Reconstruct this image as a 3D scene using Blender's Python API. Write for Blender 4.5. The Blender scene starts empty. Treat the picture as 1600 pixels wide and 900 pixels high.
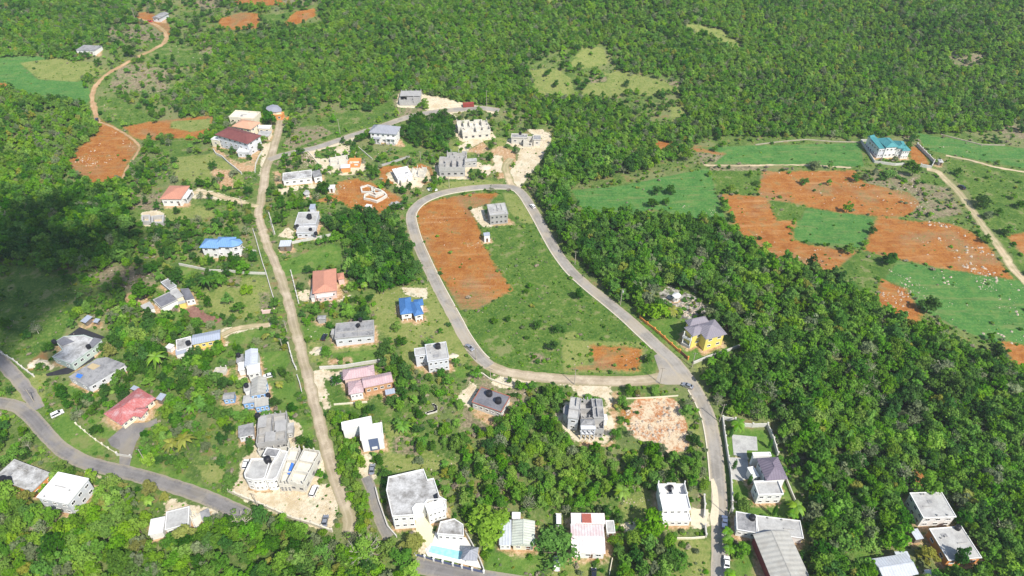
import bpy, bmesh, math, random
import numpy as np
from mathutils import Vector, Matrix, noise as mnoise
PI = math.pi
R = math.radians
random.seed(7)
rng = np.random.default_rng(7)
scene = bpy.context.scene
COL = scene.collection

# ------------------------------------------------------------------ camera and ground shape
CAMH, PITCH, FOC = 200.0, R(40), 1067.0
SUN_AZ = (0.62, -0.785)          # horizontal direction towards the sun
SUN_EL = R(49)
cp, sp = math.cos(PITCH), math.sin(PITCH)

def softplus(t, k):
    return k * np.logaddexp(0.0, t / k)

def hgt(x, y):
    """height of the ground at x, y (metres)"""
    x = np.asarray(x, float); y = np.asarray(y, float)
    h = 1.6 * np.sin(x / 63.0 + 1.0) * np.sin(y / 71.0) + 0.9 * np.sin(x / 37.0 - y / 49.0)
    side = 1.0 / (1.0 + np.exp(-(x + 120) / 70.0))
    rise = softplus(y - 440, 22)
    rise = 420 * (1 - np.exp(-rise / 420))
    h = h + (0.10 + 0.11 * side) * rise
    w = 1.0 / (1.0 + np.exp(-(y - 470) / 18.0))
    h = h + w * (.45 + .55 * side) * (8.0 * np.sin(x / 58.0 + 0.6) * np.sin(y / 45.0 + x / 140.0) + 4.0 * np.sin(x / 25.0 + y / 31.0) * np.sin(x / 47.0 - y / 60.0))
    # wooded rise east of the loop
    h = h + 7.0 * np.exp(-(((x - 115) / 60.0) ** 2 + ((y - 215) / 45.0) ** 2) ** 1.5)
    return h

def H1(x, y):
    return float(hgt(x, y))

def pixdir(u, v):
    a, b = (u - 800.0), (450.0 - v)
    return (a, FOC * cp + b * sp, -FOC * sp + b * cp)

TT = np.concatenate([np.arange(120, 900, 4.0), np.arange(900, 3500, 25.0)])
def at(u, v, dh=0.0):
    """point of the ground (raised by dh) that the photograph shows at u, v"""
    d = pixdir(u, v)
    t = TT
    n = math.sqrt(d[0] ** 2 + d[1] ** 2 + d[2] ** 2)
    X, Y, Z = d[0] / n * t, d[1] / n * t, CAMH + d[2] / n * t
    below = Z < hgt(X, Y) + dh
    i = int(np.argmax(below))
    if not below[i]: i = len(TT) - 1
    lo, hi = TT[i - 1], TT[i]
    for _ in range(14):
        m = (lo + hi) / 2
        if CAMH + d[2] / n * m < H1(d[0] / n * m, d[1] / n * m) + dh: hi = m
        else: lo = m
    x, y = d[0] / n * hi, d[1] / n * hi
    return (x, y, H1(x, y) + dh)

def atz(u, v, z):
    d = pixdir(u, v)
    t = (z - CAMH) / d[2]
    return (d[0] * t, d[1] * t)

def proj(x, y, z):
    dx, dy, dz = x, y, z - CAMH
    f = dy * cp - dz * sp
    up = dy * sp + dz * cp
    return 800 + FOC * dx / f, 450 - FOC * up / f, f

CROP = {'P': (0, 0, 1), 'A1': (0, 0, 3), 'A2': (400, 0, 3), 'A3': (800, 0, 3), 'A4': (1200, 0, 3),
        'B1': (0, 300, 3), 'B2': (400, 300, 3), 'B3': (800, 300, 3), 'B4': (1200, 300, 3),
        'C1': (0, 600, 3), 'C2': (400, 600, 3), 'C3': (800, 600, 3), 'C4': (1200, 600, 3),
        'X1': (1100, 640, 3.46), 'X2': (1000, 430, 5.295), 'X3': (980, 740, 5.622), 'X4': (580, 720, 5),
        'X5': (350, 640, 4.5), 'X6': (1340, 200, 9), 'X7': (330, 150, 7.5), 'X8': (860, 590, 6.667),
        'S1': (330, 500, 4.5), 'S2': (460, 540, 5), 'S3': (640, 520, 5.627), 'S4': (420, 180, 5.627),
        'S5': (600, 130, 5.293), 'S6': (420, 310, 5), 'S7': (0, 480, 4.5), 'S8': (200, 360, 4.5)}

def px(key, *c):
    ox, oy, s = CROP[key]
    return [(ox + c[i] / s, oy + c[i + 1] / s) for i in range(0, len(c), 2)]

def gpts(pts):
    return [at(u, v)[:2] for u, v in pts]

# ------------------------------------------------------------------ materials
def nd(nt, t, **k):
    n = nt.nodes.new(t)
    for a, b in k.items():
        if a.startswith('i_'):
            n.inputs[a[2:].replace('_', ' ')].default_value = b
        else:
            setattr(n, a, b)
    return n

def lk(nt, a, b):
    nt.links.new(a, b)

def c4(c):
    return (c[0], c[1], c[2], 1.0)

def new_mat(name, rough=0.8):
    m = bpy.data.materials.new(name)
    m.use_nodes = True
    nt = m.node_tree
    b = nt.nodes['Principled BSDF']
    b.inputs['Roughness'].default_value = rough
    b.inputs['Specular IOR Level'].default_value = 0.3
    return m, nt, b

def noise_node(nt, scale, detail=3, rough=0.6, coord=None, w=None):
    n = nd(nt, 'ShaderNodeTexNoise')
    n.inputs['Scale'].default_value = scale
    n.inputs['Detail'].default_value = detail
    n.inputs['Roughness'].default_value = rough
    if coord is not None:
        lk(nt, coord, n.inputs['Vector'])
    return n.outputs['Fac']

def mixc(nt, fac, a, b):
    m = nd(nt, 'ShaderNodeMix', data_type='RGBA')
    for sock, v in ((m.inputs[0], fac), (m.inputs[6], a), (m.inputs[7], b)):
        if hasattr(v, 'default_value') or hasattr(v, 'links'):
            lk(nt, v, sock)
        elif isinstance(v, (tuple, list)):
            sock.default_value = c4(v)
        else:
            sock.default_value = v
    return m.outputs[2]

def mr(nt, v, a, b, c=0.0, d=1.0, smooth=True):
    m = nd(nt, 'ShaderNodeMapRange')
    if smooth:
        m.interpolation_type = 'SMOOTHSTEP'
    lk(nt, v, m.inputs[0])
    m.inputs[1].default_value = a
    m.inputs[2].default_value = b
    m.inputs[3].default_value = c
    m.inputs[4].default_value = d
    return m.outputs[0]

def mth(nt, op, a, b=None):
    m = nd(nt, 'ShaderNodeMath', operation=op)
    for i, v in enumerate((a, b)):
        if v is None:
            continue
        if hasattr(v, 'links'):
            lk(nt, v, m.inputs[i])
        else:
            m.inputs[i].default_value = v
    return m.outputs[0]

MATS = {}
def surf(name, col, rough=0.8, stain=None, amt=0.5, scale=0.35, fine=0.12, metal=0.0, wave=None, bump=0.0):
    """a weathered surface: stains in large soft patches, fine grain, optional ribs"""
    if name in MATS:
        return MATS[name]
    m, nt, b = new_mat(name, rough)
    geo = nd(nt, 'ShaderNodeNewGeometry')
    pos = geo.outputs['Position']
    n1 = noise_node(nt, scale, 5, 0.68, pos)
    n2 = noise_node(nt, scale * 7, 3, 0.6, pos)
    c = c4(col)
    out = mixc(nt, 0.0, col, col)
    if stain is not None:
        f = mr(nt, n1, 0.52 - 0.22 * amt, 0.52 + 0.28 * (1 - amt) + 0.06, 0, min(1, amt + 0.35))
        out = mixc(nt, f, col, stain)
    dk = tuple(v * (1 - 2.2 * fine) for v in col)
    lt = tuple(min(v * (1 + fine), 0.9) for v in col)
    f2 = mr(nt, n2, 0.3, 0.72, 0.0, 0.55)
    if stain is not None:
        n3 = noise_node(nt, scale * 3.1, 5, .75, pos)
        out = mixc(nt, mr(nt, n3, .50, .62, 0, amt), out, tuple(.55 * s_ + .45 * c_ for s_, c_ in zip(stain, col)))
        st2 = tuple(v * (1 - 2.2 * fine) for v in stain)
        out = mixc(nt, mth(nt, 'MULTIPLY', f2, 0.45), out, st2)
    else:
        out = mixc(nt, f2, lt, dk)
    lk(nt, out, b.inputs['Base Color'])
    b.inputs['Metallic'].default_value = metal
    MATS[name] = m
    return m

def rib(name, col, stain=None, amt=0.35, rough=0.45, period=0.9, metal=0.0):
    """painted sheet roofing with raised ribs that run down the slope (object space)"""
    if name in MATS:
        return MATS[name]
    m = surf(name, col, rough + .1, stain, min(.8, amt + .15), 0.4, 0.1, metal)
    nt = m.node_tree
    b = nt.nodes['Principled BSDF']
    uv = nd(nt, 'ShaderNodeAttribute', attribute_name='run')
    s = mth(nt, 'SINE', mth(nt, 'MULTIPLY', uv.outputs['Fac'], 2 * PI / period))
    bp = nd(nt, 'ShaderNodeBump')
    bp.inputs['Strength'].default_value = 0.6
    bp.inputs['Distance'].default_value = 0.06
    lk(nt, s, bp.inputs['Height'])
    lk(nt, bp.outputs[0], b.inputs['Normal'])
    return m

WHITE = surf('white_paint', (.78, .77, .74), .6, (.62, .60, .55), .25, .3, .04)
WHITE2 = surf('greyish_white_paint', (.62, .63, .66), .6, (.5, .5, .5), .3, .3, .05)
CREAM = surf('cream_paint', (.74, .68, .52), .65, (.58, .52, .40), .3, .3, .05)
PINKW = surf('pale_pink_paint', (.72, .52, .46), .65, (.60, .44, .40), .3, .3, .05)
YELLOW = surf('yellow_paint', (.74, .62, .16), .6, (.64, .52, .14), .3, .3, .05)
BLUEW = surf('light_blue_paint', (.22, .42, .74), .6, (.2, .34, .6), .3, .3, .05)
ORANGEW = surf('orange_paint', (.72, .30, .09), .65, (.6, .26, .1), .3, .3, .05)
MINT = surf('pale_green_paint', (.48, .56, .50), .65, (.4, .46, .42), .3, .3, .05)
REDP = surf('red_paint', (.38, .07, .06), .6, (.28, .06, .05), .3, .3, .05)
CONC = surf('grey_concrete', (.40, .39, .37), .9, (.27, .26, .25), .45, .4, .1)
BLOCK = surf('raw_block_wall', (.44, .43, .41), .95, (.33, .32, .30), .4, .6, .1)
PALEC = surf('pale_concrete', (.64, .61, .53), .9, (.48, .45, .39), .4, .4, .08)
ROOFG = surf('weathered_grey_slab', (.34, .335, .33), .92, (.13, .13, .135), .55, .35, .12)
ROOFL = surf('light_slab', (.47, .465, .44), .9, (.27, .26, .25), .5, .3, .1)
ROOFD = surf('dark_slab', (.20, .20, .22), .92, (.10, .10, .11), .5, .3, .12)
ROOFM = surf('white_slab_with_mould', (.55, .545, .53), .9, (.17, .16, .145), .6, .26, .12)
ROOFW = surf('white_slab', (.72, .71, .69), .85, (.46, .44, .41), .35, .35, .06)
LIME = surf('limestone', (.66, .60, .48), .95, (.5, .44, .34), .4, .6, .1)
ASPH = None
GLASS, _nt, _b = new_mat('dark_window_glass', 0.15)
_b.inputs['Base Color'].default_value = (.02, .022, .028, 1)
_b.inputs['Specular IOR Level'].default_value = 0.5
VOID = surf('shaded_opening_lining', (.05, .048, .045), .95)
BLACKP = surf('black_plastic', (.018, .018, .022), .45, None, 0, 1, .05)
STEEL = surf('dark_steel', (.10, .10, .11), .5)
WOOD = surf('grey_timber', (.22, .18, .14), .9, (.13, .11, .09), .4, .8, .1)
RUBBER = surf('tyre_rubber', (.02, .02, .02), .8)
CHROME = surf('wheel_metal', (.45, .45, .46), .35)
LAMPG = surf('lamp_lens', (.7, .7, .68), .2)
LAMPR = surf('red_lens', (.45, .03, .02), .25)

# ------------------------------------------------------------------ mesh helpers
def tag(o, label=None, cat=None, group=None, kind=None):
    if label: o['label'] = label
    if cat: o['category'] = cat
    if group: o['group'] = group
    if kind: o['kind'] = kind
    return o

def empty(name, loc, rz=0.0):
    o = bpy.data.objects.new(name, None)
    o.empty_display_size = 0.5
    COL.objects.link(o)
    o.location = loc
    o.rotation_euler = (0, 0, rz)
    return o

class MB:
    def __init__(self):
        self.v, self.f, self.m, self.run = [], [], [], []
        self.cur = 0
        self.M = None            # optional 2-D placing: (cx, cy, ang)
    def vert(self, x, y, z):
        if self.M:
            cx, cy, a = self.M
            c, s = math.cos(a), math.sin(a)
            x, y = cx + c * x - s * y, cy + s * x + c * y
        self.v.append((x, y, z))
        return len(self.v) - 1
    def face(self, pts, run=None):
        ids = [self.vert(*p) for p in pts]
        self.f.append(ids)
        self.m.append(self.cur)
        self.run.extend(run if run else [0.0] * len(ids))
    def box(self, cx, cy, cz, sx, sy, sz, rot=0.0):
        x, y, z = sx / 2, sy / 2, sz / 2
        c, s = math.cos(rot), math.sin(rot)
        P = []
        for dz in (-z, z):
            for dx, dy in ((-x, -y), (x, -y), (x, y), (-x, y)):
                P.append((cx + c * dx - s * dy, cy + s * dx + c * dy, cz + dz))
        for q in ((3, 2, 1, 0), (4, 5, 6, 7), (0, 1, 5, 4), (1, 2, 6, 5), (2, 3, 7, 6), (3, 0, 4, 7)):
            self.face([P[i] for i in q])
    def prism(self, poly, z0, z1):
        a = sum(poly[i][0] * poly[(i + 1) % len(poly)][1] - poly[(i + 1) % len(poly)][0] * poly[i][1] for i in range(len(poly)))
        if a < 0:
            poly = poly[::-1]
        n = len(poly)
        self.face([(p[0], p[1], z1) for p in poly])
        self.face([(p[0], p[1], z0) for p in poly[::-1]])
        for i in range(n):
            p, q = poly[i], poly[(i + 1) % n]
            self.face([(p[0], p[1], z0), (q[0], q[1], z0), (q[0], q[1], z1), (p[0], p[1], z1)])
    def ring(self, poly, w, z0, z1):
        """a wall of thickness w that runs inside the outline"""
        a = sum(poly[i][0] * poly[(i + 1) % len(poly)][1] - poly[(i + 1) % len(poly)][0] * poly[i][1] for i in range(len(poly)))
        if a < 0:
            poly = poly[::-1]
        inn = inset(poly, w)
        n = len(poly)
        for i in range(n):
            j = (i + 1) % n
            p, q, r, s = poly[i], poly[j], inn[j], inn[i]
            self.face([(p[0], p[1], z1), (q[0], q[1], z1), (r[0], r[1], z1), (s[0], s[1], z1)])
            self.face([(p[0], p[1], z0), (q[0], q[1], z0), (q[0], q[1], z1), (p[0], p[1], z1)])
            self.face([(r[0], r[1], z0), (s[0], s[1], z0), (s[0], s[1], z1), (r[0], r[1], z1)])
            self.face([(s[0], s[1], z0), (r[0], r[1], z0), (q[0], q[1], z0), (p[0], p[1], z0)])
    def tube(self, pts, rad, n=8, cap=True):
        rings = []
        for i, p in enumerate(pts):
            a = Vector(pts[max(i - 1, 0)]); b = Vector(pts[min(i + 1, len(pts) - 1)])
            d = (b - a).normalized()
            u = d.cross(Vector((0, 1, 0.01)) if abs(d.z) > .8 else Vector((0, 0, 1))).normalized()
            w = d.cross(u)
            r = rad[i] if isinstance(rad, (list, tuple)) else rad
            rings.append([tuple(Vector(p) + u * (r * math.cos(2 * PI * k / n)) + w * (r * math.sin(2 * PI * k / n))) for k in range(n)])
        for a, b in zip(rings, rings[1:]):
            for k in range(n):
                self.face([a[k], a[(k + 1) % n], b[(k + 1) % n], b[k]])
        if cap:
            self.face(rings[-1]); self.face(rings[0][::-1])
    def lathe(self, prof, n=14, cx=0, cy=0):
        for (r0, z0), (r1, z1) in zip(prof, prof[1:]):
            for k in range(n):
                a, b = 2 * PI * k / n, 2 * PI * (k + 1) / n
                P = [(cx + r0 * math.cos(a), cy + r0 * math.sin(a), z0), (cx + r0 * math.cos(b), cy + r0 * math.sin(b), z0),
                     (cx + r1 * math.cos(b), cy + r1 * math.sin(b), z1), (cx + r1 * math.cos(a), cy + r1 * math.sin(a), z1)]
                if r0 < 1e-5: P = [P[0], P[2], P[3]]
                elif r1 < 1e-5: P = P[:3]
                self.face(P)
    def build(self, name, mats, parent=None, smooth=False, loc=None):
        me = bpy.data.meshes.new(name)
        me.from_pydata(self.v, [], self.f)
        if not isinstance(mats, (list, tuple)):
            mats = [mats]
        for m in mats:
            me.materials.append(m)
        if len(mats) > 1:
            me.polygons.foreach_set('material_index', self.m)
        if any(self.run):
            at_ = me.attributes.new('run', 'FLOAT', 'CORNER')
            at_.data.foreach_set('value', self.run)
        if smooth:
            me.polygons.foreach_set('use_smooth', [True] * len(me.polygons))
        me.update()
        o = bpy.data.objects.new(name, me)
        COL.objects.link(o)
        if parent is not None:
            o.parent = parent
        if loc is not None:
            o.location = loc
        return o

def inset(poly, w):
    n = len(poly)
    out = []
    for i in range(n):
        p0, p1, p2 = Vector(poly[i - 1]), Vector(poly[i]), Vector(poly[(i + 1) % n])
        e1, e2 = (p1 - p0).normalized(), (p2 - p1).normalized()
        n1, n2 = Vector((-e1.y, e1.x)), Vector((-e2.y, e2.x))
        b = n1 + n2
        k = w / max(0.35, (1 + n1.dot(n2)))
        out.append((p1.x + b.x * k, p1.y + b.y * k))
    return out

def copy_tree(o, parent=None):
    c = o.copy()
    COL.objects.link(c)
    c.parent = parent
    for ch in o.children:
        copy_tree(ch, c)
    return c

FOOT = []          # footprints (world polygons) that keep trees away
PLACES = []        # (x, y, phrase) for describing what stands near
# ------------------------------------------------------------------ the land: one sheet, with what grows or lies on it
def g(key, *c):
    return px(key, *c)

LAND = [  # painted in order; each entry: class, outline in photo pixels
 # top left farms
 ('crop', g('P', -80,95, 60,88, 100,98, 130,112, 142,150, 132,168, 80,158, -80,122)),
 ('dry', g('P', 30,98, 90,90, 150,98, 165,112, 120,128, 60,124)),
 ('soil', g('P', -80,128, 8,130, 22,141, -80,146)),
 ('scrub', g('P', 175,38, 205,36, 215,62, 190,70, 160,58)),
 ('soil', g('A1', 630,60, 700,55, 770,90, 820,150, 780,170, 720,120, 640,105)),
 ('scrub', g('A1', 560,120, 700,110, 760,160, 700,200, 560,170)),
 ('grass', g('A1', 700,200, 800,195, 950,260, 960,300, 820,320, 680,290)),
 ('scrub', g('A1', 560,310, 640,300, 800,330, 790,420, 700,440, 560,440, 500,420)),
 ('grass', g('A1', 460,450, 560,460, 640,500, 740,560, 560,600, 480,560)),
 ('scrub', g('A1', 940,180, 1000,200, 1020,270, 960,270, 930,230)),
 ('soil', g('P', 340,30, 375,20, 408,21, 402,44, 368,47, 345,42)),
 ('grass', g('P', 408,24, 462,20, 450,42, 412,43)),
 ('soil', g('P', 462,18, 492,13, 494,24, 470,36, 450,42, 440,40)),
 ('soil', g('P', 355,-8, 450,-10, 470,8, 420,9, 375,9)),
 ('scrub', g('P', 300,0, 350,-6, 345,12, 310,14)),
 ('scrub', g('P', 440,0, 490,-6, 490,8, 450,10)),
 ('soil', g('A1', 470,560, 530,590, 600,640, 655,690, 600,760, 570,830, 500,870, 430,885, 380,840, 330,820, 312,770, 370,690, 460,620)),
 ('soil', g('A1', 580,595, 700,570, 900,550, 1010,540, 1000,620, 930,655, 800,650, 680,660, 620,640)),
 ('dry', g('A1', 800,568, 990,556, 990,600, 900,620, 800,600)),
 ('grass', g('A1', 700,660, 860,645, 950,680, 900,740, 800,750)),
 ('dry', g('A1', 800,740, 1000,720, 1120,790, 1150,870, 960,860, 830,840)),
 ('tan', g('A1', 990,790, 1080,800, 1100,880, 1030,890, 1000,850)),
 ('tan', g('X7', 30,570, 110,640, 200,720, 330,790, 470,760, 560,600, 600,640, 530,760, 510,880, 330,880, 150,720, 20,640)),
 ('dry', g('X7', 540,560, 700,560, 690,640, 600,700)),
 ('pale', g('X7', 590,560, 740,540, 700,700, 640,800, 620,900, 560,980, 600,700)),
 ('pale', g('X7', 770,300, 940,300, 850,400, 790,380)),
 ('lawn', g('X7', 560,60, 640,60, 700,270, 560,290)),
 ('lawn', g('X7', 820,110, 900,70, 960,200, 900,260, 850,240)),
 ('grass', g('S4', 100,240, 300,60, 600,0, 800,-60, 1090,-120, 1120,20, 800,120, 500,230, 200,310, 90,300)),
 ('scrub', g('S4', 220,110, 460,90, 560,160, 300,260, 200,300, 110,280)),
 ('scrub', g('P', 612,150, 632,140, 625,165, 660,172, 655,182, 632,188, 622,180)),
 ('pale', g('S5', 310,100, 450,110, 560,140, 740,185, 860,195, 950,230, 940,270, 830,225, 700,225, 560,250, 620,290, 520,240, 340,220)),
 ('scrub', g('S5', 90,90, 140,190, 330,200, 300,250, 100,280)),
 ('scrub', g('S5', 520,260, 640,290, 600,430, 540,400)),
 ('dry', g('S5', 600,440, 900,440, 1020,470, 1000,540, 900,560, 700,600, 560,560)),
 ('pale', g('S5', 620,520, 760,450, 860,500, 760,560, 640,560)),
 ('tan', g('S5', 680,560, 820,480, 880,540, 800,590)),
 ('pale', g('S5', 1180,380, 1300,380, 1400,440, 1360,560, 1250,700, 1130,860, 1000,860, 1020,780, 1090,640, 1120,540, 1330,500)),
 ('tan', g('S5', 880,560, 960,520, 1090,560, 1100,640, 1000,780, 940,800, 900,680)),
 ('pale', g('S5', 900,600, 980,600, 980,740, 920,740)),
 ('pale', g('S5', 780,690, 860,670, 930,700, 860,760, 800,760)),
 ('lawn', g('S5', 150,440, 240,520, 260,570, 150,560)),
 ('pale', g('S4', 340,320, 560,240, 750,180, 740,220, 560,280, 410,320, 550,500, 500,520, 420,440)),
 ('pale', g('S4', 600,270, 740,260, 790,340, 640,350, 570,310)),
 ('scrub', g('S4', 30,420, 200,360, 340,330, 420,420, 300,470, 110,480)),
 ('tan', g('S4', 40,500, 110,490, 130,600, 60,620)),
 ('pale', g('S4', 60,650, 420,600, 520,640, 300,640, 120,700)),
 ('soil', g('S4', 590,590, 780,560, 880,590, 1000,640, 1160,720, 1180,800, 900,880, 760,860, 640,760, 400,760, 560,700)),
 ('soil', g('S5', -60,700, 60,680, 240,700, 300,660, 400,700, 430,790, 330,840, 150,850, 0,830)),
 ('dry', g('S5', 400,870, 540,810, 900,800, 1000,820, 560,870)),
 ('soil', g('A3', 660,660, 790,670, 790,700, 720,720, 680,720)),
 ('soil', g('A3', 840,680, 960,690, 1030,745, 980,760, 920,715, 850,710)),
 ('scrub', g('A3', 860,715, 1000,730, 1160,775, 1180,795, 930,790, 880,760)),
 # hillside openings
 ('dry', g('A3', 60,330, 200,320, 270,360, 300,440, 200,470, 110,430)),
 ('dry', g('A3', 330,220, 430,220, 450,300, 360,320, 250,330)),
 ('dry', g('A3', 400,350, 520,330, 700,380, 790,375, 800,440, 640,450, 560,440, 400,460, 300,440)),
 ('scrub', g('A3', 350,365, 450,355, 440,385, 360,390)),
 ('scrub', g('A3', 720,375, 785,380, 785,410, 740,400)),
 ('dry', g('A3', 740,500, 820,495, 815,560, 750,590)),
 ('dry', g('P', 1065,38, 1095,40, 1130,47, 1165,72, 1150,85, 1120,62, 1075,52)),
 ('dry', g('A3', 140,-10, 240,-10, 230,20, 160,20)),
 ('scrub', g('A4', 815,255, 880,240, 940,250, 1050,262, 1070,285, 1000,300, 960,335, 900,330, 850,300)),
 ('scrub', g('A4', 560,55, 700,70, 700,90, 560,75)),
 ('scrub', g('A4', 1060,600, 1260,560, 1260,650, 1120,650)),
 # right farms
 ('crop', g('A4', -350,690, 50,680, 430,670, 450,780, 400,782, 0,770, -260,770, -200,720)),
 ('crop', g('A4', 690,620, 800,640, 1080,685, 1260,700, 1260,800, 1100,770, 850,725, 740,700)),
 ('grass', g('A4', 830,740, 1100,790, 1260,830, 1300,1100, 1100,1000, 960,920, 840,800)),
 ('grass', g('P', 1520,320, 1600,300, 1700,300, 1700,470, 1600,430, 1560,370)),
 ('soil', g('P', 1572,366, 1620,362, 1640,410, 1598,400)),
 ('crop', g('P', 893,297, 960,292, 1108,262, 1118,300, 1137,352, 1080,342, 1020,326, 960,345, 925,345, 905,320)),
 ('grass', g('P', 1108,264, 1192,266, 1186,304, 1122,302)),
 ('scrub', g('A3', 920,775, 1180,780, 1180,800, 930,800)),
 ('scrub', g('P', 1350,272, 1400,268, 1470,278, 1505,335, 1440,345, 1380,320, 1360,300)),
 ('grass', g('A4', 720,810, 850,850, 830,880, 700,850)),
 ('soil', g('P', 1190,268, 1335,266, 1350,285, 1420,300, 1440,318, 1420,338, 1370,338, 1290,330, 1230,315, 1185,305)),
 ('soil', g('P', 1128,304, 1186,306, 1232,314, 1262,326, 1246,345, 1240,375, 1275,385, 1340,393, 1305,420, 1272,434, 1236,416, 1200,400, 1150,356)),
 ('crop', g('P', 1246,322, 1300,330, 1356,337, 1374,352, 1342,388, 1282,382, 1238,374)),
 ('grass', g('P', 1200,312, 1262,320, 1250,345, 1215,345)),
 ('soil', g('P', 1374,338, 1420,345, 1482,348, 1522,365, 1550,390, 1582,436, 1500,427, 1440,412, 1352,392, 1358,365)),
 ('grass', g('P', 1340,392, 1392,404, 1395,440, 1360,470, 1330,450, 1300,425)),
 ('crop', g('P', 1402,408, 1480,420, 1540,431, 1610,441, 1700,460, 1700,560, 1600,545, 1540,530, 1490,510, 1432,480, 1370,462, 1385,430)),
 ('soil', g('P', 1378,436, 1414,450, 1440,490, 1432,512, 1400,522, 1400,498, 1368,474)),
 ('scrub', g('P', 1350,470, 1398,500, 1400,525, 1370,520)),
 ('soil', g('P', 1566,534, 1640,545, 1640,600, 1590,580)),
 ('soil', g('X6', 700,240, 820,260, 900,330, 1010,480, 1000,520, 860,510, 760,440, 730,350)),
 # inside the loop road
 ('grass', g('P', 652,333, 700,306, 745,297, 800,295, 815,310, 848,362, 900,425, 960,480, 1010,530, 1028,560, 1022,585, 940,590, 850,588, 800,578, 765,562, 735,525, 700,470, 670,400)),
 ('dry', g('P', 785,300, 808,304, 828,330, 838,352, 812,348, 795,330)),
 ('soil', g('B2', 755,90, 800,50, 900,25, 990,10, 1130,5, 1100,50, 1010,90, 1050,170, 1060,230, 1110,330, 1200,460, 1040,548, 960,550, 900,450, 830,330, 770,200)),
 ('pale', g('B2', 1005,85, 1060,65, 1090,130, 1110,160, 1060,165, 1030,130)),
 ('dry', g('B3', 230,690, 600,700, 630,760, 600,850, 240,845)),
 ('soil', g('B3', 370,720, 600,730, 605,790, 590,835, 260,830, 380,810)),
 ('dry', g('B3', 240,660, 300,650, 310,690, 250,690)),
 ('scrub', g('B3', 80,750, 150,760, 150,810, 90,800)),
 # lots on the left of the loop road
 ('dry', g('B2', 520,480, 780,430, 830,440, 870,540, 960,640, 1010,780, 930,830, 880,860, 700,840, 650,700, 560,640)),
 ('pale', g('B2', 680,450, 800,450, 800,500, 700,480)),
 ('lawn', g('B2', 110,330, 360,240, 400,260, 400,340, 250,370, 130,400)),
 ('lawn', g('B2', 420,540, 520,520, 540,590, 340,600, 340,570)),
 ('lawn', g('B2', 210,620, 350,600, 350,690, 230,690)),
 ('dry', g('B2', 240,700, 380,720, 560,700, 640,740, 620,790, 300,820, 250,790)),
 ('lawn', g('S2', 280,60, 660,30, 650,120, 240,160, 300,110)),
 ('tan', g('S2', 270,100, 440,90, 440,140, 260,150)),
 ('pale', g('S1', 690,230, 730,190, 820,195, 810,230, 740,245)),
 ('pale', g('S6', 230,740, 340,700, 400,760, 640,760, 600,800, 420,830, 340,820, 250,800)),
 ('pale', g('S6', 140,230, 200,260, 190,310, 60,300)),
 ('grass', g('S2', 230,250, 330,330, 420,440, 280,450)),
 ('pale', g('S2', 120,200, 200,190, 380,200, 360,310, 300,300, 220,240, 270,430, 285,490, 225,500, 140,270)),
 ('grass', g('S2', 280,460, 600,450, 900,450, 900,620, 680,600, 640,530, 360,590, 320,700)),
 # quarry-like cut and terrace lots
 ('scrub', g('S3', 430,600, 520,370, 640,360, 900,480, 1060,450, 1080,560, 900,780, 700,860, 430,860, 480,700)),
 ('pale', g('S3', 700,420, 850,370, 1000,380, 1130,400, 1100,440, 900,490, 760,470)),
 ('pale', g('S3', 430,560, 540,430, 600,470, 560,600, 520,650, 430,620)),
 ('tan', g('S3', 540,680, 660,720, 820,790, 960,800, 900,850, 700,820, 560,740)),
 ('dry', g('C2', 600,190, 720,180, 780,300, 880,330, 960,380, 900,420, 780,380, 700,420, 600,420, 600,330)),
 ('scrub', g('C2', 640,250, 700,240, 790,270, 770,340, 640,320)),
 ('lawn', g('S3', 380,300, 560,300, 480,400, 400,400)),
 # lots below the loop road
 ('pale', g('X8', 0,40, 500,90, 640,90, 620,200, 500,180, 300,180, 200,90, 0,60)),
 ('tan', g('X8', 560,180, 700,150, 700,260, 690,620, 640,720, 460,740, 320,760, 300,660, 560,640, 600,560, 600,380)),
 ('pale', g('X8', 380,80, 640,95, 620,330, 560,220, 440,200)),
 ('pit', g('X8', 760,330, 900,230, 1200,200, 1340,260, 1400,420, 1450,700, 1420,760, 1200,800, 1130,690, 990,690, 860,620, 760,500)),
 ('soil', g('X8', 750,330, 860,340, 840,430, 740,470)),
 ('dry', g('X8', 1420,430, 1520,480, 1590,620, 1560,760, 1470,690)),
 # valley houses, bottom
 ('lawn', g('C3', -120,740, 110,770, 160,800, 150,900, -120,900)),
 ('dry', g('C3', 180,820, 370,820, 360,920, 170,920)),
 ('tan', g('C3', 430,700, 480,700, 470,820, 430,810)),
 ('dry', g('C3', 520,520, 640,500, 680,560, 650,640, 560,690, 520,640)),
 ('pale', g('C3', 510,650, 570,640, 580,690, 520,690)),
 ('dry', g('C3', 730,740, 900,720, 935,720, 935,960, 700,960, 790,840)),
 ('pale', g('C3', 820,580, 920,590, 920,680, 840,680)),
 ('scrub', g('C3', 850,500, 900,520, 900,590, 840,590)),
 ('lawn', g('X1', 120,100, 335,110, 390,240, 500,560, 440,590, 280,570, 190,540, 150,540, 130,300)),
 ('pale', g('X1', 140,250, 240,240, 240,380, 180,380)),
 ('lawn', g('X1', 170,770, 280,760, 300,900, 170,930)),
 ('lawn', g('X1', 520,760, 560,760, 570,860, 540,860)),
 ('pale', g('C4', 610,415, 740,460, 780,500, 630,500)),
 ('soil', g('C4', 640,400, 730,400, 760,480, 680,480)),
 ('pale', g('C4', 980,780, 1060,830, 1130,960, 1000,960, 1010,860)),
 ('lawn', g('C4', 400,770, 480,760, 480,900, 420,900)),
 # yellow house and rubble
 ('lawn', g('X2', 0,300, 120,380, 250,350, 400,350, 860,560, 440,740, 320,650, 0,400)),
 ('rock', g('X2', 150,150, 260,80, 330,130, 450,170, 580,290, 520,330, 390,360, 310,360, 280,250, 200,250)),
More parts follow.
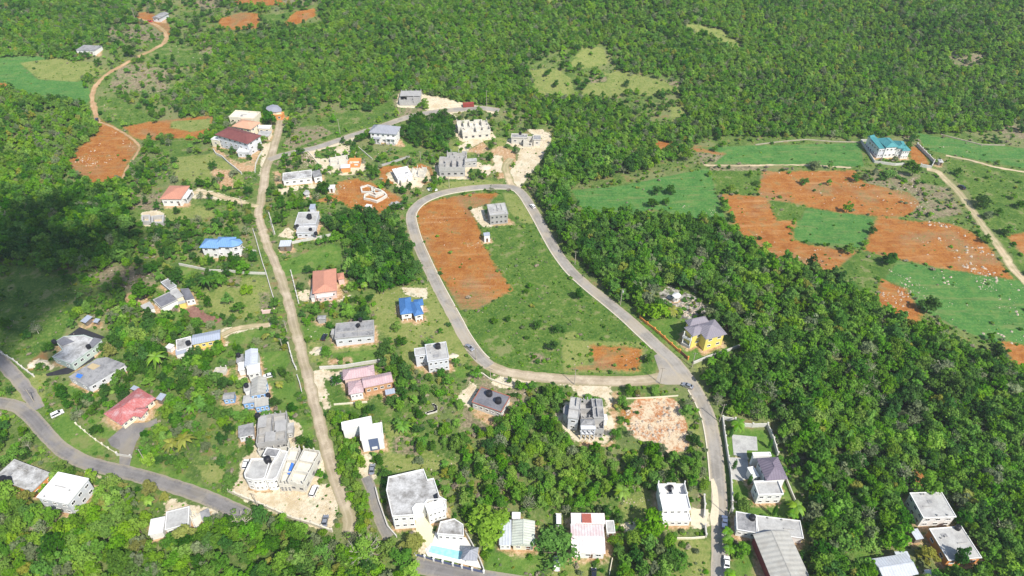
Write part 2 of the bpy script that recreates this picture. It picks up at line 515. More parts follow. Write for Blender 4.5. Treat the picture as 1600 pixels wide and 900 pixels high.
 ('dry', g('X2', 440,745, 700,680, 760,640, 690,790, 560,880, 470,850)),
 ('dry', g('X2', 770,420, 850,470, 870,560, 740,520)),
 # left side
 ('dry', g('B1', 760,80, 900,60, 1020,90, 1000,110, 900,130, 780,150)),
 ('pale', g('B1', 880,20, 930,-20, 1150,40, 1160,60, 1050,40, 900,30)),
 ('pale', g('B1', 660,100, 720,75, 780,110, 770,160, 670,160)),
 ('scrub', g('B1', 600,0, 760,0, 760,80, 680,90, 610,50)),
 ('scrub', g('B1', 390,400, 520,340, 640,350, 780,370, 720,440, 600,470, 440,430)),
 ('tan', g('B1', 580,480, 700,460, 690,540, 590,540)),
 ('grass', g('P', -80,410, 60,415, 118,435, 125,480, 95,530, 60,560, 0,560, -80,500)),
 ('lawn', g('S8', 360,250, 500,300, 470,380, 360,360)),
 ('dry', g('S8', 690,330, 980,320, 1020,560, 850,620, 700,600, 520,560, 500,460, 600,420)),
 ('scrub', g('S8', 700,320, 800,330, 780,400, 700,400)),
 ('scrub', g('S8', 930,440, 990,440, 1000,540, 930,560)),
 ('rose', g('S8', 360,550, 470,520, 560,590, 660,620, 640,650, 520,650, 440,620, 390,580)),
 ('lawn', g('S8', 240,570, 360,560, 430,640, 480,680, 330,700, 280,620)),
 ('lawn', g('S8', 700,740, 850,690, 1000,700, 1000,740, 860,790, 720,810)),
 ('pale', g('S8', 650,690, 1030,650, 1030,680, 860,690, 700,740, 700,820, 670,810)),
 ('lawn', g('S1', 330,230, 530,210, 560,300, 500,370, 360,360)),
 ('lawn', g('S1', 40,240, 170,220, 190,320, 30,320)),
 ('lawn', g('S1', 110,340, 190,340, 200,440, 100,440)),
 ('lawn', g('S1', 390,430, 590,420, 620,620, 520,640, 430,620)),
 ('dry', g('S1', 60,480, 220,480, 230,680, 90,680)),
 ('lawn', g('S1', 560,700, 700,700, 720,840, 620,860)),
 ('pale', g('S1', 190,360, 260,360, 270,420, 230,450, 190,430)),
 ('lawn', g('S7', 440,520, 580,520, 560,640, 480,660)),
 ('lawn', g('S7', 620,780, 720,730, 830,880, 740,920, 650,880)),
 ('lawn', g('S7', 360,820, 450,740, 540,800, 640,900, 700,960, 740,1040, 560,1030, 400,920)),
 ('dry', g('S7', 80,540, 220,520, 320,600, 300,640, 90,650)),
 ('soil', g('S7', 200,400, 300,310, 330,330, 320,440, 220,440)),
 ('pale', g('S7', 190,400, 280,360, 380,420, 370,440, 200,425)),
 ('dry', g('S7', 210,480, 320,470, 300,560, 240,540)),
 ('lawn', g('C1', 620,330, 740,370, 900,450, 1150,560, 1130,580, 980,530, 740,430, 610,390)),
 ('dry', g('C1', 900,370, 1050,380, 1060,470, 960,450)),
 ('grass', g('C1', 170,320, 270,340, 260,400, 200,390)),
 ('pale', g('C1', 380,400, 480,430, 570,470, 480,490, 440,440)),
 ('pale', g('C1', 780,530, 850,550, 1050,600, 1030,640, 960,660, 900,700, 820,690, 760,600)),
 ('pale', g('X5', 30,560, 100,480, 130,330, 280,270, 460,300, 540,560, 740,520, 800,560, 790,760, 740,880, 640,840, 420,740, 160,650)),
 ('lawn', g('X5', 500,90, 600,80, 620,220, 520,250)),
 ('pale', g('X5', 460,160, 520,150, 540,210, 490,220)),
 ('pale', g('C2', 470,340, 550,330, 560,440, 520,460, 470,400)),
 ('pale', g('C2', 740,640, 830,640, 840,760, 780,800, 700,700)),
]
CLASSES = ['tan', 'soil', 'crop', 'grass', 'dry', 'pale', 'scrub', 'lawn', 'rock', 'pit', 'rose']

def axis_coords(a, b, step, lo, hi):
    mid = list(np.arange(a, b + step / 2, step))
    out, s = [], step
    x = b
    while x < hi:
        s *= 1.18; x += s; out.append(x)
    pre, s = [], step
    x = a
    while x > lo:
        s *= 1.18; x -= s; pre.append(x)
    return np.array(pre[::-1] + mid + out)

gx = axis_coords(-470, 470, 1.25, -3500, 3500)
gy = axis_coords(75, 690, 1.25, -1500, 4500)
GX, GY = np.meshgrid(gx, gy)
GZ = hgt(GX, GY)

def sd_poly(poly, X, Y):
    """signed distance, positive inside"""
    P = np.array(poly)
    d2 = np.full(X.shape, 1e9)
    ins = np.zeros(X.shape, bool)
    n = len(P)
    for i in range(n):
        a, b = P[i], P[(i + 1) % n]
        e = b - a
        t = np.clip(((X - a[0]) * e[0] + (Y - a[1]) * e[1]) / max(e @ e, 1e-9), 0, 1)
        d2 = np.minimum(d2, (X - a[0] - t * e[0]) ** 2 + (Y - a[1] - t * e[1]) ** 2)
        if a[1] != b[1]:
            c = (a[1] > Y) != (b[1] > Y)
            xi = a[0] + (Y - a[1]) * e[0] / (b[1] - a[1])
            ins ^= c & (X < xi)
    d = np.sqrt(d2)
    return np.where(ins, d, -d)

SD = {c: np.full(GX.shape, -6.0) for c in CLASSES}
LANDW = []
def window(poly, pad):
    P = np.array(poly)
    i0, i1 = np.searchsorted(gx, [P[:, 0].min() - pad, P[:, 0].max() + pad])
    j0, j1 = np.searchsorted(gy, [P[:, 1].min() - pad, P[:, 1].max() + pad])
    return slice(max(j0 - 1, 0), j1 + 1), slice(max(i0 - 1, 0), i1 + 1)

for cls, pts in LAND:
    poly = gpts(pts)
    LANDW.append((cls, poly))
    sl = window(poly, 8)
    d = np.clip(sd_poly(poly, GX[sl], GY[sl]), -6, 6)
    for c in CLASSES:
        if c == cls:
            SD[c][sl] = np.maximum(SD[c][sl], d)
        else:
            SD[c][sl] = np.minimum(SD[c][sl], -d)
# ------------------------------------------------------------------ ground sheet
def ground_material():
    m, nt, b = new_mat('land', 0.95)
    b.inputs['Specular IOR Level'].default_value = 0.1
    pos = nd(nt, 'ShaderNodeNewGeometry').outputs['Position']
    big = noise_node(nt, 0.03, 3, 0.6, pos)
    med = noise_node(nt, 0.16, 4, 0.65, pos)
    fin = noise_node(nt, 0.9, 3, 0.65, pos)
    grn = noise_node(nt, 3.2, 2, 0.6, pos)
    vor = nd(nt, 'ShaderNodeTexVoronoi')
    vor.inputs['Scale'].default_value = 0.55
    lk(nt, pos, vor.inputs['Vector'])
    vd = vor.outputs['Distance']
    mp = nd(nt, 'ShaderNodeMapping'); mp.inputs['Rotation'].default_value = (0, 0, .5); mp.inputs['Scale'].default_value = (.09, 1.1, 1)
    lk(nt, pos, mp.inputs['Vector'])
    strk = noise_node(nt, .8, 3, .65, mp.outputs[0])
    mp2 = nd(nt, 'ShaderNodeMapping'); mp2.inputs['Rotation'].default_value = (0, 0, -1.0); mp2.inputs['Scale'].default_value = (.12, .8, 1)
    lk(nt, pos, mp2.inputs['Vector'])
    strk2 = noise_node(nt, .35, 4, .65, mp2.outputs[0])
    edge = mth(nt, 'ADD', mth(nt, 'MULTIPLY', mth(nt, 'SUBTRACT', med, 0.5), 5.0),
               mth(nt, 'MULTIPLY', mth(nt, 'SUBTRACT', fin, 0.5), 3.4))
    patch = mth(nt, 'ADD', mth(nt, 'MULTIPLY', med, 0.55), mth(nt, 'MULTIPLY', fin, 0.45))
    fine = mth(nt, 'ADD', mth(nt, 'MULTIPLY', fin, 0.5), mth(nt, 'MULTIPLY', grn, 0.5))
    def two(f, lo, hi, a, c):
        return mixc(nt, mr(nt, f, lo, hi), a, c)
    # open ground: rough grass and low weeds
    base = two(patch, .36, .62, (.065, .125, .024), (.150, .215, .048))
    base = mixc(nt, mr(nt, big, .45, .62, 0, .6), base, (.24, .23, .11))
    base = mixc(nt, mr(nt, med, .56, .64, 0, .6), base, (.24, .155, .08))
    base = mixc(nt, mr(nt, fine, .555, .64, 0, .5), base, (.36, .31, .19))
    base = mixc(nt, mr(nt, grn, .55, .75, 0, .5), base, (.050, .100, .022))
    def layer(out, cls, col, gain=1.0, soft=.5):
        sd = nd(nt, 'ShaderNodeAttribute', attribute_name='sd_' + cls).outputs['Fac']
        v = mth(nt, 'ADD', sd, mth(nt, 'MULTIPLY', edge, gain))
        return mixc(nt, mr(nt, v, -soft, soft), out, col)
    dry = two(patch, .38, .6, (.150, .205, .045), (.255, .275, .085))
    dry = mixc(nt, mr(nt, fine, .52, .68, 0, .45), dry, (.29, .25, .12))
    dry = mixc(nt, mr(nt, med, .56, .7, 0, .5), dry, (.10, .17, .04))
    base = layer(base, 'dry', dry, 1.0, .9)
    gr = two(patch, .35, .62, (.050, .118, .018), (.120, .195, .034))
    gr = mixc(nt, mr(nt, fin, .55, .70, 0, .5), gr, (.24, .25, .09))
    gr = mixc(nt, mr(nt, med, .57, .64, 0, .45), gr, (.30, .25, .14))
    gr = mixc(nt, mr(nt, grn, .56, .7, 0, .35), gr, (.05, .12, .02))
    base = layer(base, 'grass', gr, .8, .7)
    lawn = two(patch, .35, .65, (.075, .165, .024), (.150, .235, .045))
    lawn = mixc(nt, mr(nt, med, .55, .66, 0, .5), lawn, (.23, .22, .09))
    base = layer(base, 'lawn', lawn, .5, .5)
    crop = two(patch, .35, .62, (.050, .160, .034), (.098, .235, .050))
    crop = mixc(nt, mr(nt, med, .54, .66, 0, .4), crop, (.17, .21, .060))
    crop = mixc(nt, mr(nt, fin, .50, .66, 0, .5), crop, (.16, .23, .07))
    crop = mixc(nt, mr(nt, grn, .56, .7, 0, .4), crop, (.035, .12, .035))
    crop = mixc(nt, mr(nt, strk, .46, .62, 0, .35), crop, (.055, .13, .030))
    crop = mixc(nt, mr(nt, strk2, .54, .66, 0, .5), crop, (.20, .23, .08))
    base = layer(base, 'crop', crop, .8, .7)
    soil = two(patch, .36, .62, (.27, .092, .018), (.42, .180, .044))
    soil = mixc(nt, mr(nt, fine, .54, .7, 0, .5), soil, (.19, .062, .018))
    soil = mixc(nt, mr(nt, big, .50, .62, 0, .5), soil, (.30, .20, .11))
    soil = mixc(nt, mr(nt, med, .55, .66, 0, .55), soil, (.17, .15, .06))
    soil = mixc(nt, mr(nt, grn, .58, .70, 0, .45), soil, (.46, .33, .21))
    soil = mixc(nt, mr(nt, mth(nt, 'ADD', mth(nt, 'MULTIPLY', big, .5), mth(nt, 'MULTIPLY', fin, .5)), .55, .62, 0, .7), soil, (.15, .17, .05))
    soil = mixc(nt, mr(nt, strk, .50, .66, 0, .32), soil, (.20, .068, .022))
    soil = mixc(nt, mr(nt, strk2, .53, .70, 0, .42), soil, (.50, .29, .13))
    base = layer(base, 'soil', soil, 1.15, 1.2)
    tan = two(patch, .36, .62, (.38, .22, .105), (.54, .37, .22))
    tan = mixc(nt, mr(nt, fin, .54, .68, 0, .6), tan, (.62, .50, .35))
    tan = mixc(nt, mr(nt, med, .55, .66, 0, .6), tan, (.15, .18, .06))
    base = layer(base, 'tan', tan, 1.0, 1.0)
    scr = two(patch, .38, .6, (.17, .145, .085), (.33, .27, .17))
    scr = mixc(nt, mr(nt, med, .48, .58, 0, .75), scr, (.11, .16, .045))
    scr = mixc(nt, mr(nt, fine, .57, .66, 0, .5), scr, (.44, .36, .25))
    base = layer(base, 'scrub', scr, 1.1, .8)
    pale = two(patch, .36, .62, (.50, .40, .25), (.68, .60, .45))
    pale = mixc(nt, mr(nt, fine, .54, .68, 0, .55), pale, (.38, .30, .18))
    pale = mixc(nt, mr(nt, med, .60, .70, 0, .6), pale, (.16, .19, .07))
    base = layer(base, 'pale', pale, .8, .35)
    rock = mixc(nt, mr(nt, vd, .25, .75), (.50, .47, .41), (.13, .12, .10))
    rock = mixc(nt, mr(nt, med, .56, .64, 0, .8), rock, (.09, .14, .04))
    base = layer(base, 'rock', rock, 1.0, .5)
    wet = mixc(nt, mr(nt, patch, .44, .60), (.62, .50, .34), (.42, .16, .055))
    wet = mixc(nt, mr(nt, fine, .5, .64, 0, .8), wet, (.30, .17, .08))
    wet = mixc(nt, mr(nt, grn, .5, .7, 0, .35), wet, (.74, .64, .48))
    base = layer(base, 'pit', wet, .6, .3)
    rose = two(patch, .36, .62, (.20, .095, .075), (.30, .17, .13))
    base = layer(base, 'rose', rose, .5, .3)
    lk(nt, base, b.inputs['Base Color'])
    bp = nd(nt, 'ShaderNodeBump')
    bp.inputs['Strength'].default_value = 1.0
    bp.inputs['Distance'].default_value = 0.45
    lk(nt, fine, bp.inputs['Height'])
    lk(nt, bp.outputs[0], b.inputs['Normal'])
    return m

def build_ground():
    ny, nx = GX.shape
    co = np.stack([GX, GY, GZ], -1).reshape(-1, 3).astype(np.float32)
    idx = np.arange(ny * nx).reshape(ny, nx)
    q = np.stack([idx[:-1, :-1], idx[:-1, 1:], idx[1:, 1:], idx[1:, :-1]], -1).reshape(-1, 4).astype(np.int32)
    me = bpy.data.meshes.new('ground')
    me.vertices.add(len(co)); me.vertices.foreach_set('co', co.ravel())
    me.loops.add(q.size); me.loops.foreach_set('vertex_index', q.ravel())
    me.polygons.add(len(q))
    me.polygons.foreach_set('loop_start', np.arange(0, q.size, 4, dtype=np.int32))
    me.polygons.foreach_set('use_smooth', np.ones(len(q), bool))
    me.update(calc_edges=True)
    for c in CLASSES:
        a = me.attributes.new('sd_' + c, 'FLOAT', 'POINT')
        a.data.foreach_set('value', SD[c].ravel().astype(np.float32))
    me.materials.append(ground_material())
    o = bpy.data.objects.new('ground', me)
    COL.objects.link(o)
    tag(o, 'rolling green land with red soil fields, lawns and bare limestone patches', kind='structure')
    return o

# ------------------------------------------------------------------ roads
def road_mat(name, a, c, worn, wornamt=.5, edge=None):
    m, nt, b = new_mat(name, .93)
    pos = nd(nt, 'ShaderNodeNewGeometry').outputs['Position']
    med = noise_node(nt, .22, 4, .6, pos)
    fin = noise_node(nt, 1.6, 3, .6, pos)
    out = mixc(nt, mr(nt, med, .38, .62), a, c)
    out = mixc(nt, mr(nt, fin, .52, .7, 0, wornamt), out, worn)
    bigp = noise_node(nt, .06, 3, .6, pos)
    out = mixc(nt, mr(nt, bigp, .48, .62, 0, .6), out, edge or worn)
    vr = nd(nt, 'ShaderNodeTexVoronoi', feature='F1'); vr.inputs['Scale'].default_value = .16; lk(nt, pos, vr.inputs['Vector'])
    cr = nd(nt, 'ShaderNodeSeparateColor'); lk(nt, vr.outputs['Color'], cr.inputs[0])
    out = mixc(nt, mr(nt, cr.outputs[0], .72, .75, 0, .35), out, tuple(v * .7 for v in a))
    run = nd(nt, 'ShaderNodeAttribute', attribute_name='run').outputs['Fac']
    # worn towards the borders: grit and soil carried onto the road
    e = mth(nt, 'ADD', mth(nt, 'ABSOLUTE', run), mth(nt, 'MULTIPLY', mth(nt, 'SUBTRACT', fin, .5), .9))
    out = mixc(nt, mr(nt, e, .55, 1.0, 0, .85), out, edge or worn)
    # twin wheel tracks
    tr = mth(nt, 'ABSOLUTE', mth(nt, 'SUBTRACT', mth(nt, 'ABSOLUTE', run), .38))
    out = mixc(nt, mr(nt, tr, .04, .2, .22, 0), out, tuple(min(.8, v * 1.25) for v in c))
    lk(nt, out, b.inputs['Base Color'])
    bp = nd(nt, 'ShaderNodeBump'); bp.inputs['Strength'].default_value = .5; bp.inputs['Distance'].default_value = .08
    lk(nt, fin, bp.inputs['Height']); lk(nt, bp.outputs[0], b.inputs['Normal'])
    return m

TAR = road_mat('worn_asphalt', (.25, .23, .20), (.32, .295, .26), (.40, .355, .29), .4, (.40, .34, .25))
TARD = road_mat('grey_asphalt', (.17, .16, .155), (.225, .21, .20), (.28, .26, .23), .4, (.30, .26, .19))
DIRT = road_mat('packed_dirt', (.36, .29, .20), (.47, .39, .28), (.58, .50, .37), .5, (.28, .24, .13))
TAN = road_mat('pale_track', (.46, .36, .22), (.56, .45, .29), (.34, .28, .15), .4, (.22, .22, .09))
RUST = road_mat('red_track', (.40, .24, .12), (.48, .32, .18), (.52, .40, .27), .4, (.26, .20, .08))

def smooth_line(P, step):
    """Catmull-Rom through the points, resampled"""
    P = [np.array(p, float) for p in P]
    P = [2 * P[0] - P[1]] + P + [2 * P[-1] - P[-2]]
    out = []
    for i in range(1, len(P) - 2):
        n = max(1, int(np.linalg.norm(P[i + 1] - P[i]) / step))
        for k in range(n):
            t = k / n
            a, b, c, d = P[i - 1], P[i], P[i + 1], P[i + 2]
            out.append(.5 * (2 * b + (c - a) * t + (2 * a - 5 * b + 4 * c - d) * t * t + (3 * b - 3 * c + d - a) * t ** 3))
    out.append(P[-2])
    return out

ROADS = []
def road(name, pts, width, mat, lift, label, jag=0.0, wid=None):
    L = smooth_line(gpts(pts), 1.6)
    n = len(L)
    mb = MB()
    cols = 7
    rows = []
    s = 0
    for i, p in enumerate(L):
        a = L[max(i - 1, 0)]; b = L[min(i + 1, n - 1)]
        d = (b - a) / (np.linalg.norm(b - a) + 1e-9)
        nrm = np.array([-d[1], d[0]])
        w = width / 2
        jl = jag * (mnoise.noise(Vector((p[0] * .35, p[1] * .35, 1.3))) + .5 * mnoise.noise(Vector((p[0] * 1.1, p[1] * 1.1, 5))))
        jr = jag * (mnoise.noise(Vector((p[0] * .35, p[1] * .35, 9.3))) + .5 * mnoise.noise(Vector((p[0] * 1.1, p[1] * 1.1, 7))))
        row = []
        for k in range(cols):
            t = -1 + 2 * k / (cols - 1)
            off = t * (w + (jr if t > 0 else jl))
            q = p + nrm * off
            z = H1(q[0], q[1]) + lift + (.03 * (1 - t * t) if jag == 0 else 0) - (.0 if abs(t) < 1 else 0)
            row.append(((q[0], q[1], z), t))
        rows.append(row)
    for a, b in zip(rows, rows[1:]):
        for k in range(cols - 1):
            mb.face([a[k][0], a[k + 1][0], b[k + 1][0], b[k][0]], [a[k][1], a[k + 1][1], b[k + 1][1], b[k][1]])
    # skirts so that the slab has an edge
    for a, b in zip(rows, rows[1:]):
        for k in (0, cols - 1):
            p, q = a[k][0], b[k][0]
            mb.face([p, q, (q[0], q[1], q[2] - .3), (p[0], p[1], p[2] - .3)], [1, 1, 1, 1])
    o = mb.build(name, mat)
    tag(o, label, kind='structure')
    ROADS.append((np.array([[p[0], p[1]] for p in L]), width / 2))
    return L

def pad(name, pts, mat, lift, label, kind='structure', raise_=0.0, thick=.3):
    """a flat-ish paved area draped on the ground"""
    poly = gpts(pts)
    P = np.array(poly)
    bm = bmesh.new()
    vs = [bm.verts.new((x, y, 0)) for x, y in poly]
    f = bm.faces.new(vs)
    # slice every 3 m so that it follows the ground
    for ax in (0, 1):
        lo, hi = P[:, ax].min(), P[:, ax].max()
        c = lo + 3
        while c < hi:
            co = (c, 0, 0) if ax == 0 else (0, c, 0)
            no = (1, 0, 0) if ax == 0 else (0, 1, 0)
            bmesh.ops.bisect_plane(bm, geom=bm.verts[:] + bm.edges[:] + bm.faces[:], plane_co=co, plane_no=no)
            c += 3
    bmesh.ops.recalc_face_normals(bm, faces=bm.faces[:])
    ext = bmesh.ops.extrude_face_region(bm, geom=bm.faces[:])
    top = [v for v in ext['geom'] if isinstance(v, bmesh.types.BMVert)]
    ts = set(top)
    for v in bm.verts:
        h = H1(v.co.x, v.co.y)
        v.co.z = h + lift + (0 if v in ts else -thick)
    bmesh.ops.recalc_face_normals(bm, faces=bm.faces[:])
    me = bpy.data.meshes.new(name)
    bm.to_mesh(me); bm.free()
    me.materials.append(mat)
    o = bpy.data.objects.new(name, me)
    COL.objects.link(o)
    tag(o, label, kind=kind)
    FOOT.append(poly)
    return o

L_LANE = road('dirt_lane', g('P', 412,283, 409,300, 407,318, 404,335, 408,352, 415,375, 425,400, 435,425, 444,450, 452,475, 459,505, 467,535, 475,565, 482,590, 488,615, 495,645, 503,675, 511,705, 520,735, 530,765, 541,795, 547,815, 543,832),
     4.2, DIRT, .05, 'unpaved dirt lane running down through the village', jag=.7)
road('hill_street', g('P', 438,188, 435,205, 430,222, 424,243, 416,262, 413,283, 411,300), 5.0, DIRT, .07, 'short asphalt street climbing from the dirt lane to the orange gate', jag=.25)
road('upper_street', g('P', 420,250, 440,243, 470,236, 500,229, 547,213, 575,204, 600,196, 625,187, 645,181, 665,177, 687,174, 720,171, 753,169, 780,173), 5.4, TAR, .085, 'grey asphalt street across the upper lots', jag=.3)
road('loop_link', g('P', 800,291, 790,262, 800,248), 4.5, TAN, .06, 'pale track leading up from the loop road', jag=.9)
LL = road('loop_road', g('P', 765,572, 749,558, 735,540, 724,523, 713,502, 700,478, 686,452, 674,428, 662,402, 651,376, 644,352, 642,338, 648,325, 664,312, 690,302, 720,296, 760,292, 800,293, 816,303, 829,322, 843,346, 857,372, 872,397, 892,423, 918,447, 948,471, 977,495, 1002,518, 1027,541, 1048,560, 1064,578, 1082,602, 1097,628, 1108,655, 1114,682, 1118,710, 1121,740, 1124,775, 1124,815, 1125,860, 1124,910, 1123,960),
     5.2, TAR, .08, 'asphalt loop road curving round the empty grass lot and down past the villas', jag=.22)
LB = road('lower_loop_road', g('P', 755,566, 780,578, 815,586, 850,590, 890,593, 930,595, 970,596, 1010,594, 1040,588, 1058,580), 5.2, DIRT, .062, 'dusty lower side of the loop road', jag=.4)
pad('road_junction', g('P', 1022,556, 1036,548, 1052,560, 1080,592, 1090,612, 1078,610, 1062,601, 1040,601, 1024,598, 1030,580), TAR, .071, 'wide asphalt junction at the corner of the loop')
road('mansion_road', g('P', 646,880, 652,883, 700,893, 760,904, 830,915), 5.2, TARD, .055, 'grey asphalt road passing in front of the pool fence')
road('valley_road', g('P', -60,634, -20,629, 10,631, 32,638, 52,655, 72,678, 98,703, 133,722, 173,733, 213,742, 253,754, 293,767, 333,782, 366,797, 385,806), 5.2, TARD, .055, 'grey asphalt road bending across the valley floor', jag=.25)
road('side_road', g('P', -40,530, -10,553, 12,575, 30,595, 48,618, 58,640), 5.0, TARD, .045, 'narrow grey side road joining the valley road', jag=.5)
road('mansion_driveway', g('P', 572,745, 580,765, 587,790, 594,812, 600,826, 607,840), 3.6, TARD, .066, 'asphalt driveway beside the big white mansion', jag=.2)
pad('red_roof_driveway', g('C1', 505,262, 560,215, 600,185, 690,180, 735,160, 740,200, 680,205, 640,270, 622,322, 605,395, 560,390, 560,310, 520,290), TARD, .05, 'patched asphalt forecourt in front of the long red roof house')
BLK_TAR = surf('fresh_black_tar', (.028, .028, .033), .8, (.05, .05, .05), .3, .5)
pad('dark_driveway', g('S7', 320,470, 480,420, 660,340, 670,365, 480,470, 330,485), BLK_TAR, .05, 'black tarred driveway between the two grey slab houses')
pad('tarred_yard', g('S7', 470,205, 560,140, 740,210, 715,225, 560,200, 480,212), BLK_TAR, .05, 'black tarred yard behind the stained slab house')
road('farm_track', g('P', 214,29, 232,34, 245,40, 259,52, 257,66, 240,77, 215,89, 195,100, 177,110, 160,122, 148,137, 144,153, 148,172, 153,190), 3.4, RUST, .05, 'rust coloured farm track winding up to the hill farms', jag=1.0)
road('field_edge_track', g('P', 153,190, 173,197, 200,212, 217,228, 212,243, 200,260, 190,280), 1.6, RUST, .056, 'thin footpath along the edge of the stony red field', jag=.5)
road('ridge_track', g('P', 1448,264, 1464,268, 1482,285, 1500,303, 1518,328, 1543,363, 1565,392, 1583,420, 1602,440, 1630,470), 4.4, TAN, .05, 'pale dirt track beside the red fields', jag=.6)
road('field_path', g('P', 1100,258, 1150,259, 1200,258, 1260,258, 1330,262), 1.8, TAN, .045, 'thin pale path between the crop and the red field', jag=.8)
road('meadow_path', g('P', 1478,243, 1500,247, 1530,254, 1560,262, 1620,272, 1680,282), 2.2, TAN, .045, 'thin pale path across the eastern meadow', jag=.9)
road('red_house_drive', g('P', 288,304, 305,301, 330,303, 355,310, 385,319, 403,322), 3.4, TAN, .06, 'sandy drive from the small red roof house to the lane', jag=.6)
road('shed_drive', g('P', 345,524, 365,515, 390,510, 420,508), 3.0, TAN, .045, 'sandy drive past the green lawn', jag=.5)

MARL = surf('spilled_marl', (.66, .58, .42), .95, (.52, .44, .31), .4, .5, .1)
pad('marl_spill', g('X3', 735,50, 760,45, 790,120, 800,200, 805,300, 800,420, 770,460, 735,455, 725,380, 740,300, 750,200, 738,120), MARL, .115, 'tongue of pale marl spilled along the straight road', thick=.05)
pad('house_drive', g('X3', 560,330, 600,310, 712,315, 712,345, 690,470, 640,490, 560,450), MARL, .07, 'pale drive between the road and the white half finished house')
pad('villa_drive', g('X1', 133,258, 200,262, 240,300, 240,375, 195,385, 150,375), surf('drive_concrete', (.46, .45, .42), .9, (.34, .33, .31), .4, .4), .075, 'concrete drive of the purple-grey roof villa')
def kerb(pts, label, w=.32, h=.15):
    L = smooth_line(gpts(pts), 1.6)
    mb = MB()
    n = len(L)
    rows = []
    for i, p in enumerate(L):
        a = L[max(i - 1, 0)]; b = L[min(i + 1, n - 1)]
        d = (b - a) / (np.linalg.norm(b - a) + 1e-9)
        nr = np.array([-d[1], d[0]]) * w / 2
        z = H1(p[0], p[1])
        rows.append([(p[0] - nr[0], p[1] - nr[1], z - .1), (p[0] - nr[0], p[1] - nr[1], z + .08 + h), (p[0] + nr[0], p[1] + nr[1], z + .08 + h), (p[0] + nr[0], p[1] + nr[1], z - .1)])
    for a, b in zip(rows, rows[1:]):
        for k in range(3):
            mb.face([a[k], a[k + 1], b[k + 1], b[k]])
    o = mb.build('kerb', LIME)
    tag(o, label, kind='structure')

def offset_line(L, off, i0=0, i1=None):
    L = L[i0:i1]
    out = []
    for i, p in enumerate(L):
        a = L[max(i - 1, 0)]; b = L[min(i + 1, len(L) - 1)]
        d = (b - a) / (np.linalg.norm(b - a) + 1e-9)
        out.append((p[0] - d[1] * off, p[1] + d[0] * off))
    return out

def kerb_world(L, label, w=.4, h=.15):
    global gpts
    keep = gpts
    gpts = lambda x: x
    kerb(L, label, w, h)
    gpts = keep

Larr = np.array([[p[0], p[1]] for p in LL])
def near_i(u, v):
    q = np.array(at(u, v)[:2])
    return int(np.argmin(((Larr - q) ** 2).sum(1)))
iA, iB, iC = near_i(642, 338), near_i(800, 293), near_i(1048, 556)
i0_, iD = near_i(765, 572), near_i(1114, 682)
kerb_world(offset_line(LL, -2.78, i0_ + 2, iC - 3), 'pale kerb round the inside of the loop road')
kerb_world(offset_line(LL, -2.78, near_i(1080, 602) + 1, near_i(1123, 760)), 'pale kerb beside the rocky red lot')
# ------------------------------------------------------------------ buildings
WIN_CACHE = {}
def window_mesh(w, h, fm):
    key = (round(w, 1), round(h, 1), fm.name)
    if key not in WIN_CACHE:
        mb = MB()
        t = .12
        mb.box(0, -.03, h / 2 - t / 2, w, .12, t); mb.box(0, -.05, -h / 2 + t / 2 - .03, w + .2, .2, t)
        mb.box(-w / 2 + t / 2, -.03, 0, t, .12, h - 2 * t); mb.box(w / 2 - t / 2, -.03, 0, t, .12, h - 2 * t)
        mb.box(0, -.03, 0, .06, .08, h - 2 * t)
        fo = mb.build('window', fm)
        pb = MB(); pb.box(0, -.012, 0, w - 2 * t, .02, h - 2 * t)
        po = pb.build('pane', GLASS)
        WIN_CACHE[key] = (fo.data, po.data)
        for o in (fo, po):
            bpy.data.objects.remove(o)
    return WIN_CACHE[key]

def put_window(parent, M, x, y, z, ang, w, h, fm, name='window'):
    fd, pd = window_mesh(w, h, fm)
    cx, cy, a = M
    c, s = math.cos(a), math.sin(a)
    o = bpy.data.objects.new(name, fd); COL.objects.link(o)
    o.parent = parent; o.location = (cx + c * x - s * y, cy + s * x + c * y, z); o.rotation_euler = (0, 0, a + ang)
    p = bpy.data.objects.new('pane', pd); COL.objects.link(p); p.parent = o
    return o

DOORM = surf('brown_door', (.16, .09, .05), .6, (.10, .06, .04), .3, .8, .06)

class Rect:
    def __init__(s, q, H, z0=None):
        P = np.array(q, float)
        z = 0 if z0 is None else z0
        for _ in range(25):
            W = np.array([atz(u, v, z + H) for u, v in P])
            c = W.mean(0)
            if z0 is not None: break
            zn = H1(*c)
            if abs(zn - z) < .01: break
            z = zn
        s.z0 = z
        s.poly = W
        s.c = c
        if len(W) == 4:
            ux = (W[1] - W[0]) + (W[2] - W[3])
            ux /= np.linalg.norm(ux)
            uy = np.array([-ux[1], ux[0]])
            s.w = abs(((W[1] - W[0]) @ ux + (W[2] - W[3]) @ ux) / 2)
            s.d = abs(((W[3] - W[0]) @ uy + (W[2] - W[1]) @ uy) / 2)
            s.ang = math.atan2(ux[1], ux[0])

HOUSES = {}
APRON = []
def face_frame(f, w, d):
    """centre, angle and length of a face of a w by d block"""
    return {'f': (0, -d / 2, 0, w), 'b': (0, d / 2, PI, w), 'r': (w / 2, 0, PI / 2, d), 'l': (-w / 2, 0, -PI / 2, d)}[f]

def add_windows(root, M, w, d, H, base, win, fm):
    for f, (n, st) in win.items():
        fx, fy, fa, L = face_frame(f, w, d)
        sh = (H - base) / st
        for s_ in range(st):
            for k in range(n):
                t = (k + .5) / n * L - L / 2
                ww = min(1.6, L / n * .5)
                hh = 1.25 if (s_ + k) % 3 else 1.1
                x = fx + math.cos(fa) * t; y = fy + math.sin(fa) * t
                put_window(root, M, x, y, base + s_ * sh + sh * .55, fa, ww, hh, fm)

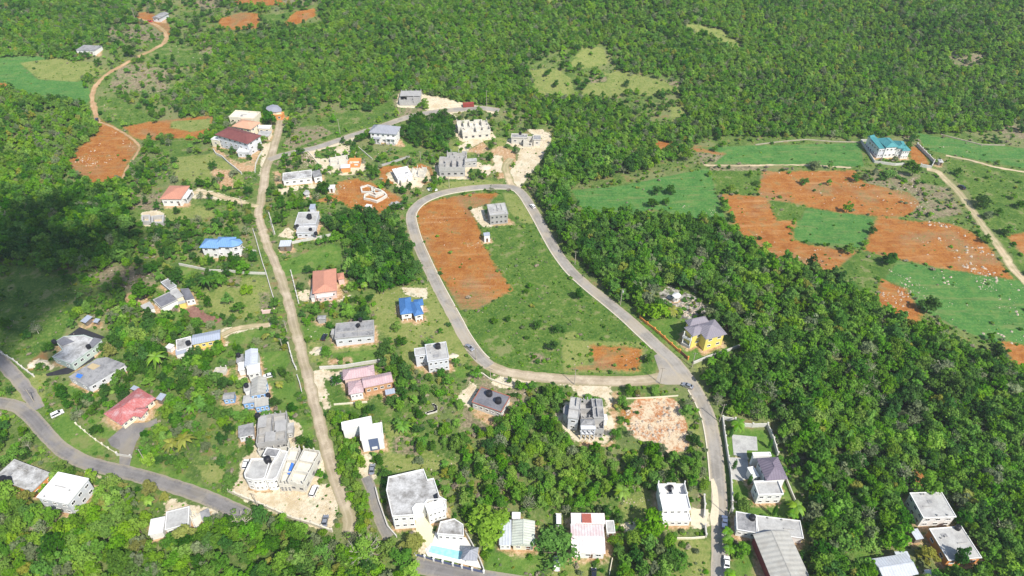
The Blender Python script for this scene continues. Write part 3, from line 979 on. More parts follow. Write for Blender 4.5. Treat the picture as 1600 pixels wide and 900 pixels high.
def hip_roof(mb, w, d, z, rise, over=.6, gable=False, thick=.18, hx=None):
    W, D = w / 2 + over, d / 2 + over
    if w >= d:
        r = W - (0 if gable else (D if hx is None else hx)); r = max(r, .01)
        E = [(-W, -D, z), (W, -D, z), (W, D, z), (-W, D, z)]
        A, B = (-r, 0, z + rise), (r, 0, z + rise)
        mb.face([E[0], E[1], B, A], [E[0][0], E[1][0], B[0], A[0]])
        mb.face([E[2], E[3], A, B], [E[2][0], E[3][0], A[0], B[0]])
        mb.face([E[1], E[2], B], [-D, D, 0]); mb.face([E[3], E[0], A], [D, -D, 0])
    else:
        r = D - (0 if gable else (W if hx is None else hx)); r = max(r, .01)
        E = [(-W, -D, z), (W, -D, z), (W, D, z), (-W, D, z)]
        A, B = (0, -r, z + rise), (0, r, z + rise)
        mb.face([E[1], E[2], B, A], [E[1][1], E[2][1], B[1], A[1]])
        mb.face([E[3], E[0], A, B], [E[3][1], E[0][1], A[1], B[1]])
        mb.face([E[0], E[1], A], [-W, W, 0]); mb.face([E[2], E[3], B], [W, -W, 0])
    for i in range(4):
        p, q = E[i], E[(i + 1) % 4]
        mb.face([(p[0], p[1], z - thick), (q[0], q[1], z - thick), q, p])
    mb.face([(p[0], p[1], z - thick) for p in E[::-1]])

def house(name, label, blocks, cat='house', near=None, group=None, fm=None):
    z0 = None
    root = None
    for bi, B in enumerate(blocks):
        H = B['H']
        R_ = Rect(B['q'], H, z0)
        if root is None:
            z0 = R_.z0
            root = empty(name, (R_.c[0], R_.c[1], z0))
            tag(root, label, cat, group)
            ox, oy = R_.c
            if near: PLACES.append((ox, oy, near))
            HOUSES[near or name] = (root, z0)
        APRON.append(([tuple(p) for p in R_.poly], 'pale' if 'unfinished' in name else 'tan', 2.6 if 'unfinished' in name else 1.0))
        base = B.get('base', 0.0)
        lo = base if base > 0 else -2.5
        wall, rm, kind = B.get('wall', WHITE), B.get('rm', ROOFG), B.get('roof', 'flat')
        wf = B.get('fm', fm or WHITE)
        if len(B['q']) != 4 or B.get('free'):
            loc = [(p[0] - ox, p[1] - oy) for p in R_.poly]
            FOOT.append([tuple(p) for p in R_.poly])
            a = sum(loc[i][0] * loc[(i + 1) % len(loc)][1] - loc[(i + 1) % len(loc)][0] * loc[i][1] for i in range(len(loc)))
            if a < 0: loc = loc[::-1]
            if kind == 'court':
                mb = MB(); mb.ring(loc, B.get('t', .3), lo, H); mb.build(B.get('wn', 'wall'), wall, root)
            elif kind == 'tent':
                inn = inset(loc, B.get('over', .5))
                mb = MB(); mb.prism(inn, lo, H - .02); mb.build('wall', wall, root)
                mb = MB()
                cxm = sum(p[0] for p in loc) / len(loc); cym = sum(p[1] for p in loc) / len(loc)
                for i in range(len(loc)):
                    p, q_ = loc[i], loc[(i + 1) % len(loc)]
                    mb.face([(p[0], p[1], H), (q_[0], q_[1], H), (cxm, cym, H + B.get('rise', 1.6))])
                    mb.face([(p[0], p[1], H - .15), (q_[0], q_[1], H - .15), (q_[0], q_[1], H), (p[0], p[1], H)])
                mb.build('roof', rm, root)
            else:
                mb = MB(); mb.prism(inset(loc, .15), lo, H - .2); mb.build('wall', wall, root)
                mb = MB(); mb.prism(loc, H - .2, H); r = mb.build('roof', rm, root)
                if B.get('par', 0) > 0:
                    mb = MB(); mb.ring(loc, .25, H + .003, H + B['par']); mb.build('parapet', B.get('pm', wall), r)
            if B.get('win'):
                # windows along the listed sides of a free outline: {side index: (n, storeys)}
                pts0 = [(p[0] - ox, p[1] - oy) for p in R_.poly]
                for si, (n, st) in B['win'].items():
                    si = {'f': 0, 'r': 1, 'b': 2, 'l': 3}.get(si, si)
                    p, q_ = Vector(pts0[si]), Vector(pts0[(si + 1) % len(pts0)])
                    e = q_ - p
                    if a < 0: e = -e; p, q_ = q_, p
                    fa = math.atan2(e.y, e.x); L = e.length
                    nn = Vector((e.y, -e.x)).normalized()
                    sh = (H - base) / st
                    for s_ in range(st):
                        for k in range(n):
                            c = p + e * ((k + .5) / n) - nn * .15
                            put_window(root, (0, 0, 0), c.x, c.y, base + s_ * sh + sh * .55, fa, min(1.5, L / n * .5), 1.2, wf)
            continue
        w, d = R_.w, R_.d
        over = B.get('over', .6 if kind in ('hip', 'gable', 'shed') else .25)
        if kind in ('hip', 'gable', 'shed', 'flat'):
            w -= 2 * over; d -= 2 * over
        M = (R_.c[0] - ox, R_.c[1] - oy, R_.ang)
        cw, sw = math.cos(R_.ang), math.sin(R_.ang)
        FOOT.append([tuple(p) for p in R_.poly])
        def newmb():
            mb = MB(); mb.M = M; return mb
        if kind == 'open':
            seed = random.Random(B.get('seed', bi * 7 + len(HOUSES)))
            fl = B.get('fl', max(H - 2.9, .15))
            mb = newmb()
            if fl > 1.5:
                mb.box(0, 0, (fl - .25 - 2.5) / 2, w - .4, d - .4, fl - .25 + 2.5)
                mb.build('lower_wall', wall, root)
                mb = newmb(); mb.box(0, 0, fl - .125, w, d, .25); mb.build('floor_slab', rm, root)
            else:
                mb.box(0, 0, (fl - 2.5) / 2, w - .1, d - .1, fl + 2.5); mb.build('floor_slab', rm, root)
            t = .22
            # outer walls, broken by openings
            for f in 'frbl':
                fx, fy, fa, L = face_frame(f, w - t, d - t)
                mb = newmb()
                n = max(2, int(L / 2.6))
                for k in range(n):
                    a0 = -L / 2 + L * k / n; a1 = -L / 2 + L * (k + 1) / n
                    hh = H - seed.choice([0, 0, 0, .25, .6, 1.2]) * B.get('ragged', 1)
                    seg = (a1 - a0)
                    x = fx + math.cos(fa) * (a0 + a1) / 2; y = fy + math.sin(fa) * (a0 + a1) / 2
                    if seed.random() < B.get('openp', .4) and k % 2:
                        mb.box(x, y, fl + .45, seg - .02, t, .9, fa)
                        mb.box(x, y, hh - .25, seg - .02, t, .5, fa)
                        for e in (-1, 1):
                            mb.box(x + math.cos(fa) * e * (seg / 2 - .35), y + math.sin(fa) * e * (seg / 2 - .35), (fl + .9 + hh - .5) / 2, .66, t, hh - .5 - fl - .9, fa)
                    else:
                        mb.box(x, y, (fl + hh) / 2, seg - .02, t, hh - fl, fa)
                mb.build('wall', wall, root)
            # partitions
            nx_, ny_ = max(1, int(w / 3.6)), max(1, int(d / 3.6))
            for i in range(1, nx_):
                if seed.random() < .85:
                    x = -w / 2 + w * i / nx_
                    mb = newmb(); a = seed.choice([0, 0, .3, .5])
                    y0 = -d / 2 + t + .01 + a * (d - 2 * t); y1 = d / 2 - t - .01 - seed.choice([0, .3, 0]) * d * .5
                    if y1 - y0 > 1.2:
                        hh = H - .03 - seed.choice([0, 0, .5])
                        mb.box(x, (y0 + y1) / 2, (fl + hh) / 2, .18, y1 - y0, hh - fl); mb.build('partition', wall, root)
            for j in range(1, ny_):
                y = -d / 2 + d * j / ny_
                i = seed.randint(0, nx_ - 1)
                x0 = -w / 2 + w * i / nx_ + .1 + (t if i == 0 else 0)
                x1 = -w / 2 + w * min(nx_, i + 1 + seed.randint(0, 1)) / nx_ - .1
                x1 = min(x1, w / 2 - t - .02)
                mb = newmb(); mb.box((x0 + x1) / 2, y, (fl + H - .08) / 2, x1 - x0, .18, H - .08 - fl); mb.build('partition', wall, root)
            # partly poured roof over some rooms
            if B.get('cover'):
                for (a0, b0, a1, b1) in B['cover']:
                    mb = newmb(); mb.box((a0 + a1) / 2 * w, (b0 + b1) / 2 * d, H + .1, (a1 - a0) * w, (b1 - b0) * d, .2); mb.build('roof', B.get('cm', rm), root)
            # starter columns standing above the walls
            for i in range(B.get('cols', 3) + 1):
                for y in (-d / 2 + .2, d / 2 - .2):
                    if seed.random() < .75:
                        x = -w / 2 + .2 + (w - .4) * i / max(1, B.get('cols', 3))
                        mb = newmb(); hh = seed.uniform(.5, 1.4)
                        mb.box(x, y, H + hh / 2 - .3, .34, .34, hh + .6); mb.build('column', wall, root)
            if B.get('win') and fl > 2:
                add_windows(root, M, w - .4, d - .4, fl, 0, B['win'], CONC)
            continue
        # solid body
        mb = newmb(); top = H - (.2 if kind == 'flat' else .18)
        if B.get('stilts'):
            lo = B['stilts']
            for x in (-w / 2 + .3, 0, w / 2 - .3):
                for y in (-d / 2 + .3, d / 2 - .3):
                    mc = newmb(); mc.box(x, y, (lo - 2) / 2, .4, .4, lo + 2); mc.build('column', wall, root)
        mb.box(0, 0, (lo + top) / 2, w, d, top - lo); mb.build('wall', wall, root)
        if kind == 'flat':
            mb = newmb(); mb.box(0, 0, H - .1, w + 2 * over, d + 2 * over, .2); r = mb.build('roof', rm, root)
            if B.get('par', 0) > 0:
                hw, hd = w / 2 + over, d / 2 + over
                mb = newmb(); mb.ring([(-hw, -hd), (hw, -hd), (hw, hd), (-hw, hd)], .25, H + .003, H + B['par']); mb.build('parapet', B.get('pm', wall), r)
            rs = random.Random(int(w * 100 + d * 10))
            if w * d > 55 and rm is not ROOFD:
                for k in range(rs.randint(2, 5)):       # reinforcement stubs and low curbs left on the slab
                    sx_, sy_ = rs.uniform(-.42, .42) * w, rs.choice((-.44, .44, rs.uniform(-.3, .3))) * d
                    mb = newmb(); mb.box(sx_, sy_, H + .3, .34, .34, .6); mb.build('column_stub', CONC, r)
                if rs.random() < .6:
                    mb = newmb(); mb.box(rs.uniform(-.25, .25) * w, rs.uniform(-.1, .3) * d, H + .13, w * rs.uniform(.2, .4), .22, .25); mb.build('upstand', CONC, r)
                if rs.random() < .5:
                    mb = newmb(); mb.box(rs.uniform(-.3, .3) * w, rs.uniform(-.3, .3) * d, H + .062, rs.uniform(1.2, 2.4), rs.uniform(1, 2), .12); mb.build('roof_hatch', ROOFG, r)
            for (a0, b0, a1, b1, hh) in B.get('beams', ()):   # upstands and half-built walls on the slab
                mb = newmb(); mb.box((a0 + a1) / 2 * w, (b0 + b1) / 2 * d, H + hh / 2 + .002, max(.2, abs(a1 - a0) * w), max(.2, abs(b1 - b0) * d), hh); mb.build('upstand', B.get('pm', wall), r)
        elif kind in ('hip', 'gable'):
            mb = newmb(); rise = B.get('rise', min(w, d) * .22)
            hip_roof(mb, w, d, H, rise, over, kind == 'gable', hx=B.get('hx')); r = mb.build('roof', rm, root)
            if kind == 'gable':
                mb = newmb()
                for sg in (-1, 1):
                    mb = newmb()
                    if w >= d:
                        mb.face([(sg * w / 2, -d / 2, H - .18), (sg * w / 2, d / 2, H - .18), (sg * w / 2, 0, H + rise * .93)])
                    else:
                        mb.face([(-w / 2, sg * d / 2, H - .18), (w / 2, sg * d / 2, H - .18), (0, sg * d / 2, H + rise * .93)])
                    mb.build('gable_wall', wall, root)
            # ridge cap
            L = max(w, d) / 2 + over - (0 if kind == 'gable' else (min(w, d) / 2 + over if B.get('hx') is None else B['hx']))
            if L > .3:
                mb = newmb()
                mb.box(0, 0, H + rise + .03, (2 * L if w >= d else .35), (.35 if w >= d else 2 * L), .1); mb.build('ridge_cap', B.get('ridge', rm), r)
        elif kind == 'shed':
            rise = B.get('rise', .8)
            mb = newmb(); W, D = w / 2 + over, d / 2 + over
            mb.face([(-W, -D, H), (W, -D, H), (W, D, H + rise), (-W, D, H + rise)], [-W, W, W, -W])
            mb.face([(-W, D, H + rise - .12), (W, D, H + rise - .12), (W, -D, H - .12), (-W, -D, H - .12)])
            for a, b in (((-W, -D, H), (W, -D, H)), ((W, D, H + rise), (-W, D, H + rise)), ((W, -D, H), (W, D, H + rise)), ((-W, D, H + rise), (-W, -D, H))):
                mb.face([(a[0], a[1], a[2] - .12), (b[0], b[1], b[2] - .12), b, a])
            mb.build('roof', rm, root)
        if B.get('win'):
            add_windows(root, M, w, d, top, max(base, B.get('stilts', 0)), B['win'], wf)
        for (f, t) in B.get('door', ()):
            fx, fy, fa, L = face_frame(f, w, d)
            x = fx + math.cos(fa) * t * L; y = fy + math.sin(fa) * t * L
            mb = MB(); mb.box(0, -.03, 1.05, 1.0, .1, 2.1)
            o = mb.build('door', DOORM, root); o.location = (M[0] + cw * x - sw * y, M[1] + sw * x + cw * y, base + B.get('doorz', .25)); o.rotation_euler = (0, 0, R_.ang + fa)
            hb = MB(); hb.box(.38, -.1, 1.0, .06, .06, .16); hb.build('handle', CHROME, o)
        for (f, t0, t1, dep, hz, nc, pm_, rmm) in B.get('porch', ()):
            fx, fy, fa, L = face_frame(f, w, d)
            P = MB(); P.M = M
            def loc(t, o_):
                lx, ly = t * L, -o_
                return fx + math.cos(fa) * lx - math.sin(fa) * ly, fy + math.sin(fa) * lx + math.cos(fa) * ly
            xc, yc = loc((t0 + t1) / 2, dep / 2 + .003)
            mb = newmb(); mb.box(xc, yc, hz, (t1 - t0) * L, dep, .2, fa); mb.build('porch_roof', rmm, root)
            for k in range(nc):
                x, y = loc(t0 + (t1 - t0) * (k + .5 * (nc == 1)) / max(1, nc - 1) * .94 + .03 * (t1 - t0), dep - .25)
                mb = newmb(); mb.box(x, y, (hz - .1 - 1.5) / 2, .32, .32, hz - .1 + 1.5, fa); mb.build('column', pm_, root)
            if hz > 3.6:      # balcony slab and balustrade half way up
                mb = newmb(); mb.box(xc, yc, hz / 2, (t1 - t0) * L, dep, .2, fa); bal = mb.build('balcony', pm_, root)
                x, y = loc((t0 + t1) / 2, dep - .06)
                mb = newmb(); mb.box(x, y, hz / 2 + .55, (t1 - t0) * L, .12, .9, fa); mb.build('balustrade', pm_, bal)
            x, y = loc((t0 + t1) / 2, dep / 2)
            mb = newmb(); mb.box(x, y, -.65, (t1 - t0) * L, dep, 1.7, fa); mb.build('porch_floor', CONC, root)
    return root

def tank(key, x, y, H, label, house_near, r=.85, h=1.7, mat=None):
    """black ribbed water tank standing on a roof of height H"""
    (u, v), = px(key, x, y)
    z0 = HOUSES[house_near][1]
    wx, wy = atz(u, v, z0 + H + h * .5)
    t = empty('water_tank', (wx, wy, z0 + H))
    tag(t, label, 'water tank', 'water tanks on the roofs')
    mb = MB()
    prof = [(0, .004), (r, .004), (r, .15)]
    for k in range(5):
        z = .15 + (h * .72) * k / 5
        prof += [(r * 1.03, z + h * .05), (r, z + h * .12)]
    prof += [(r, h * .82), (r * .45, h * .95)]
    mb.lathe(prof, 16); mb.build('body', mat or BLACKP, t, smooth=False)
    mb = MB(); mb.lathe([(r * .45, h * .95), (r * .5, h * .95), (r * .5, h * 1.0), (0, h * 1.02)], 12); mb.build('lid', mat or BLACKP, t)
    return t
# roofing
MAROON = rib('maroon_sheet_roof', (.17, .055, .05), (.24, .09, .08), .3, .5)
PEACH = rib('peach_shingle_roof', (.60, .34, .22), (.5, .28, .18), .3, .8)
GREYSH = rib('grey_shingle_roof', (.31, .32, .36), (.26, .27, .30), .3, .7)
SALMON = rib('salmon_roof', (.52, .24, .16), (.44, .20, .14), .3, .75)
REDR = rib('red_sheet_roof', (.42, .10, .09), (.55, .42, .42), .22, .55)
BLUER = rib('blue_tile_roof', (.14, .28, .52), (.20, .35, .56), .3, .5)
BLUED = rib('deep_blue_roof', (.05, .15, .36), (.08, .20, .42), .3, .45)
TEAL = rib('teal_metal_roof', (.05, .23, .24), (.09, .29, .30), .3, .4)
MAUVE = rib('mauve_roof', (.44, .30, .31), (.52, .40, .40), .4, .75)
PURPLE = rib('purple_grey_roof', (.17, .14, .18), (.21, .18, .22), .3, .7)
TAUPE = rib('taupe_shingle_roof', (.22, .20, .23), (.26, .24, .26), .3, .75)
ZINC = rib('pale_zinc_roof', (.52, .55, .60), (.42, .43, .45), .3, .35)
ZINCG = rib('greenish_zinc_roof', (.55, .58, .49), (.44, .45, .38), .4, .5)
BARN = rib('dull_metal_roof', (.42, .41, .37), (.33, .31, .27), .4, .5, 1.6)
PINKZ = rib('faded_pink_roof', (.66, .50, .48), (.74, .70, .68), .5, .6)
BLUEG = rib('blue_grey_sheet_roof', (.36, .40, .48), (.32, .34, .38), .3, .4)

q = px
BRICKO = surf('tan_brick', (.52, .30, .16), .9, (.42, .24, .13), .3, .8, .08)
house('small_house', 'small white farmhouse with a flat grey roof alone on the far hillside', [
    dict(q=q('P', 121,78, 153,80, 154,71, 128,70), H=3.4, rm=ROOFG, wall=WHITE, win={'f': (3, 1)}, door=[('f', .3)])], near='the lone hillside farmhouse')
house('farm_house', 'tiny pale blue-grey farmhouse at the end of the rust coloured track', [
    dict(q=q('P', 243,28, 257,29, 257,20, 245,19), H=3.0, roof='gable', rm=ROOFG, wall=WHITE2, win={'f': (2, 1)}, rise=.9)], near='the tiny farmhouse')
house('mansion', 'three storey pale mansion with a broad maroon metal roof', [
    dict(q=q('X7', 85,440, 470,600, 545,425, 165,365), H=8.2, roof='hip', rm=MAROON, wall=WHITE2, win={'f': (6, 3), 'r': (2, 3)}, rise=2.6, over=.8),
    dict(q=q('X7', 320,665, 455,665, 480,600, 330,590), H=3.4, roof='flat', rm=ROOFW, wall=WHITE2, win={'f': (2, 1)}, par=.8),
    dict(q=q('X7', 10,505, 120,530, 110,480, 20,470), H=4.5, roof='flat', rm=ROOFW, wall=CREAM, win={'f': (1, 1)}, over=.1)], near='the maroon roof mansion')
house('house', 'cream house with a peach shingle roof behind the maroon mansion', [
    dict(q=q('X7', 265,355, 485,400, 555,300, 330,268), H=5.6, roof='hip', rm=PEACH, wall=CREAM, win={'r': (2, 2), 'f': (3, 2)}, rise=2.0)], near='the peach roof house')
house('house', 'boxy cream two storey house with bare parapet and square openings', [
    dict(q=q('X7', 225,255, 540,285, 545,195, 275,182), H=6.0, roof='flat', rm=PALEC, wall=CREAM, par=1.0, win={'f': (4, 2), 'l': (1, 2)}, fm=CREAM, over=.05)], near='the boxy cream house')
house('house', 'low cream twin roofed cottage beside the top of the hill street', [
    dict(q=q('X7', 555,380, 695,382, 700,340, 560,338), H=3.4, roof='flat', rm=ROOFW, wall=CREAM, win={'f': (2, 1)}),
    dict(q=q('X7', 545,470, 690,472, 695,410, 550,408), H=3.0, roof='flat', rm=ROOFL, wall=CREAM, win={'f': (2, 1)}, door=[('f', .35)])], near='the twin roofed cottage')
house('house', 'round fronted house with pale grey roof and orange porch at the street end', [
    dict(q=q('X7', 640,150, 690,185, 760,190, 825,180, 825,150, 780,108, 720,98, 650,125), H=5.0, roof='tent', rm=GREYSH, wall=CREAM, rise=1.2),
    dict(q=q('X7', 720,225, 850,230, 830,185, 720,180), H=3.2, roof='flat', rm=ORANGEW, wall=ORANGEW, win={'f': (2, 1)})], near='the round fronted house')
house('mansion', 'white two storey mansion with a grey hip roof under the upper street', [
    dict(q=q('S4', 890,150, 1175,175, 1110,95, 910,85), H=6.6, roof='hip', rm=GREYSH, wall=WHITE, win={'f': (5, 2), 'l': (3, 2), 'r': (2, 2)}, rise=3.0, over=.7,
         porch=[('f', -.42, -.1, 2.4, 3.4, 3, WHITE, GREYSH), ('f', .12, .46, 1.6, 3.6, 3, WHITE, ROOFW)])], near='the white mansion under the upper street')
house('unfinished_house', 'grey roofless block house with dark doorways at the edge of the woods', [
    dict(q=q('S5', 140,135, 310,140, 295,60, 125,68), H=3.6, roof='open', rm=CONC, wall=BLOCK, fl=.2, cols=4, seed=3, openp=.7,
         cover=[(-.5, -.1, .5, .5)])], near='the roofless block house by the woods')
house('unfinished_house', 'pale roofless block shell standing open above the red cut', [
    dict(q=q('S5', 645,400, 890,380, 860,345, 640,365), H=5.4, roof='open', rm=PALEC, wall=PALEC, win={'f': (4, 1)}, cols=4, seed=5),
    dict(q=q('S5', 605,365, 860,340, 850,295, 605,305), H=5.6, roof='open', rm=PALEC, wall=PALEC, cols=4, seed=8, win={'l': (1, 1)})], near='the pale roofless shell')
house('unfinished_house', 'whitish half built house with black tank above the pale scree', [
    dict(q=q('S5', 1045,450, 1170,455, 1200,425, 1060,420), H=4.4, roof='flat', rm=ROOFG, wall=PALEC, win={'f': (2, 1)}, par=.5),
    dict(q=q('S5', 1150,475, 1225,478, 1235,440, 1160,435), H=4.2, roof='open', rm=PALEC, wall=PALEC, seed=4, fl=.3),
    dict(q=q('S5', 1235,470, 1305,468, 1290,432, 1230,430), H=4.4, roof='flat', rm=ROOFG, wall=PALEC, win={'f': (1, 1)}, par=.3)], near='the house above the scree')
tank('S5', 1127, 412, 4.4, 'black water tank on the half built house above the pale scree', 'the house above the scree')
house('unfinished_house', 'large grey two storey shell of raw concrete bristling with columns', [
    dict(q=q('S5', 470,690, 680,690, 660,600, 440,610), H=6.6, roof='open', rm=CONC, wall=BLOCK, win={'f': (4, 1), 'l': (3, 1)}, cols=5, seed=21),
    dict(q=q('S5', 500,600, 690,590, 680,560, 540,562), H=7.2, roof='open', rm=CONC, wall=BLOCK, fl=4.0, cols=5, seed=2),
    dict(q=q('S5', 640,655, 770,640, 765,620, 640,625), H=3.8, roof='flat', rm=ROOFL, wall=BLOCK, win={'f': (3, 1)})], near='the big grey concrete shell')
house('house', 'low white house with an old mouldy flat roof by the upper crossing', [
    dict(q=q('S4', 125,575, 380,545, 375,480, 120,510), H=3.6, roof='flat', rm=ROOFM, wall=WHITE, win={'f': (4, 1)}, par=.15),
    dict(q=q('S4', 385,550, 465,530, 450,480, 380,490), H=3.4, roof='flat', rm=ROOFG, wall=WHITE, win={'f': (1, 1)})], near='the mouldy flat roof house')
house('unfinished_house', 'low unfinished house with orange veranda wall and bare pale rooms', [
    dict(q=q('S4', 570,440, 695,415, 690,355, 500,360), H=3.0, roof='open', rm=PALEC, wall=PALEC, fl=.3, seed=6, cols=3),
    dict(q=q('S4', 690,420, 805,425, 800,365, 700,370), H=3.0, roof='open', rm=PALEC, wall=ORANGEW, fl=.3, seed=9, cols=2),
    dict(q=q('S4', 630,465, 715,460, 715,430, 630,435), H=2.8, roof='flat', rm=ROOFW, wall=ORANGEW)], near='the orange veranda shell')
house('unfinished_house', 'bright white flat roof house with unroofed rooms on red earth', [
    dict(q=q('S5', 130,790, 235,760, 195,690, 45,712), H=3.6, roof='flat', rm=ROOFW, wall=WHITE, win={'l': (3, 1)}, par=.12, fm=CONC),
    dict(q=q('S5', 130,820, 280,800, 240,765, 140,785), H=3.0, roof='open', rm=PALEC, wall=CREAM, fl=.3, seed=12),
    dict(q=q('S5', 240,745, 355,760, 330,690, 210,690), H=2.4, roof='open', rm=PALEC, wall=PALEC, fl=.2, seed=13, ragged=1.5)], near='the white slab house on red earth')
def low_walls(name, label, key, loops, H=1.0, mat=None, near=None):
    P = [gpts(px(key, *l)) for l in loops]
    c = np.mean(np.array(P[0]), 0); z0 = H1(*c)
    root = empty(name, (c[0], c[1], z0)); tag(root, label, 'foundation')
    for l in P:
        FOOT.append(l)
        loc = [(p[0] - c[0], p[1] - c[1]) for p in l]
        mb = MB(); mb.ring(loc, .8, -1.2, H); mb.build('foundation_wall', mat or PALEC, root)
    if near: PLACES.append((c[0], c[1], near))
    return root
low_walls('house_foundation', 'ring of low white foundation walls on bare red soil', 'S4',
          [(805,640, 870,620, 940,650, 930,690, 880,690, 815,685), (840,710, 880,695, 940,720, 1020,690, 1045,720, 1000,750, 950,775, 890,755, 835,745), (900,640, 990,670, 1020,690, 940,705, 905,680)], 1.0, near='the white foundations')
house('garage', 'small white roofed garage tucked beside a dark round tree', [
    dict(q=q('S4', 525,645, 585,645, 575,610, 530,612), H=2.8, roof='flat', rm=ROOFW, wall=WHITE, door=[('f', 0)])], cat='garage')
house('shed', 'small white shed on the red soil below the foundations', [
    dict(q=q('S4', 850,800, 905,810, 900,785, 855,778), H=2.0, roof='flat', rm=ROOFW, wall=WHITE)], cat='shed')
house('hut', 'low white round topped hut beside the mouldy flat roof house', [
    dict(q=q('S4', 300,685, 320,700, 345,700, 362,685, 350,660, 325,655), H=2.2, roof='tent', rm=ROOFL, wall=WHITE, rise=.5)], cat='hut')
# shipping container
def container():
    a = atz(*px('S5', 655, 195)[0], H1(*at(732, 164)[:2]) + .0); b = atz(*px('S5', 740, 188)[0], H1(*at(732, 164)[:2]))
    c = ((a[0] + b[0]) / 2, (a[1] + b[1]) / 2); ang = math.atan2(b[1] - a[1], b[0] - a[0])
    z = H1(*c) + .12
    root = empty('shipping_container', (c[0], c[1], z), ang)
    tag(root, 'rusty red shipping container beside the upper street', 'container')
    m = surf('rusty_red_steel', (.33, .06, .05), .6, (.2, .05, .03), .4, .5, .08)
    mb = MB(); mb.box(0, 0, 1.3, 7.2, 2.4, 2.5)
    for k in range(24):
        x = -3.45 + k * .3
        mb.box(x, -1.22, 1.3, .14, .06, 2.2); mb.box(x, 1.22, 1.3, .14, .06, 2.2)
    mb.build('body', m, root)
    for s in (-1, 1):
        mb = MB(); mb.box(3.63, s * .58, 1.3, .06, 1.12, 2.3); d = mb.build('door', m, root)
        mb = MB(); mb.box(3.70, s * .3, 1.3, .05, .05, 2.1); mb.build('lock_rod', CHROME, d)
    for sx in (-3.5, 3.5):
        for sy in (-1.1, 1.1):
            mb = MB(); mb.box(sx, sy, -.05, .2, .2, .3); mb.build('corner_post', m, root)
    FOOT.append([(c[0] - 4, c[1] - 2), (c[0] + 4, c[1] - 2), (c[0] + 4, c[1] + 2), (c[0] - 4, c[1] + 2)])
container()

# ---- left side
house('house', 'small white house with a salmon hip roof by the sandy drive', [
    dict(q=q('A1', 768,935, 870,932, 868,872, 775,868), H=4.6, roof='hip', rm=SALMON, wall=WHITE, win={'f': (3, 1)}, rise=1.6, door=[('f', .35)],
         porch=[('r', -.3, .4, 2.2, 3.0, 2, WHITE, ROOFW)])], near='the salmon hip roof house')
low_walls('ruined_walls', 'grey roofless ruin walls below the salmon roof house', 'B1', [(670,125, 710,122, 712,155, 670,155), (716,128, 775,122, 772,160, 716,160)], 2.2, BLOCK, near='the roofless ruin')
house('mansion', 'white villa with bright blue hip roof and rounded bay', [
    dict(q=q('B1', 935,262, 1022,262, 1050,222, 960,216), H=6.4, roof='hip', rm=BLUER, wall=WHITE, win={'f': (2, 2), 'l': (2, 2)}, rise=1.9, over=.8),
    dict(q=q('B1', 1000,258, 1090,256, 1100,212, 1020,208), H=6.5, roof='hip', rm=BLUER, wall=WHITE, win={'f': (2, 2)}, rise=2.3, over=.8),
    dict(q=q('B1', 1045,252, 1085,258, 1120,250, 1138,236, 1125,220, 1075,216, 1045,232), H=6.35, roof='tent', rm=BLUER, wall=WHITE, rise=1.7, over=.8, win={0: (1, 2), 1: (1, 2), 2: (1, 2)})], near='the blue roofed villa')
house('house', 'rambling single storey house of four joined grey slab roofs', [
    dict(q=q('S8', 175,490, 235,545, 350,490, 290,435), H=3.2, roof='flat', rm=ROOFD, wall=WHITE, par=.3, win={'f': (3, 1)}, pm=ROOFL, free=1),
    dict(q=q('S8', 290,430, 330,478, 395,465, 350,410), H=3.5, roof='flat', rm=ROOFL, wall=CREAM),
    dict(q=q('S8', 365,410, 405,490, 468,478, 425,405), H=3.2, roof='flat', rm=ROOFD, wall=WHITE, win={0: (1, 1), 1: (2, 1)}, free=1),
    dict(q=q('S8', 225,365, 290,415, 345,395, 285,340), H=3.0, roof='flat', rm=ROOFG, wall=WHITE2, par=.2),
    dict(q=q('S8', 88,532, 120,568, 188,545, 150,495), H=2.6, roof='flat', rm=ROOFL, wall=WHITE, win={}),
    dict(q=q('S8', 352,520, 408,505, 400,490, 350,500), H=2.9, roof='flat', rm=ROOFL, wall=YELLOW)], near='the rambling grey slab house')
house('shed', 'pale sheet roofed lean-to shed at the dark field edge', [
    dict(q=q('S7', 560,100, 600,108, 652,72, 620,55), H=2.6, roof='shed', rm=BLUEG, wall=WOOD, rise=.3)], cat='shed', near='the field edge shed')
house('shed', 'tiny grey shed beside the lean-to at the dark field edge', [
    dict(q=q('S7', 655,105, 690,110, 700,85, 668,80), H=2.2, roof='shed', rm=BLUEG, wall=WOOD, rise=.3)], cat='shed')
house('house', 'old house with heavily stained patchwork slab roof and tarred yard', [
    dict(q=q('S7', 365,350, 500,400, 720,240, 590,195, 450,205, 390,240, 440,300), H=3.4, roof='flat', rm=ROOFM, wall=MINT, par=.15, free=1, win={1: (5, 1), 0: (2, 1)}),
    dict(q=q('S7', 615,270, 650,285, 715,225, 660,212), H=3.9, roof='flat', rm=ROOFD, wall=MINT, free=1),
    dict(q=q('S7', 390,240, 440,270, 520,240, 450,205), H=3.85, roof='flat', rm=ROOFD, wall=WHITE2, free=1)], near='the patchwork slab house')
tank('S7', 378, 240, 3.9, 'black water tank at the back corner of the patchwork slab house', 'the patchwork slab house')
tank('S7', 620, 275, 3.9, 'black water tank in the middle of the patchwork slab house', 'the patchwork slab house')
house('house', 'grey slab roofed house with sandy boards drying on its roof', [
    dict(q=q('S7', 480,490, 620,560, 885,400, 750,350, 680,360), H=3.4, roof='flat', rm=ROOFG, wall=WHITE2, par=0, free=1, win={1: (4, 1), 0: (2, 1)})], near='the house with boards on its roof')
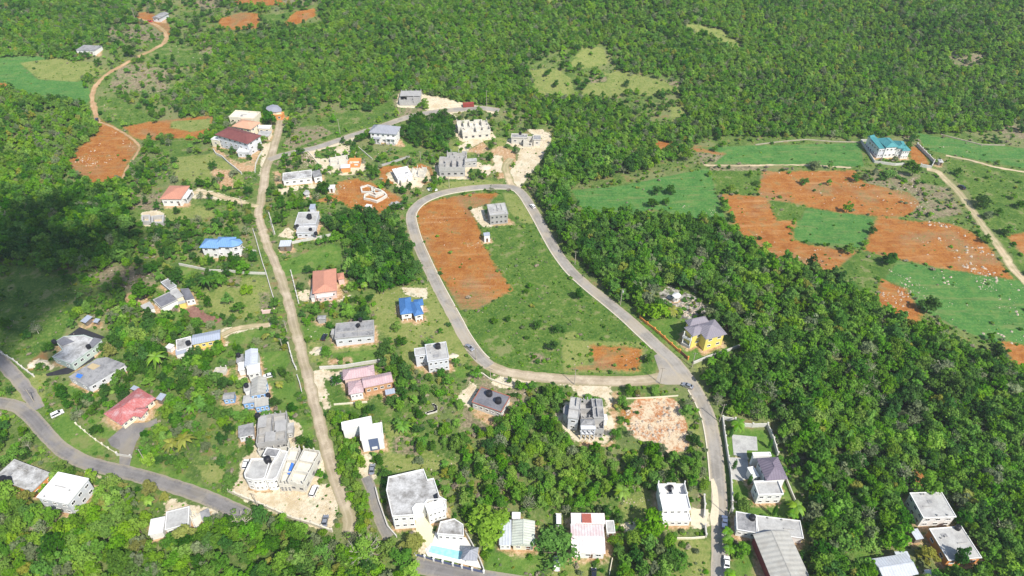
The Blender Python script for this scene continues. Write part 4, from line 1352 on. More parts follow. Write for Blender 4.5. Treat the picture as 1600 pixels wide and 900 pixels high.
def roof_thing(name, label, cat, key, pts, H, near, mat, thick=.12):
    z0 = HOUSES[near][1]
    W = [atz(u, v, z0 + H + thick) for u, v in px(key, *pts)]
    c = np.mean(np.array(W), 0)
    mb = MB(); mb.prism([(p[0] - c[0], p[1] - c[1]) for p in W], .004, thick)
    o = mb.build(name, mat, None, loc=(c[0], c[1], z0 + H)); tag(o, label, cat)
    return o
SANDB = surf('sandy_board', (.48, .38, .22), .9, (.40, .31, .18), .3, .6)
TARP = surf('blue_tarpaulin', (.05, .18, .60), .5, (.08, .24, .66), .3, .8)
roof_thing('board_stack', 'square of sandy boards on the grey slab roof', 'boards', 'S7', (610,420, 655,440, 705,410, 650,392), 3.4, 'the house with boards on its roof', SANDB)
roof_thing('tarpaulin', 'faded blue tarpaulin at the corner of the slab roof with boards', 'tarpaulin', 'S7', (530,490, 565,500, 585,475, 545,465), 3.4, 'the house with boards on its roof', TARP, .06)
house('house', 'long red sheet metal roofed bungalow with worn white patches', [
    dict(q=q('S7', 715,740, 850,830, 1100,640, 985,575), H=3.5, roof='hip', rm=REDR, wall=CREAM, rise=2.0, over=.8, win={'f': (3, 1), 'r': (6, 1)}, free=0),
    dict(q=q('S7', 900,760, 990,770, 1050,715, 960,690), H=3.45, roof='hip', rm=REDR, wall=CREAM, rise=1.3, over=.6, win={'f': (2, 1), 'r': (2, 1)})], near='the long red roof bungalow')
house('shed', 'small grey shed behind the red roof bungalow', [
    dict(q=q('S7', 1110,650, 1150,660, 1158,615, 1115,600), H=2.8, roof='shed', rm=BLUEG, wall=WOOD, rise=.4, over=.2)], cat='shed')
house('outhouse', 'tiny grey tin outhouse at the back of the red roof', [
    dict(q=q('S7', 920,575, 960,590, 972,560, 935,545), H=2.4, roof='flat', rm=BLUEG, wall=WOOD)], cat='shed')
house('house', 'low house with long pale blue-grey metal roof and yellow wall', [
    dict(q=q('S8', 450,800, 665,765, 635,695, 450,740), H=3.4, roof='gable', rm=BLUEG, wall=YELLOW, rise=.9, over=.4, win={'f': (4, 1)}),
    dict(q=q('S8', 340,850, 450,820, 440,745, 340,770), H=3.2, roof='flat', rm=ROOFM, wall=WHITE, par=.15, win={'f': (2, 1)}),
    dict(q=q('S8', 335,880, 415,855, 405,825, 335,838), H=2.8, roof='shed', rm=BLUEG, wall=WHITE, rise=.3, over=.1)], near='the long blue-grey metal roof')
tank('S8', 423, 790, 3.2, 'black water tank on the flat end of the long blue-grey roof', 'the long blue-grey metal roof', r=1.0, h=1.9)
house('shed', 'small white shed beside the long blue-grey metal roof', [
    dict(q=q('S8', 265,825, 305,840, 318,800, 280,792), H=2.4, roof='flat', rm=ROOFW, wall=WHITE)], cat='shed')
house('house', 'white two storey house with greenish metal roof and front parapet', [
    dict(q=q('S1', 252,325, 340,305, 315,205, 220,218), H=5.4, roof='gable', rm=ZINC, wall=WHITE, rise=.8, over=.3, hx=None),
    dict(q=q('S1', 258,385, 352,365, 335,308, 250,325), H=4.6, roof='flat', rm=ROOFW, wall=WHITE, win={'f': (2, 2)}, par=.5),
    dict(q=q('S1', 190,355, 245,350, 230,290, 190,300), H=3.0, roof='flat', rm=ROOFW, wall=WHITE),
    dict(q=q('S1', 180,300, 235,290, 215,240, 175,245), H=3.0, roof='flat', rm=ROOFG, wall=WHITE)], near='the white house with greenish metal roof')
tank('S1', 190, 245, 3.0, 'black water tank behind the white house with metal roof', 'the white house with greenish metal roof')
house('house', 'light blue two storey house under two old brown-grey gables', [
    dict(q=q('S1', 290,530, 395,515, 378,400, 270,420), H=5.4, roof='gable', rm=BARN, wall=BLUEW, rise=1.2, over=.3, win={'f': (2, 2), 'r': (3, 2)}),
    dict(q=q('S1', 305,615, 412,595, 400,545, 305,560), H=3.4, roof='shed', rm=BARN, wall=BLUEW, rise=.6, over=.25, win={'f': (3, 1)}),
    dict(q=q('S1', 225,585, 310,578, 300,520, 220,535), H=3.8, roof='flat', rm=ROOFL, wall=BLUEW, win={'f': (2, 1)}),
    dict(q=q('S1', 230,500, 285,490, 270,440, 225,455), H=4.0, roof='flat', rm=ROOFL, wall=WHITE)], near='the light blue house')
tank('S1', 245, 458, 4.0, 'black water tank on the white annex of the light blue house', 'the light blue house')
tank('S1', 400, 528, 3.4, 'black water tank at the right side of the light blue house', 'the light blue house')
house('shed', 'small pale gridded tank platform on the lawn behind the white house', [
    dict(q=q('S1', 22,368, 104,368, 102,332, 25,332), H=1.8, roof='open', rm=CONC, wall=PALEC, fl=.2, seed=30, cols=2, ragged=0)], cat='shed')
house('outbuilding', 'small light blue outbuilding with twin grey roof panels', [
    dict(q=q('S1', 90,558, 170,552, 160,505, 80,515), H=2.8, roof='gable', rm=ROOFG, wall=BLUEW, rise=.5, over=.25, win={'f': (2, 1)})], cat='outbuilding', near='the small blue outbuilding')
house('unfinished_house', 'sprawling grey concrete house still under construction with many roof cells', [
    dict(q=q('X5', 240,235, 455,205, 420,15, 228,50), H=5.6, roof='open', rm=CONC, wall=CONC, cols=5, seed=41, fl=3.9, ragged=.3, win={'f': (5, 1), 'r': (2, 1)}, cover=[(-.5, .05, -.2, .45), (.1, -.2, .5, .2), (-.2, -.5, .15, -.15)]),
    dict(q=q('X5', 445,165, 495,160, 480,90, 440,95), H=3.4, roof='flat', rm=ROOFL, wall=CONC, win={'f': (1, 1)}),
    dict(q=q('X5', 240,300, 455,255, 455,215, 240,245), H=3.0, roof='open', rm=PALEC, wall=PALEC, fl=.4, seed=47, cols=4)], near='the sprawling grey concrete house')
tank('X5', 235, 38, 5.6, 'black water tank at the back corner of the sprawling grey house', 'the sprawling grey concrete house')
house('house', 'small old grey slab cottage against the sprawling grey house', [
    dict(q=q('X5', 110,195, 215,165, 200,95, 90,115), H=3.2, roof='flat', rm=ROOFG, wall=WHITE2, win={'f': (3, 1)}, door=[('f', .2)])], near='the small grey slab cottage')
house('mansion', 'large curved white two storey house with flat sandy roofs', [
    dict(q=q('X5', 145,455, 150,485, 200,500, 265,498, 290,485, 330,350, 195,350), H=6.0, roof='flat', rm=ROOFL, wall=WHITE, par=.7, free=1, win={0: (1, 2), 1: (1, 2), 2: (2, 2), 3: (1, 2)}),
    dict(q=q('X5', 292,500, 345,500, 375,480, 450,300, 390,290, 330,400), H=5.8, roof='flat', rm=ROOFL, wall=WHITE, par=.7, free=1, win={0: (2, 2), 1: (1, 2)}),
    dict(q=q('X5', 285,325, 385,345, 385,275, 290,270), H=7.0, roof='flat', rm=ROOFG, wall=WHITE, par=.3)], near='the curved white house')
tank('X5', 306, 350, 6.0, 'tall black water tank on the curved white house', 'the curved white house', r=1.1, h=2.6)
house('unfinished_house', 'half built concrete wing with blue tarpaulin next to the curved white house', [
    dict(q=q('X5', 470,510, 580,520, 655,290, 535,262), H=5.6, roof='open', rm=PALEC, wall=PALEC, fl=3.6, cols=3, seed=51, win={'f': (2, 1), 'r': (3, 1)}, openp=.3, cover=[(-.4, .12, .4, .42)]),
    dict(q=q('X5', 375,520, 470,520, 530,270, 460,270), H=4.4, roof='open', rm=PALEC, wall=PALEC, fl=2.6, cols=3, seed=52, win={'f': (3, 2)}, ragged=.5)], near='the half built concrete wing')
roof_thing('tarpaulin', 'long bright blue tarpaulin lying in the half built concrete wing', 'tarpaulin', 'X5', (445,452, 462,455, 492,378, 475,372), 3.4, 'the half built concrete wing', TARP, .3)

# ---- between the lane and the loop road
house('house', 'grey slab house with several black tanks near the head of the lane', [
    dict(q=q('S6', 222,270, 370,268, 365,220, 220,225), H=3.4, roof='flat', rm=ROOFL, wall=WHITE2, par=.2, win={'f': (3, 1)}),
    dict(q=q('S6', 208,205, 388,200, 375,105, 225,110), H=4.2, roof='flat', rm=ROOFL, wall=WHITE2, par=.2, win={'l': (2, 1), 'f': (3, 1)}),
    dict(q=q('S6', 318,80, 362,80, 360,42, 320,45), H=5.6, roof='flat', rm=BLUEG, wall=WHITE2)], near='the slab house with several tanks')
tank('S6', 316, 140, 4.2, 'tallest black water tank on the slab house near the head of the lane', 'the slab house with several tanks', r=1.2, h=2.6)
tank('S6', 325, 240, 3.4, 'small black water tank on the front slab of the tank house', 'the slab house with several tanks', r=.8, h=1.3)
tank('S6', 367, 272, 3.4, 'black water tank at the front right corner of the tank house', 'the slab house with several tanks')
tank('S6', 222, 212, 3.4, 'small black water tank at the front left corner of the tank house', 'the slab house with several tanks', r=.8, h=1.2)
house('shed', 'wooden roadside shed with a bright white sheet roof', [
    dict(q=q('S6', 85,375, 178,372, 172,330, 85,333), H=3.2, roof='shed', rm=ZINC, wall=WOOD, rise=.4, over=.3, door=[('f', 0)])], cat='shed', near='the white roofed roadside shed')
house('house', 'pink house with a broad salmon shingle roof and paved forecourt', [
    dict(q=q('S6', 375,740, 555,715, 505,548, 310,572), H=5.0, roof='hip', rm=SALMON, wall=PINKW, rise=1.8, over=.6, win={'f': (4, 1), 'l': (2, 1)}, hx=3.2),
    dict(q=q('S6', 375,780, 500,760, 500,738, 375,750), H=3.0, roof='flat', rm=ROOFW, wall=PINKW, win={'f': (3, 1)}),
    dict(q=q('S6', 540,635, 595,625, 580,578, 530,585), H=3.4, roof='hip', rm=SALMON, wall=PINKW, rise=.6, over=.3),
    dict(q=q('S6', 335,770, 372,770, 360,665, 328,670), H=3.0, roof='flat', rm=ROOFL, wall=WHITE)], near='the salmon shingle house')
tank('S6', 624, 578, 2.4, 'black water tank behind the pink house with salmon shingles', 'the salmon shingle house', r=1.1, h=2.2)
house('house', 'wide grey block house with dark mouldy slab roof and pale base', [
    dict(q=q('B2', 372,690, 560,672, 545,602, 372,618), H=4.4, roof='flat', rm=ROOFG, wall=WHITE2, par=.35, win={'f': (4, 1)}, pm=CONC, beams=[(-.5, -.15, .5, -.13, .5), (.1, -.5, .11, .5, .4)]),
    dict(q=q('B2', 352,668, 378,668, 378,640, 352,642), H=3.2, roof='flat', rm=CONC, wall=CONC)], near='the wide grey block house')
tank('B2', 479, 625, 4.4, 'lower black water tank on the wide grey block house', 'the wide grey block house')
tank('B2', 489, 598, 4.4, 'upper black water tank on the wide grey block house', 'the wide grey block house')
house('shed', 'little grey hipped shed beside the hedge above the wide grey block house', [
    dict(q=q('B2', 287,597, 329,595, 327,577, 287,579), H=2.8, roof='hip', rm=ROOFG, wall=CONC, rise=.5, over=.3)], cat='shed')
house('house', 'small raised house with vivid blue angular roof on the dry lot', [
    dict(q=q('B2', 690,570, 745,568, 715,490, 655,502), H=4.4, roof='hip', rm=BLUED, wall=WHITE, rise=1.3, over=.5, stilts=1.2, win={'f': (1, 1), 'l': (2, 1)}),
    dict(q=q('B2', 740,580, 785,572, 760,505, 715,520), H=4.3, roof='hip', rm=BLUED, wall=WHITE, rise=1.2, over=.5, stilts=1.2, win={'f': (1, 1)}),
    dict(q=q('B2', 745,535, 792,528, 775,500, 735,505), H=4.25, roof='hip', rm=BLUED, wall=WHITE, rise=.9, over=.4, stilts=1.2)], near='the vivid blue roof')
house('house', 'whitish two storey concrete house with clean flat roof by the loop road', [
    dict(q=q('S3', 130,260, 360,230, 310,80, 160,105), H=6.4, roof='flat', rm=ROOFL, wall=WHITE2, par=.35, win={'f': (4, 2), 'l': (1, 2)}),
    dict(q=q('S3', 35,205, 150,195, 160,120, 50,140), H=6.2, roof='flat', rm=ROOFL, wall=WHITE2, par=.15, win={'l': (2, 2), 'f': (1, 2)}),
    ], near='the whitish concrete house by the loop road')
tank('S3', 248, 115, 6.4, 'black water tank on the whitish concrete house by the loop road', 'the whitish concrete house by the loop road', r=1.1, h=2.4)
house('bungalow', 'mauve roofed bungalow with orange brick wing', [
    dict(q=q('S2', 385,270, 640,225, 610,150, 370,185), H=4.6, roof='hip', rm=MAUVE, wall=PINKW, rise=1.8, over=.6),
    dict(q=q('S2', 440,380, 555,360, 520,265, 400,285), H=4.4, roof='hip', rm=MAUVE, wall=WHITE, rise=1.2, over=.6, win={'f': (3, 1), 'l': (2, 1)}),
    dict(q=q('S2', 545,330, 780,280, 745,205, 520,255), H=4.8, roof='gable', rm=MAUVE, wall=BRICKO, rise=1.1, over=.5, win={'f': (4, 1)}),
    dict(q=q('S2', 715,385, 790,370, 780,335, 705,350), H=3.0, roof='shed', rm=BLUEG, wall=BRICKO, rise=.3, over=.2)], near='the mauve roofed bungalow')
house('house', 'white flat roofed house with a navy panel wall above the hedge', [
    dict(q=q('S2', 375,660, 610,610, 600,555, 365,605), H=5.6, roof='flat', rm=ROOFW, wall=WHITE, par=.5, win={}),
    dict(q=q('S2', 525,735, 700,715, 680,600, 500,640), H=7.0, roof='flat', rm=ROOFW, wall=WHITE, par=.45, win={'r': (1, 1)}),
    ], near='the white house with the navy panel')
def navy_panel():
    root, z0 = HOUSES['the white house with the navy panel']
    a = atz(*px('S2', 575, 740)[0], z0 + 3.7); b = atz(*px('S2', 645, 730)[0], z0 + 3.7)
    r2 = Rect(q('S2', 525,735, 700,715, 680,600, 500,640), 7.0, z0)
    ox, oy = root.location.x, root.location.y
    mb = MB(); mb.M = (r2.c[0] - ox, r2.c[1] - oy, r2.ang)
    mb.box(r2.w * .04, -r2.d / 2 + .2, 3.3, r2.w * .42, .16, 6.6)
    o = mb.build('door_panel', surf('navy_paint', (.10, .13, .22), .5), root)
    mb = MB(); mb.M = (r2.c[0] - ox, r2.c[1] - oy, r2.ang)
    mb.box(r2.w * .04, -r2.d / 2 + .1, 1.6, 1.9, .1, 1.3); mb.build('window', WHITE, o)
navy_panel()

# ---- inside and right of the loop road
house('house', 'two storey grey concrete house alone on the red lot inside the loop', [
    dict(q=q('B2', 1105,108, 1200,103, 1150,50, 1072,62), H=6.0, roof='flat', rm=ROOFL, wall=CONC, win={'f': (4, 2), 'l': (3, 2)}, par=.15, fm=CONC,
         beams=[(-.3, -.3, .3, -.28, .5), (0, -.2, .01, .4, .5), (.25, -.1, .26, .4, .4)])], near='the grey house inside the loop')
house('pump_house', 'narrow white pump house with a tin cap beside the red lot', [
    dict(q=q('B2', 1066,206, 1098,203, 1094,190, 1068,193), H=4.2, roof='shed', rm=BLUEG, wall=WHITE, rise=.3, over=.15, door=[('f', 0)])], cat='hut', near='the narrow white pump house')
house('villa', 'yellow two storey villa with taupe shingle roof and white balconies', [
    dict(q=q('X2', 550,540, 715,480, 625,370, 440,400), H=6.8, roof='hip', rm=TAUPE, wall=YELLOW, rise=2.2, over=.8, win={'f': (2, 2), 'r': (2, 2)}),
    dict(q=q('X2', 440,500, 560,470, 490,380, 360,440), H=6.6, roof='hip', rm=TAUPE, wall=YELLOW, rise=1.5, over=.7, win={'f': (1, 2)}),
    dict(q=q('X2', 400,420, 600,400, 520,330, 380,380), H=6.9, roof='hip', rm=TAUPE, wall=YELLOW, rise=2.0, over=.7)], near='the yellow villa')
def villa_porch():
    root, z0 = HOUSES['the yellow villa']
    ox, oy = root.location.x, root.location.y
    P = [atz(*px('X2', x, y)[0], z0 + 3.3) for x, y in ((350, 510), (420, 545), (475, 520), (400, 480))]
    Q = [(p[0] - ox, p[1] - oy) for p in P]
    mb = MB(); mb.prism(Q, 3.1, 3.35); b = mb.build('balcony', WHITE, root)
    mb = MB(); mb.ring(Q, .12, 3.36, 4.3); mb.build('balustrade', WHITE, b)
    for x, y in inset(Q if sum(Q[i][0] * Q[(i + 1) % 4][1] - Q[(i + 1) % 4][0] * Q[i][1] for i in range(4)) > 0 else Q[::-1], .3):
        mb = MB(); mb.box(x, y, 2.2, .34, .34, 8.4); mb.build('column', WHITE, root)
    mb = MB(); mb.prism(Q, -1.4, .25); mb.build('porch_floor', CONC, root)
villa_porch()
house('gazebo', 'small white gazebo on the grey rubble behind the yellow villa', [
    dict(q=q('X2', 262,165, 285,185, 325,185, 342,165, 320,142, 285,142), H=3.0, roof='tent', rm=ROOFW, wall=WHITE, rise=.9, over=.3, win={0: (1, 1), 1: (1, 1), 2: (1, 1)})], cat='gazebo', near='the white gazebo')
house('unfinished_house', 'big raw concrete villa under construction with arched front balcony', [
    dict(q=q('X8', 185,430, 300,430, 320,225, 205,195), H=6.6, roof='flat', rm=ROOFL, wall=WHITE2, par=.3, win={'f': (1, 2), 'l': (4, 2)}, pm=CONC, beams=[(-.5, -.1, .5, -.09, .7), (.1, .1, .12, .5, .8)]),
    dict(q=q('X8', 300,420, 440,420, 440,225, 320,225), H=6.0, roof='open', rm=CONC, wall=CONC, fl=3.2, seed=61, cols=3),
    dict(q=q('X8', 435,420, 550,420, 550,225, 440,225), H=6.5, roof='flat', rm=ROOFG, wall=BLOCK, par=.25, win={'r': (3, 2)}, beams=[(-.1, -.5, -.08, .5, .9), (-.5, 0, .5, .02, .8)]),
    dict(q=q('X8', 312,490, 465,490, 465,430, 312,430), H=6.2, roof='hip', rm=ROOFG, wall=CONC, rise=.9, over=.2, win={'f': (3, 2)}),
    dict(q=q('X8', 450,520, 560,540, 560,430, 460,430), H=5.0, roof='open', rm=CONC, wall=BLOCK, fl=2.6, seed=62, cols=2, win={'f': (2, 1)}),
    dict(q=q('X8', 135,370, 160,390, 195,390, 195,285, 160,282, 135,310), H=4.5, roof='flat', rm=ROOFG, wall=WHITE2, free=1),
    dict(q=q('X8', 555,440, 595,440, 595,380, 555,380), H=3.2, roof='flat', rm=ROOFW, wall=WHITE)], near='the raw concrete villa')
def arches():
    root, z0 = HOUSES['the raw concrete villa']
    r2 = Rect(q('X8', 312,490, 465,490, 465,430, 312,430), 6.2, z0)
    ox, oy = root.location.x, root.location.y
    for k in range(4):
        mb = MB(); mb.M = (r2.c[0] - ox, r2.c[1] - oy, r2.ang)
        mb.box(-r2.w / 2 + .3 + (r2.w - .6) * k / 3, -r2.d / 2 - 1.6, 2.0, .4, .4, 7.6); mb.build('column', WHITE2, root)
    for zz in (3.0, 5.8):
        mb = MB(); mb.M = (r2.c[0] - ox, r2.c[1] - oy, r2.ang)
        mb.box(0, -r2.d / 2 - .95, zz, r2.w, 1.7, .25); mb.build('balcony', WHITE2, root)
arches()
house('house', 'grey slab house with red trimmed eaves dug into the pale hillside', [
    dict(q=q('S3', 550,610, 800,700, 895,560, 625,475), H=3.8, roof='flat', rm=ROOFD, wall=PALEC, par=.18, pm=surf('rust_trim', (.35, .12, .08), .8), win={'f': (5, 1), 'r': (3, 1)})], near='the slab house dug into the hillside')
tank('S3', 700, 530, 3.8, 'left black water tank on the slab house dug into the hillside', 'the slab house dug into the hillside', r=1.2, h=2.2)
tank('S3', 780, 593, 3.8, 'right black water tank on the slab house dug into the hillside', 'the slab house dug into the hillside', r=1.2, h=2.2)
low_walls('foundation_corner', 'L shaped white foundation corner in the weeds', 'S3', [(140,725, 215,705, 245,700, 240,650, 205,630, 200,640, 225,660, 225,685, 205,695, 140,712)], .8)
house('mansion', 'white and teal roofed mansion alone on the ridge above the red fields', [
    dict(q=q('X6', 280,292, 372,285, 285,150, 190,155), H=6.4, roof='shed', rm=TEAL, wall=WHITE2, rise=1.2, over=.3, win={'f': (2, 2), 'l': (4, 2)}),
    dict(q=q('X6', 378,268, 572,272, 470,128, 290,150), H=7.2, roof='hip', rm=TEAL, wall=WHITE, rise=1.6, over=.4, win={'f': (3, 2)}, hx=2.5),
    dict(q=q('X6', 560,285, 690,290, 660,190, 500,170), H=6.6, roof='hip', rm=TEAL, wall=WHITE, rise=1.4, over=.5, win={'f': (3, 2), 'r': (2, 2)}),
    dict(q=q('X6', 600,318, 742,318, 690,235, 590,240), H=5.8, roof='hip', rm=TEAL, wall=WHITE, rise=1.6, over=.5, win={'f': (3, 2), 'r': (2, 2)}),
    dict(q=q('X6', 170,145, 245,130, 215,95, 160,110), H=6.6, roof='gable', rm=TEAL, wall=WHITE, rise=.8, over=.3)], near='the teal roofed mansion')
house('hut', 'small grey stone hut with an arched door outside the teal mansion walls', [
    dict(q=q('X6', 1140,480, 1205,485, 1195,440, 1130,435), H=2.6, roof='hip', rm=ROOFL, wall=CONC, rise=.5, door=[('f', .2)])], cat='hut')

# ---- bottom right
house('villa', 'white villa with purple-grey hip roof and curved front terrace', [
    dict(q=q('X1', 330,385, 442,375, 412,255, 290,262), H=6.6, roof='hip', rm=PURPLE, wall=WHITE, rise=2.2, over=.6, win={'l': (3, 2), 'r': (2, 2)}, hx=3.5),
    dict(q=q('X1', 275,465, 418,462, 412,385, 282,390), H=5.2, roof='flat', rm=ROOFL, wall=WHITE, par=.6, win={'f': (3, 2), 'l': (1, 2)}),
    dict(q=q('X1', 250,370, 285,370, 282,300, 248,315), H=3.8, roof='flat', rm=ROOFW, wall=WHITE, par=.3),
    dict(q=q('X1', 262,255, 362,252, 360,232, 264,232), H=5.6, roof='flat', rm=ROOFW, wall=WHITE, par=.3)], near='the purple-grey roof villa')
pad('paved_court', g('X1', 150,135, 285,148, 290,222, 232,220, 230,245, 240,300, 205,300, 200,255, 160,245), ROOFL, .1, 'square concrete court on the villa lawn')
house('house', 'long low house with stepped grey slab roof behind the barn', [
    dict(q=q('X1', 178,655, 285,665, 285,575, 170,545), H=3.8, roof='flat', rm=ROOFG, wall=WHITE, par=.2, win={'f': (3, 1), 'l': (2, 1)}),
    dict(q=q('X1', 285,665, 530,700, 528,600, 285,575), H=3.6, roof='flat', rm=ROOFL, wall=WHITE, par=.25, win={'r': (2, 1)})], near='the stepped grey slab roof')
tank('X1', 262, 582, 3.8, 'black water tank on the stepped grey slab roof', 'the stepped grey slab roof', r=1.0, h=1.6)
house('barn', 'long barn with ribbed dull metal roof running out of view', [
    dict(q=q('X1', 330,915, 545,915, 480,640, 300,680), H=4.6, roof='gable', rm=BARN, wall=surf('dark_red_wall', (.30, .07, .07), .8), rise=1.1, over=.5)], cat='barn', near='the ribbed metal barn')
house('house', 'white half finished three level house next to the road with pale walls', [
    dict(q=q('X3', 300,320, 555,320, 530,185, 290,195), H=6.0, roof='flat', rm=ROOFW, wall=WHITE, par=.5, win={'f': (4, 2), 'l': (2, 2)}, pm=WHITE),
    dict(q=q('X3', 280,190, 525,180, 515,85, 275,75), H=6.6, roof='open', rm=ROOFW, wall=WHITE, fl=4.4, seed=71, cols=2, ragged=.8),
    dict(q=q('X3', 305,420, 545,420, 555,330, 302,335), H=3.0, roof='flat', rm=ROOFW, wall=WHITE, par=.4, win={'f': (4, 1)})], near='the white half finished house')
tank('X3', 380, 125, 4.6, 'black water tank inside the white half finished house', 'the white half finished house', r=1.0, h=1.5)
house('bungalow', 'bungalow with pale greenish zinc roof beside the round trees', [
    dict(q=q('C3', 0,755, 115,762, 100,640, 0,640), H=3.4, roof='gable', rm=ZINCG, wall=CREAM, rise=1.0, over=.5, win={'f': (2, 1)}, door=[('f', .25)]),
    dict(q=q('C3', -62,755, -2,755, -2,640, -58,640), H=3.2, roof='shed', rm=ZINC, wall=WHITE, rise=.5, over=.3, win={'f': (2, 1)}),
    dict(q=q('C3', 0,630, 40,632, 40,600, 0,600), H=3.4, roof='flat', rm=ROOFW, wall=WHITE)], near='the greenish zinc bungalow')
house('bungalow', 'bungalow with faded pink and white patched roof', [
    dict(q=q('C3', 278,790, 432,795, 435,660, 275,655), H=3.8, roof='gable', rm=PINKZ, wall=WHITE, rise=1.0, over=.4, win={'f': (3, 1)}, door=[('f', .1)]),
    dict(q=q('C3', 275,655, 435,655, 435,610, 278,608), H=4.0, roof='shed', rm=PINKZ, wall=WHITE, rise=.5, over=.2),
    dict(q=q('C3', 328,648, 372,650, 372,608, 328,608), H=4.7, roof='flat', rm=surf('rust_red_sheet', (.34, .10, .07), .7), wall=WHITE)], near='the faded pink bungalow')
house('shed', 'little white shed joined by a path to the pink roof bungalow', [
    dict(q=q('C3', 440,700, 482,700, 480,640, 442,640), H=2.6, roof='flat', rm=ROOFL, wall=WHITE, door=[('f', 0)], par=.2)], cat='shed')
house('mansion', 'huge white mansion with mould stained flat roof above the swimming pool', [
    dict(q=q('X4', 118,235, 165,440, 340,428, 325,375, 350,345, 415,345, 440,310, 560,305, 590,310, 535,280, 490,140, 440,150, 410,68, 135,130), H=7.2, roof='flat', rm=ROOFM, wall=WHITE, par=.5, free=1, win={0: (4, 2), 1: (3, 2), 6: (1, 1), 5: (1, 2)}),
    dict(q=q('X4', 440,420, 590,360, 560,300, 420,340), H=6.4, roof='flat', rm=ROOFW, wall=WHITE, par=.5, win={'f': (4, 2), 'r': (1, 2)}),
    dict(q=q('X4', 515,575, 725,590, 720,500, 650,455, 540,480), H=3.6, roof='flat', rm=ROOFM, wall=WHITE, par=.4, free=1, win={0: (4, 1)})], near='the huge white mansion')
roof_thing('skylight', 'dark square skylight on the huge white mansion', 'skylight', 'X4', (495,315, 525,300, 515,250, 485,268), 7.2, 'the huge white mansion', GLASS, .3)
house('house', 'mouldy grey slab roofed house at the left edge with orange side', [
    dict(q=q('C1', -40,440, 150,500, 240,425, 80,350), H=3.6, roof='flat', rm=ROOFM, wall=ORANGEW, par=.1, pm=ROOFL, win={'r': (3, 1)})], near='the mouldy slab house at the bend')
tank('C1', 12, 442, 3.6, 'left of the pair of black water tanks on the mouldy slab roof', 'the mouldy slab house at the bend', r=1.0)
tank('C1', 38, 446, 3.6, 'right of the pair of black water tanks on the mouldy slab roof', 'the mouldy slab house at the bend', r=1.0)
house('mansion', 'tall white house with bright white flat roof beside the valley road bend', [
    dict(q=q('C1', 165,520, 310,575, 425,435, 280,425), H=6.8, roof='flat', rm=ROOFW, wall=WHITE2, par=.3, win={'f': (3, 2), 'r': (3, 2)}, pm=WHITE),
    ], near='the tall white house at the bend')
house('house', 'old trio of small joined slab roofed rooms beneath the valley road', [
    dict(q=q('C1', 790,680, 898,655, 875,575, 762,605), H=3.4, roof='flat', rm=ROOFL, wall=WHITE, par=.12, win={'f': (3, 1)}),
    dict(q=q('C1', 710,700, 785,695, 755,618, 690,642), H=3.2, roof='flat', rm=ROOFW, wall=WHITE),
    dict(q=q('C1', 950,637, 990,615, 975,585, 932,600), H=2.6, roof='flat', rm=ROOFG, wall=WHITE),
    dict(q=q('C1', 905,685, 958,655, 935,605, 900,620), H=1.6, roof='open', rm=PALEC, wall=PALEC, fl=.2, seed=81, ragged=.5)], near='the trio of slab rooms')
house('house', 'oblong white block house with light slab roof among dense trees', [
    dict(q=q('C4', 728,632, 892,622, 805,508, 662,508), H=5.2, roof='flat', rm=ROOFL, wall=WHITE, par=.2, win={'l': (3, 2), 'f': (3, 2)})], near='the oblong white block house')
house('house', 'pale slab roofed house with orange walls below the oblong white block', [
    dict(q=q('C4', 838,825, 1010,820, 900,662, 760,682), H=3.8, roof='flat', rm=ROOFL, wall=ORANGEW, par=.2, pm=WHITE, win={'f': (3, 1), 'l': (2, 1)})], near='the orange walled slab house')
tank('C4', 892, 672, 3.8, 'black water tank at the back of the orange walled slab house', 'the orange walled slab house')
house('house', 'low house with shining white sheet metal roof at the wood edge', [
    dict(q=q('C4', 545,925, 700,885, 655,800, 485,812), H=3.6, roof='gable', rm=ZINC, wall=WHITE2, rise=.8, over=.4, win={'f': (3, 1), 'l': (2, 1)}),
    dict(q=q('C4', 600,815, 665,812, 655,783, 598,785), H=3.5, roof='flat', rm=ZINC, wall=WHITE2)], near='the shining sheet metal roof')
house('shed', 'small open shed with one white roof sheet near the oblong house', [
    dict(q=q('C4', 688,735, 725,722, 705,680, 670,682), H=2.6, roof='shed', rm=ZINC, wall=WOOD, rise=.3, over=.2)], cat='shed')
house('hut', 'little white roadside hut below the sheet metal roofs', [
    dict(q=q('C4', 738,905, 785,902, 775,868, 742,870), H=2.6, roof='flat', rm=ROOFW, wall=WHITE)], cat='hut')
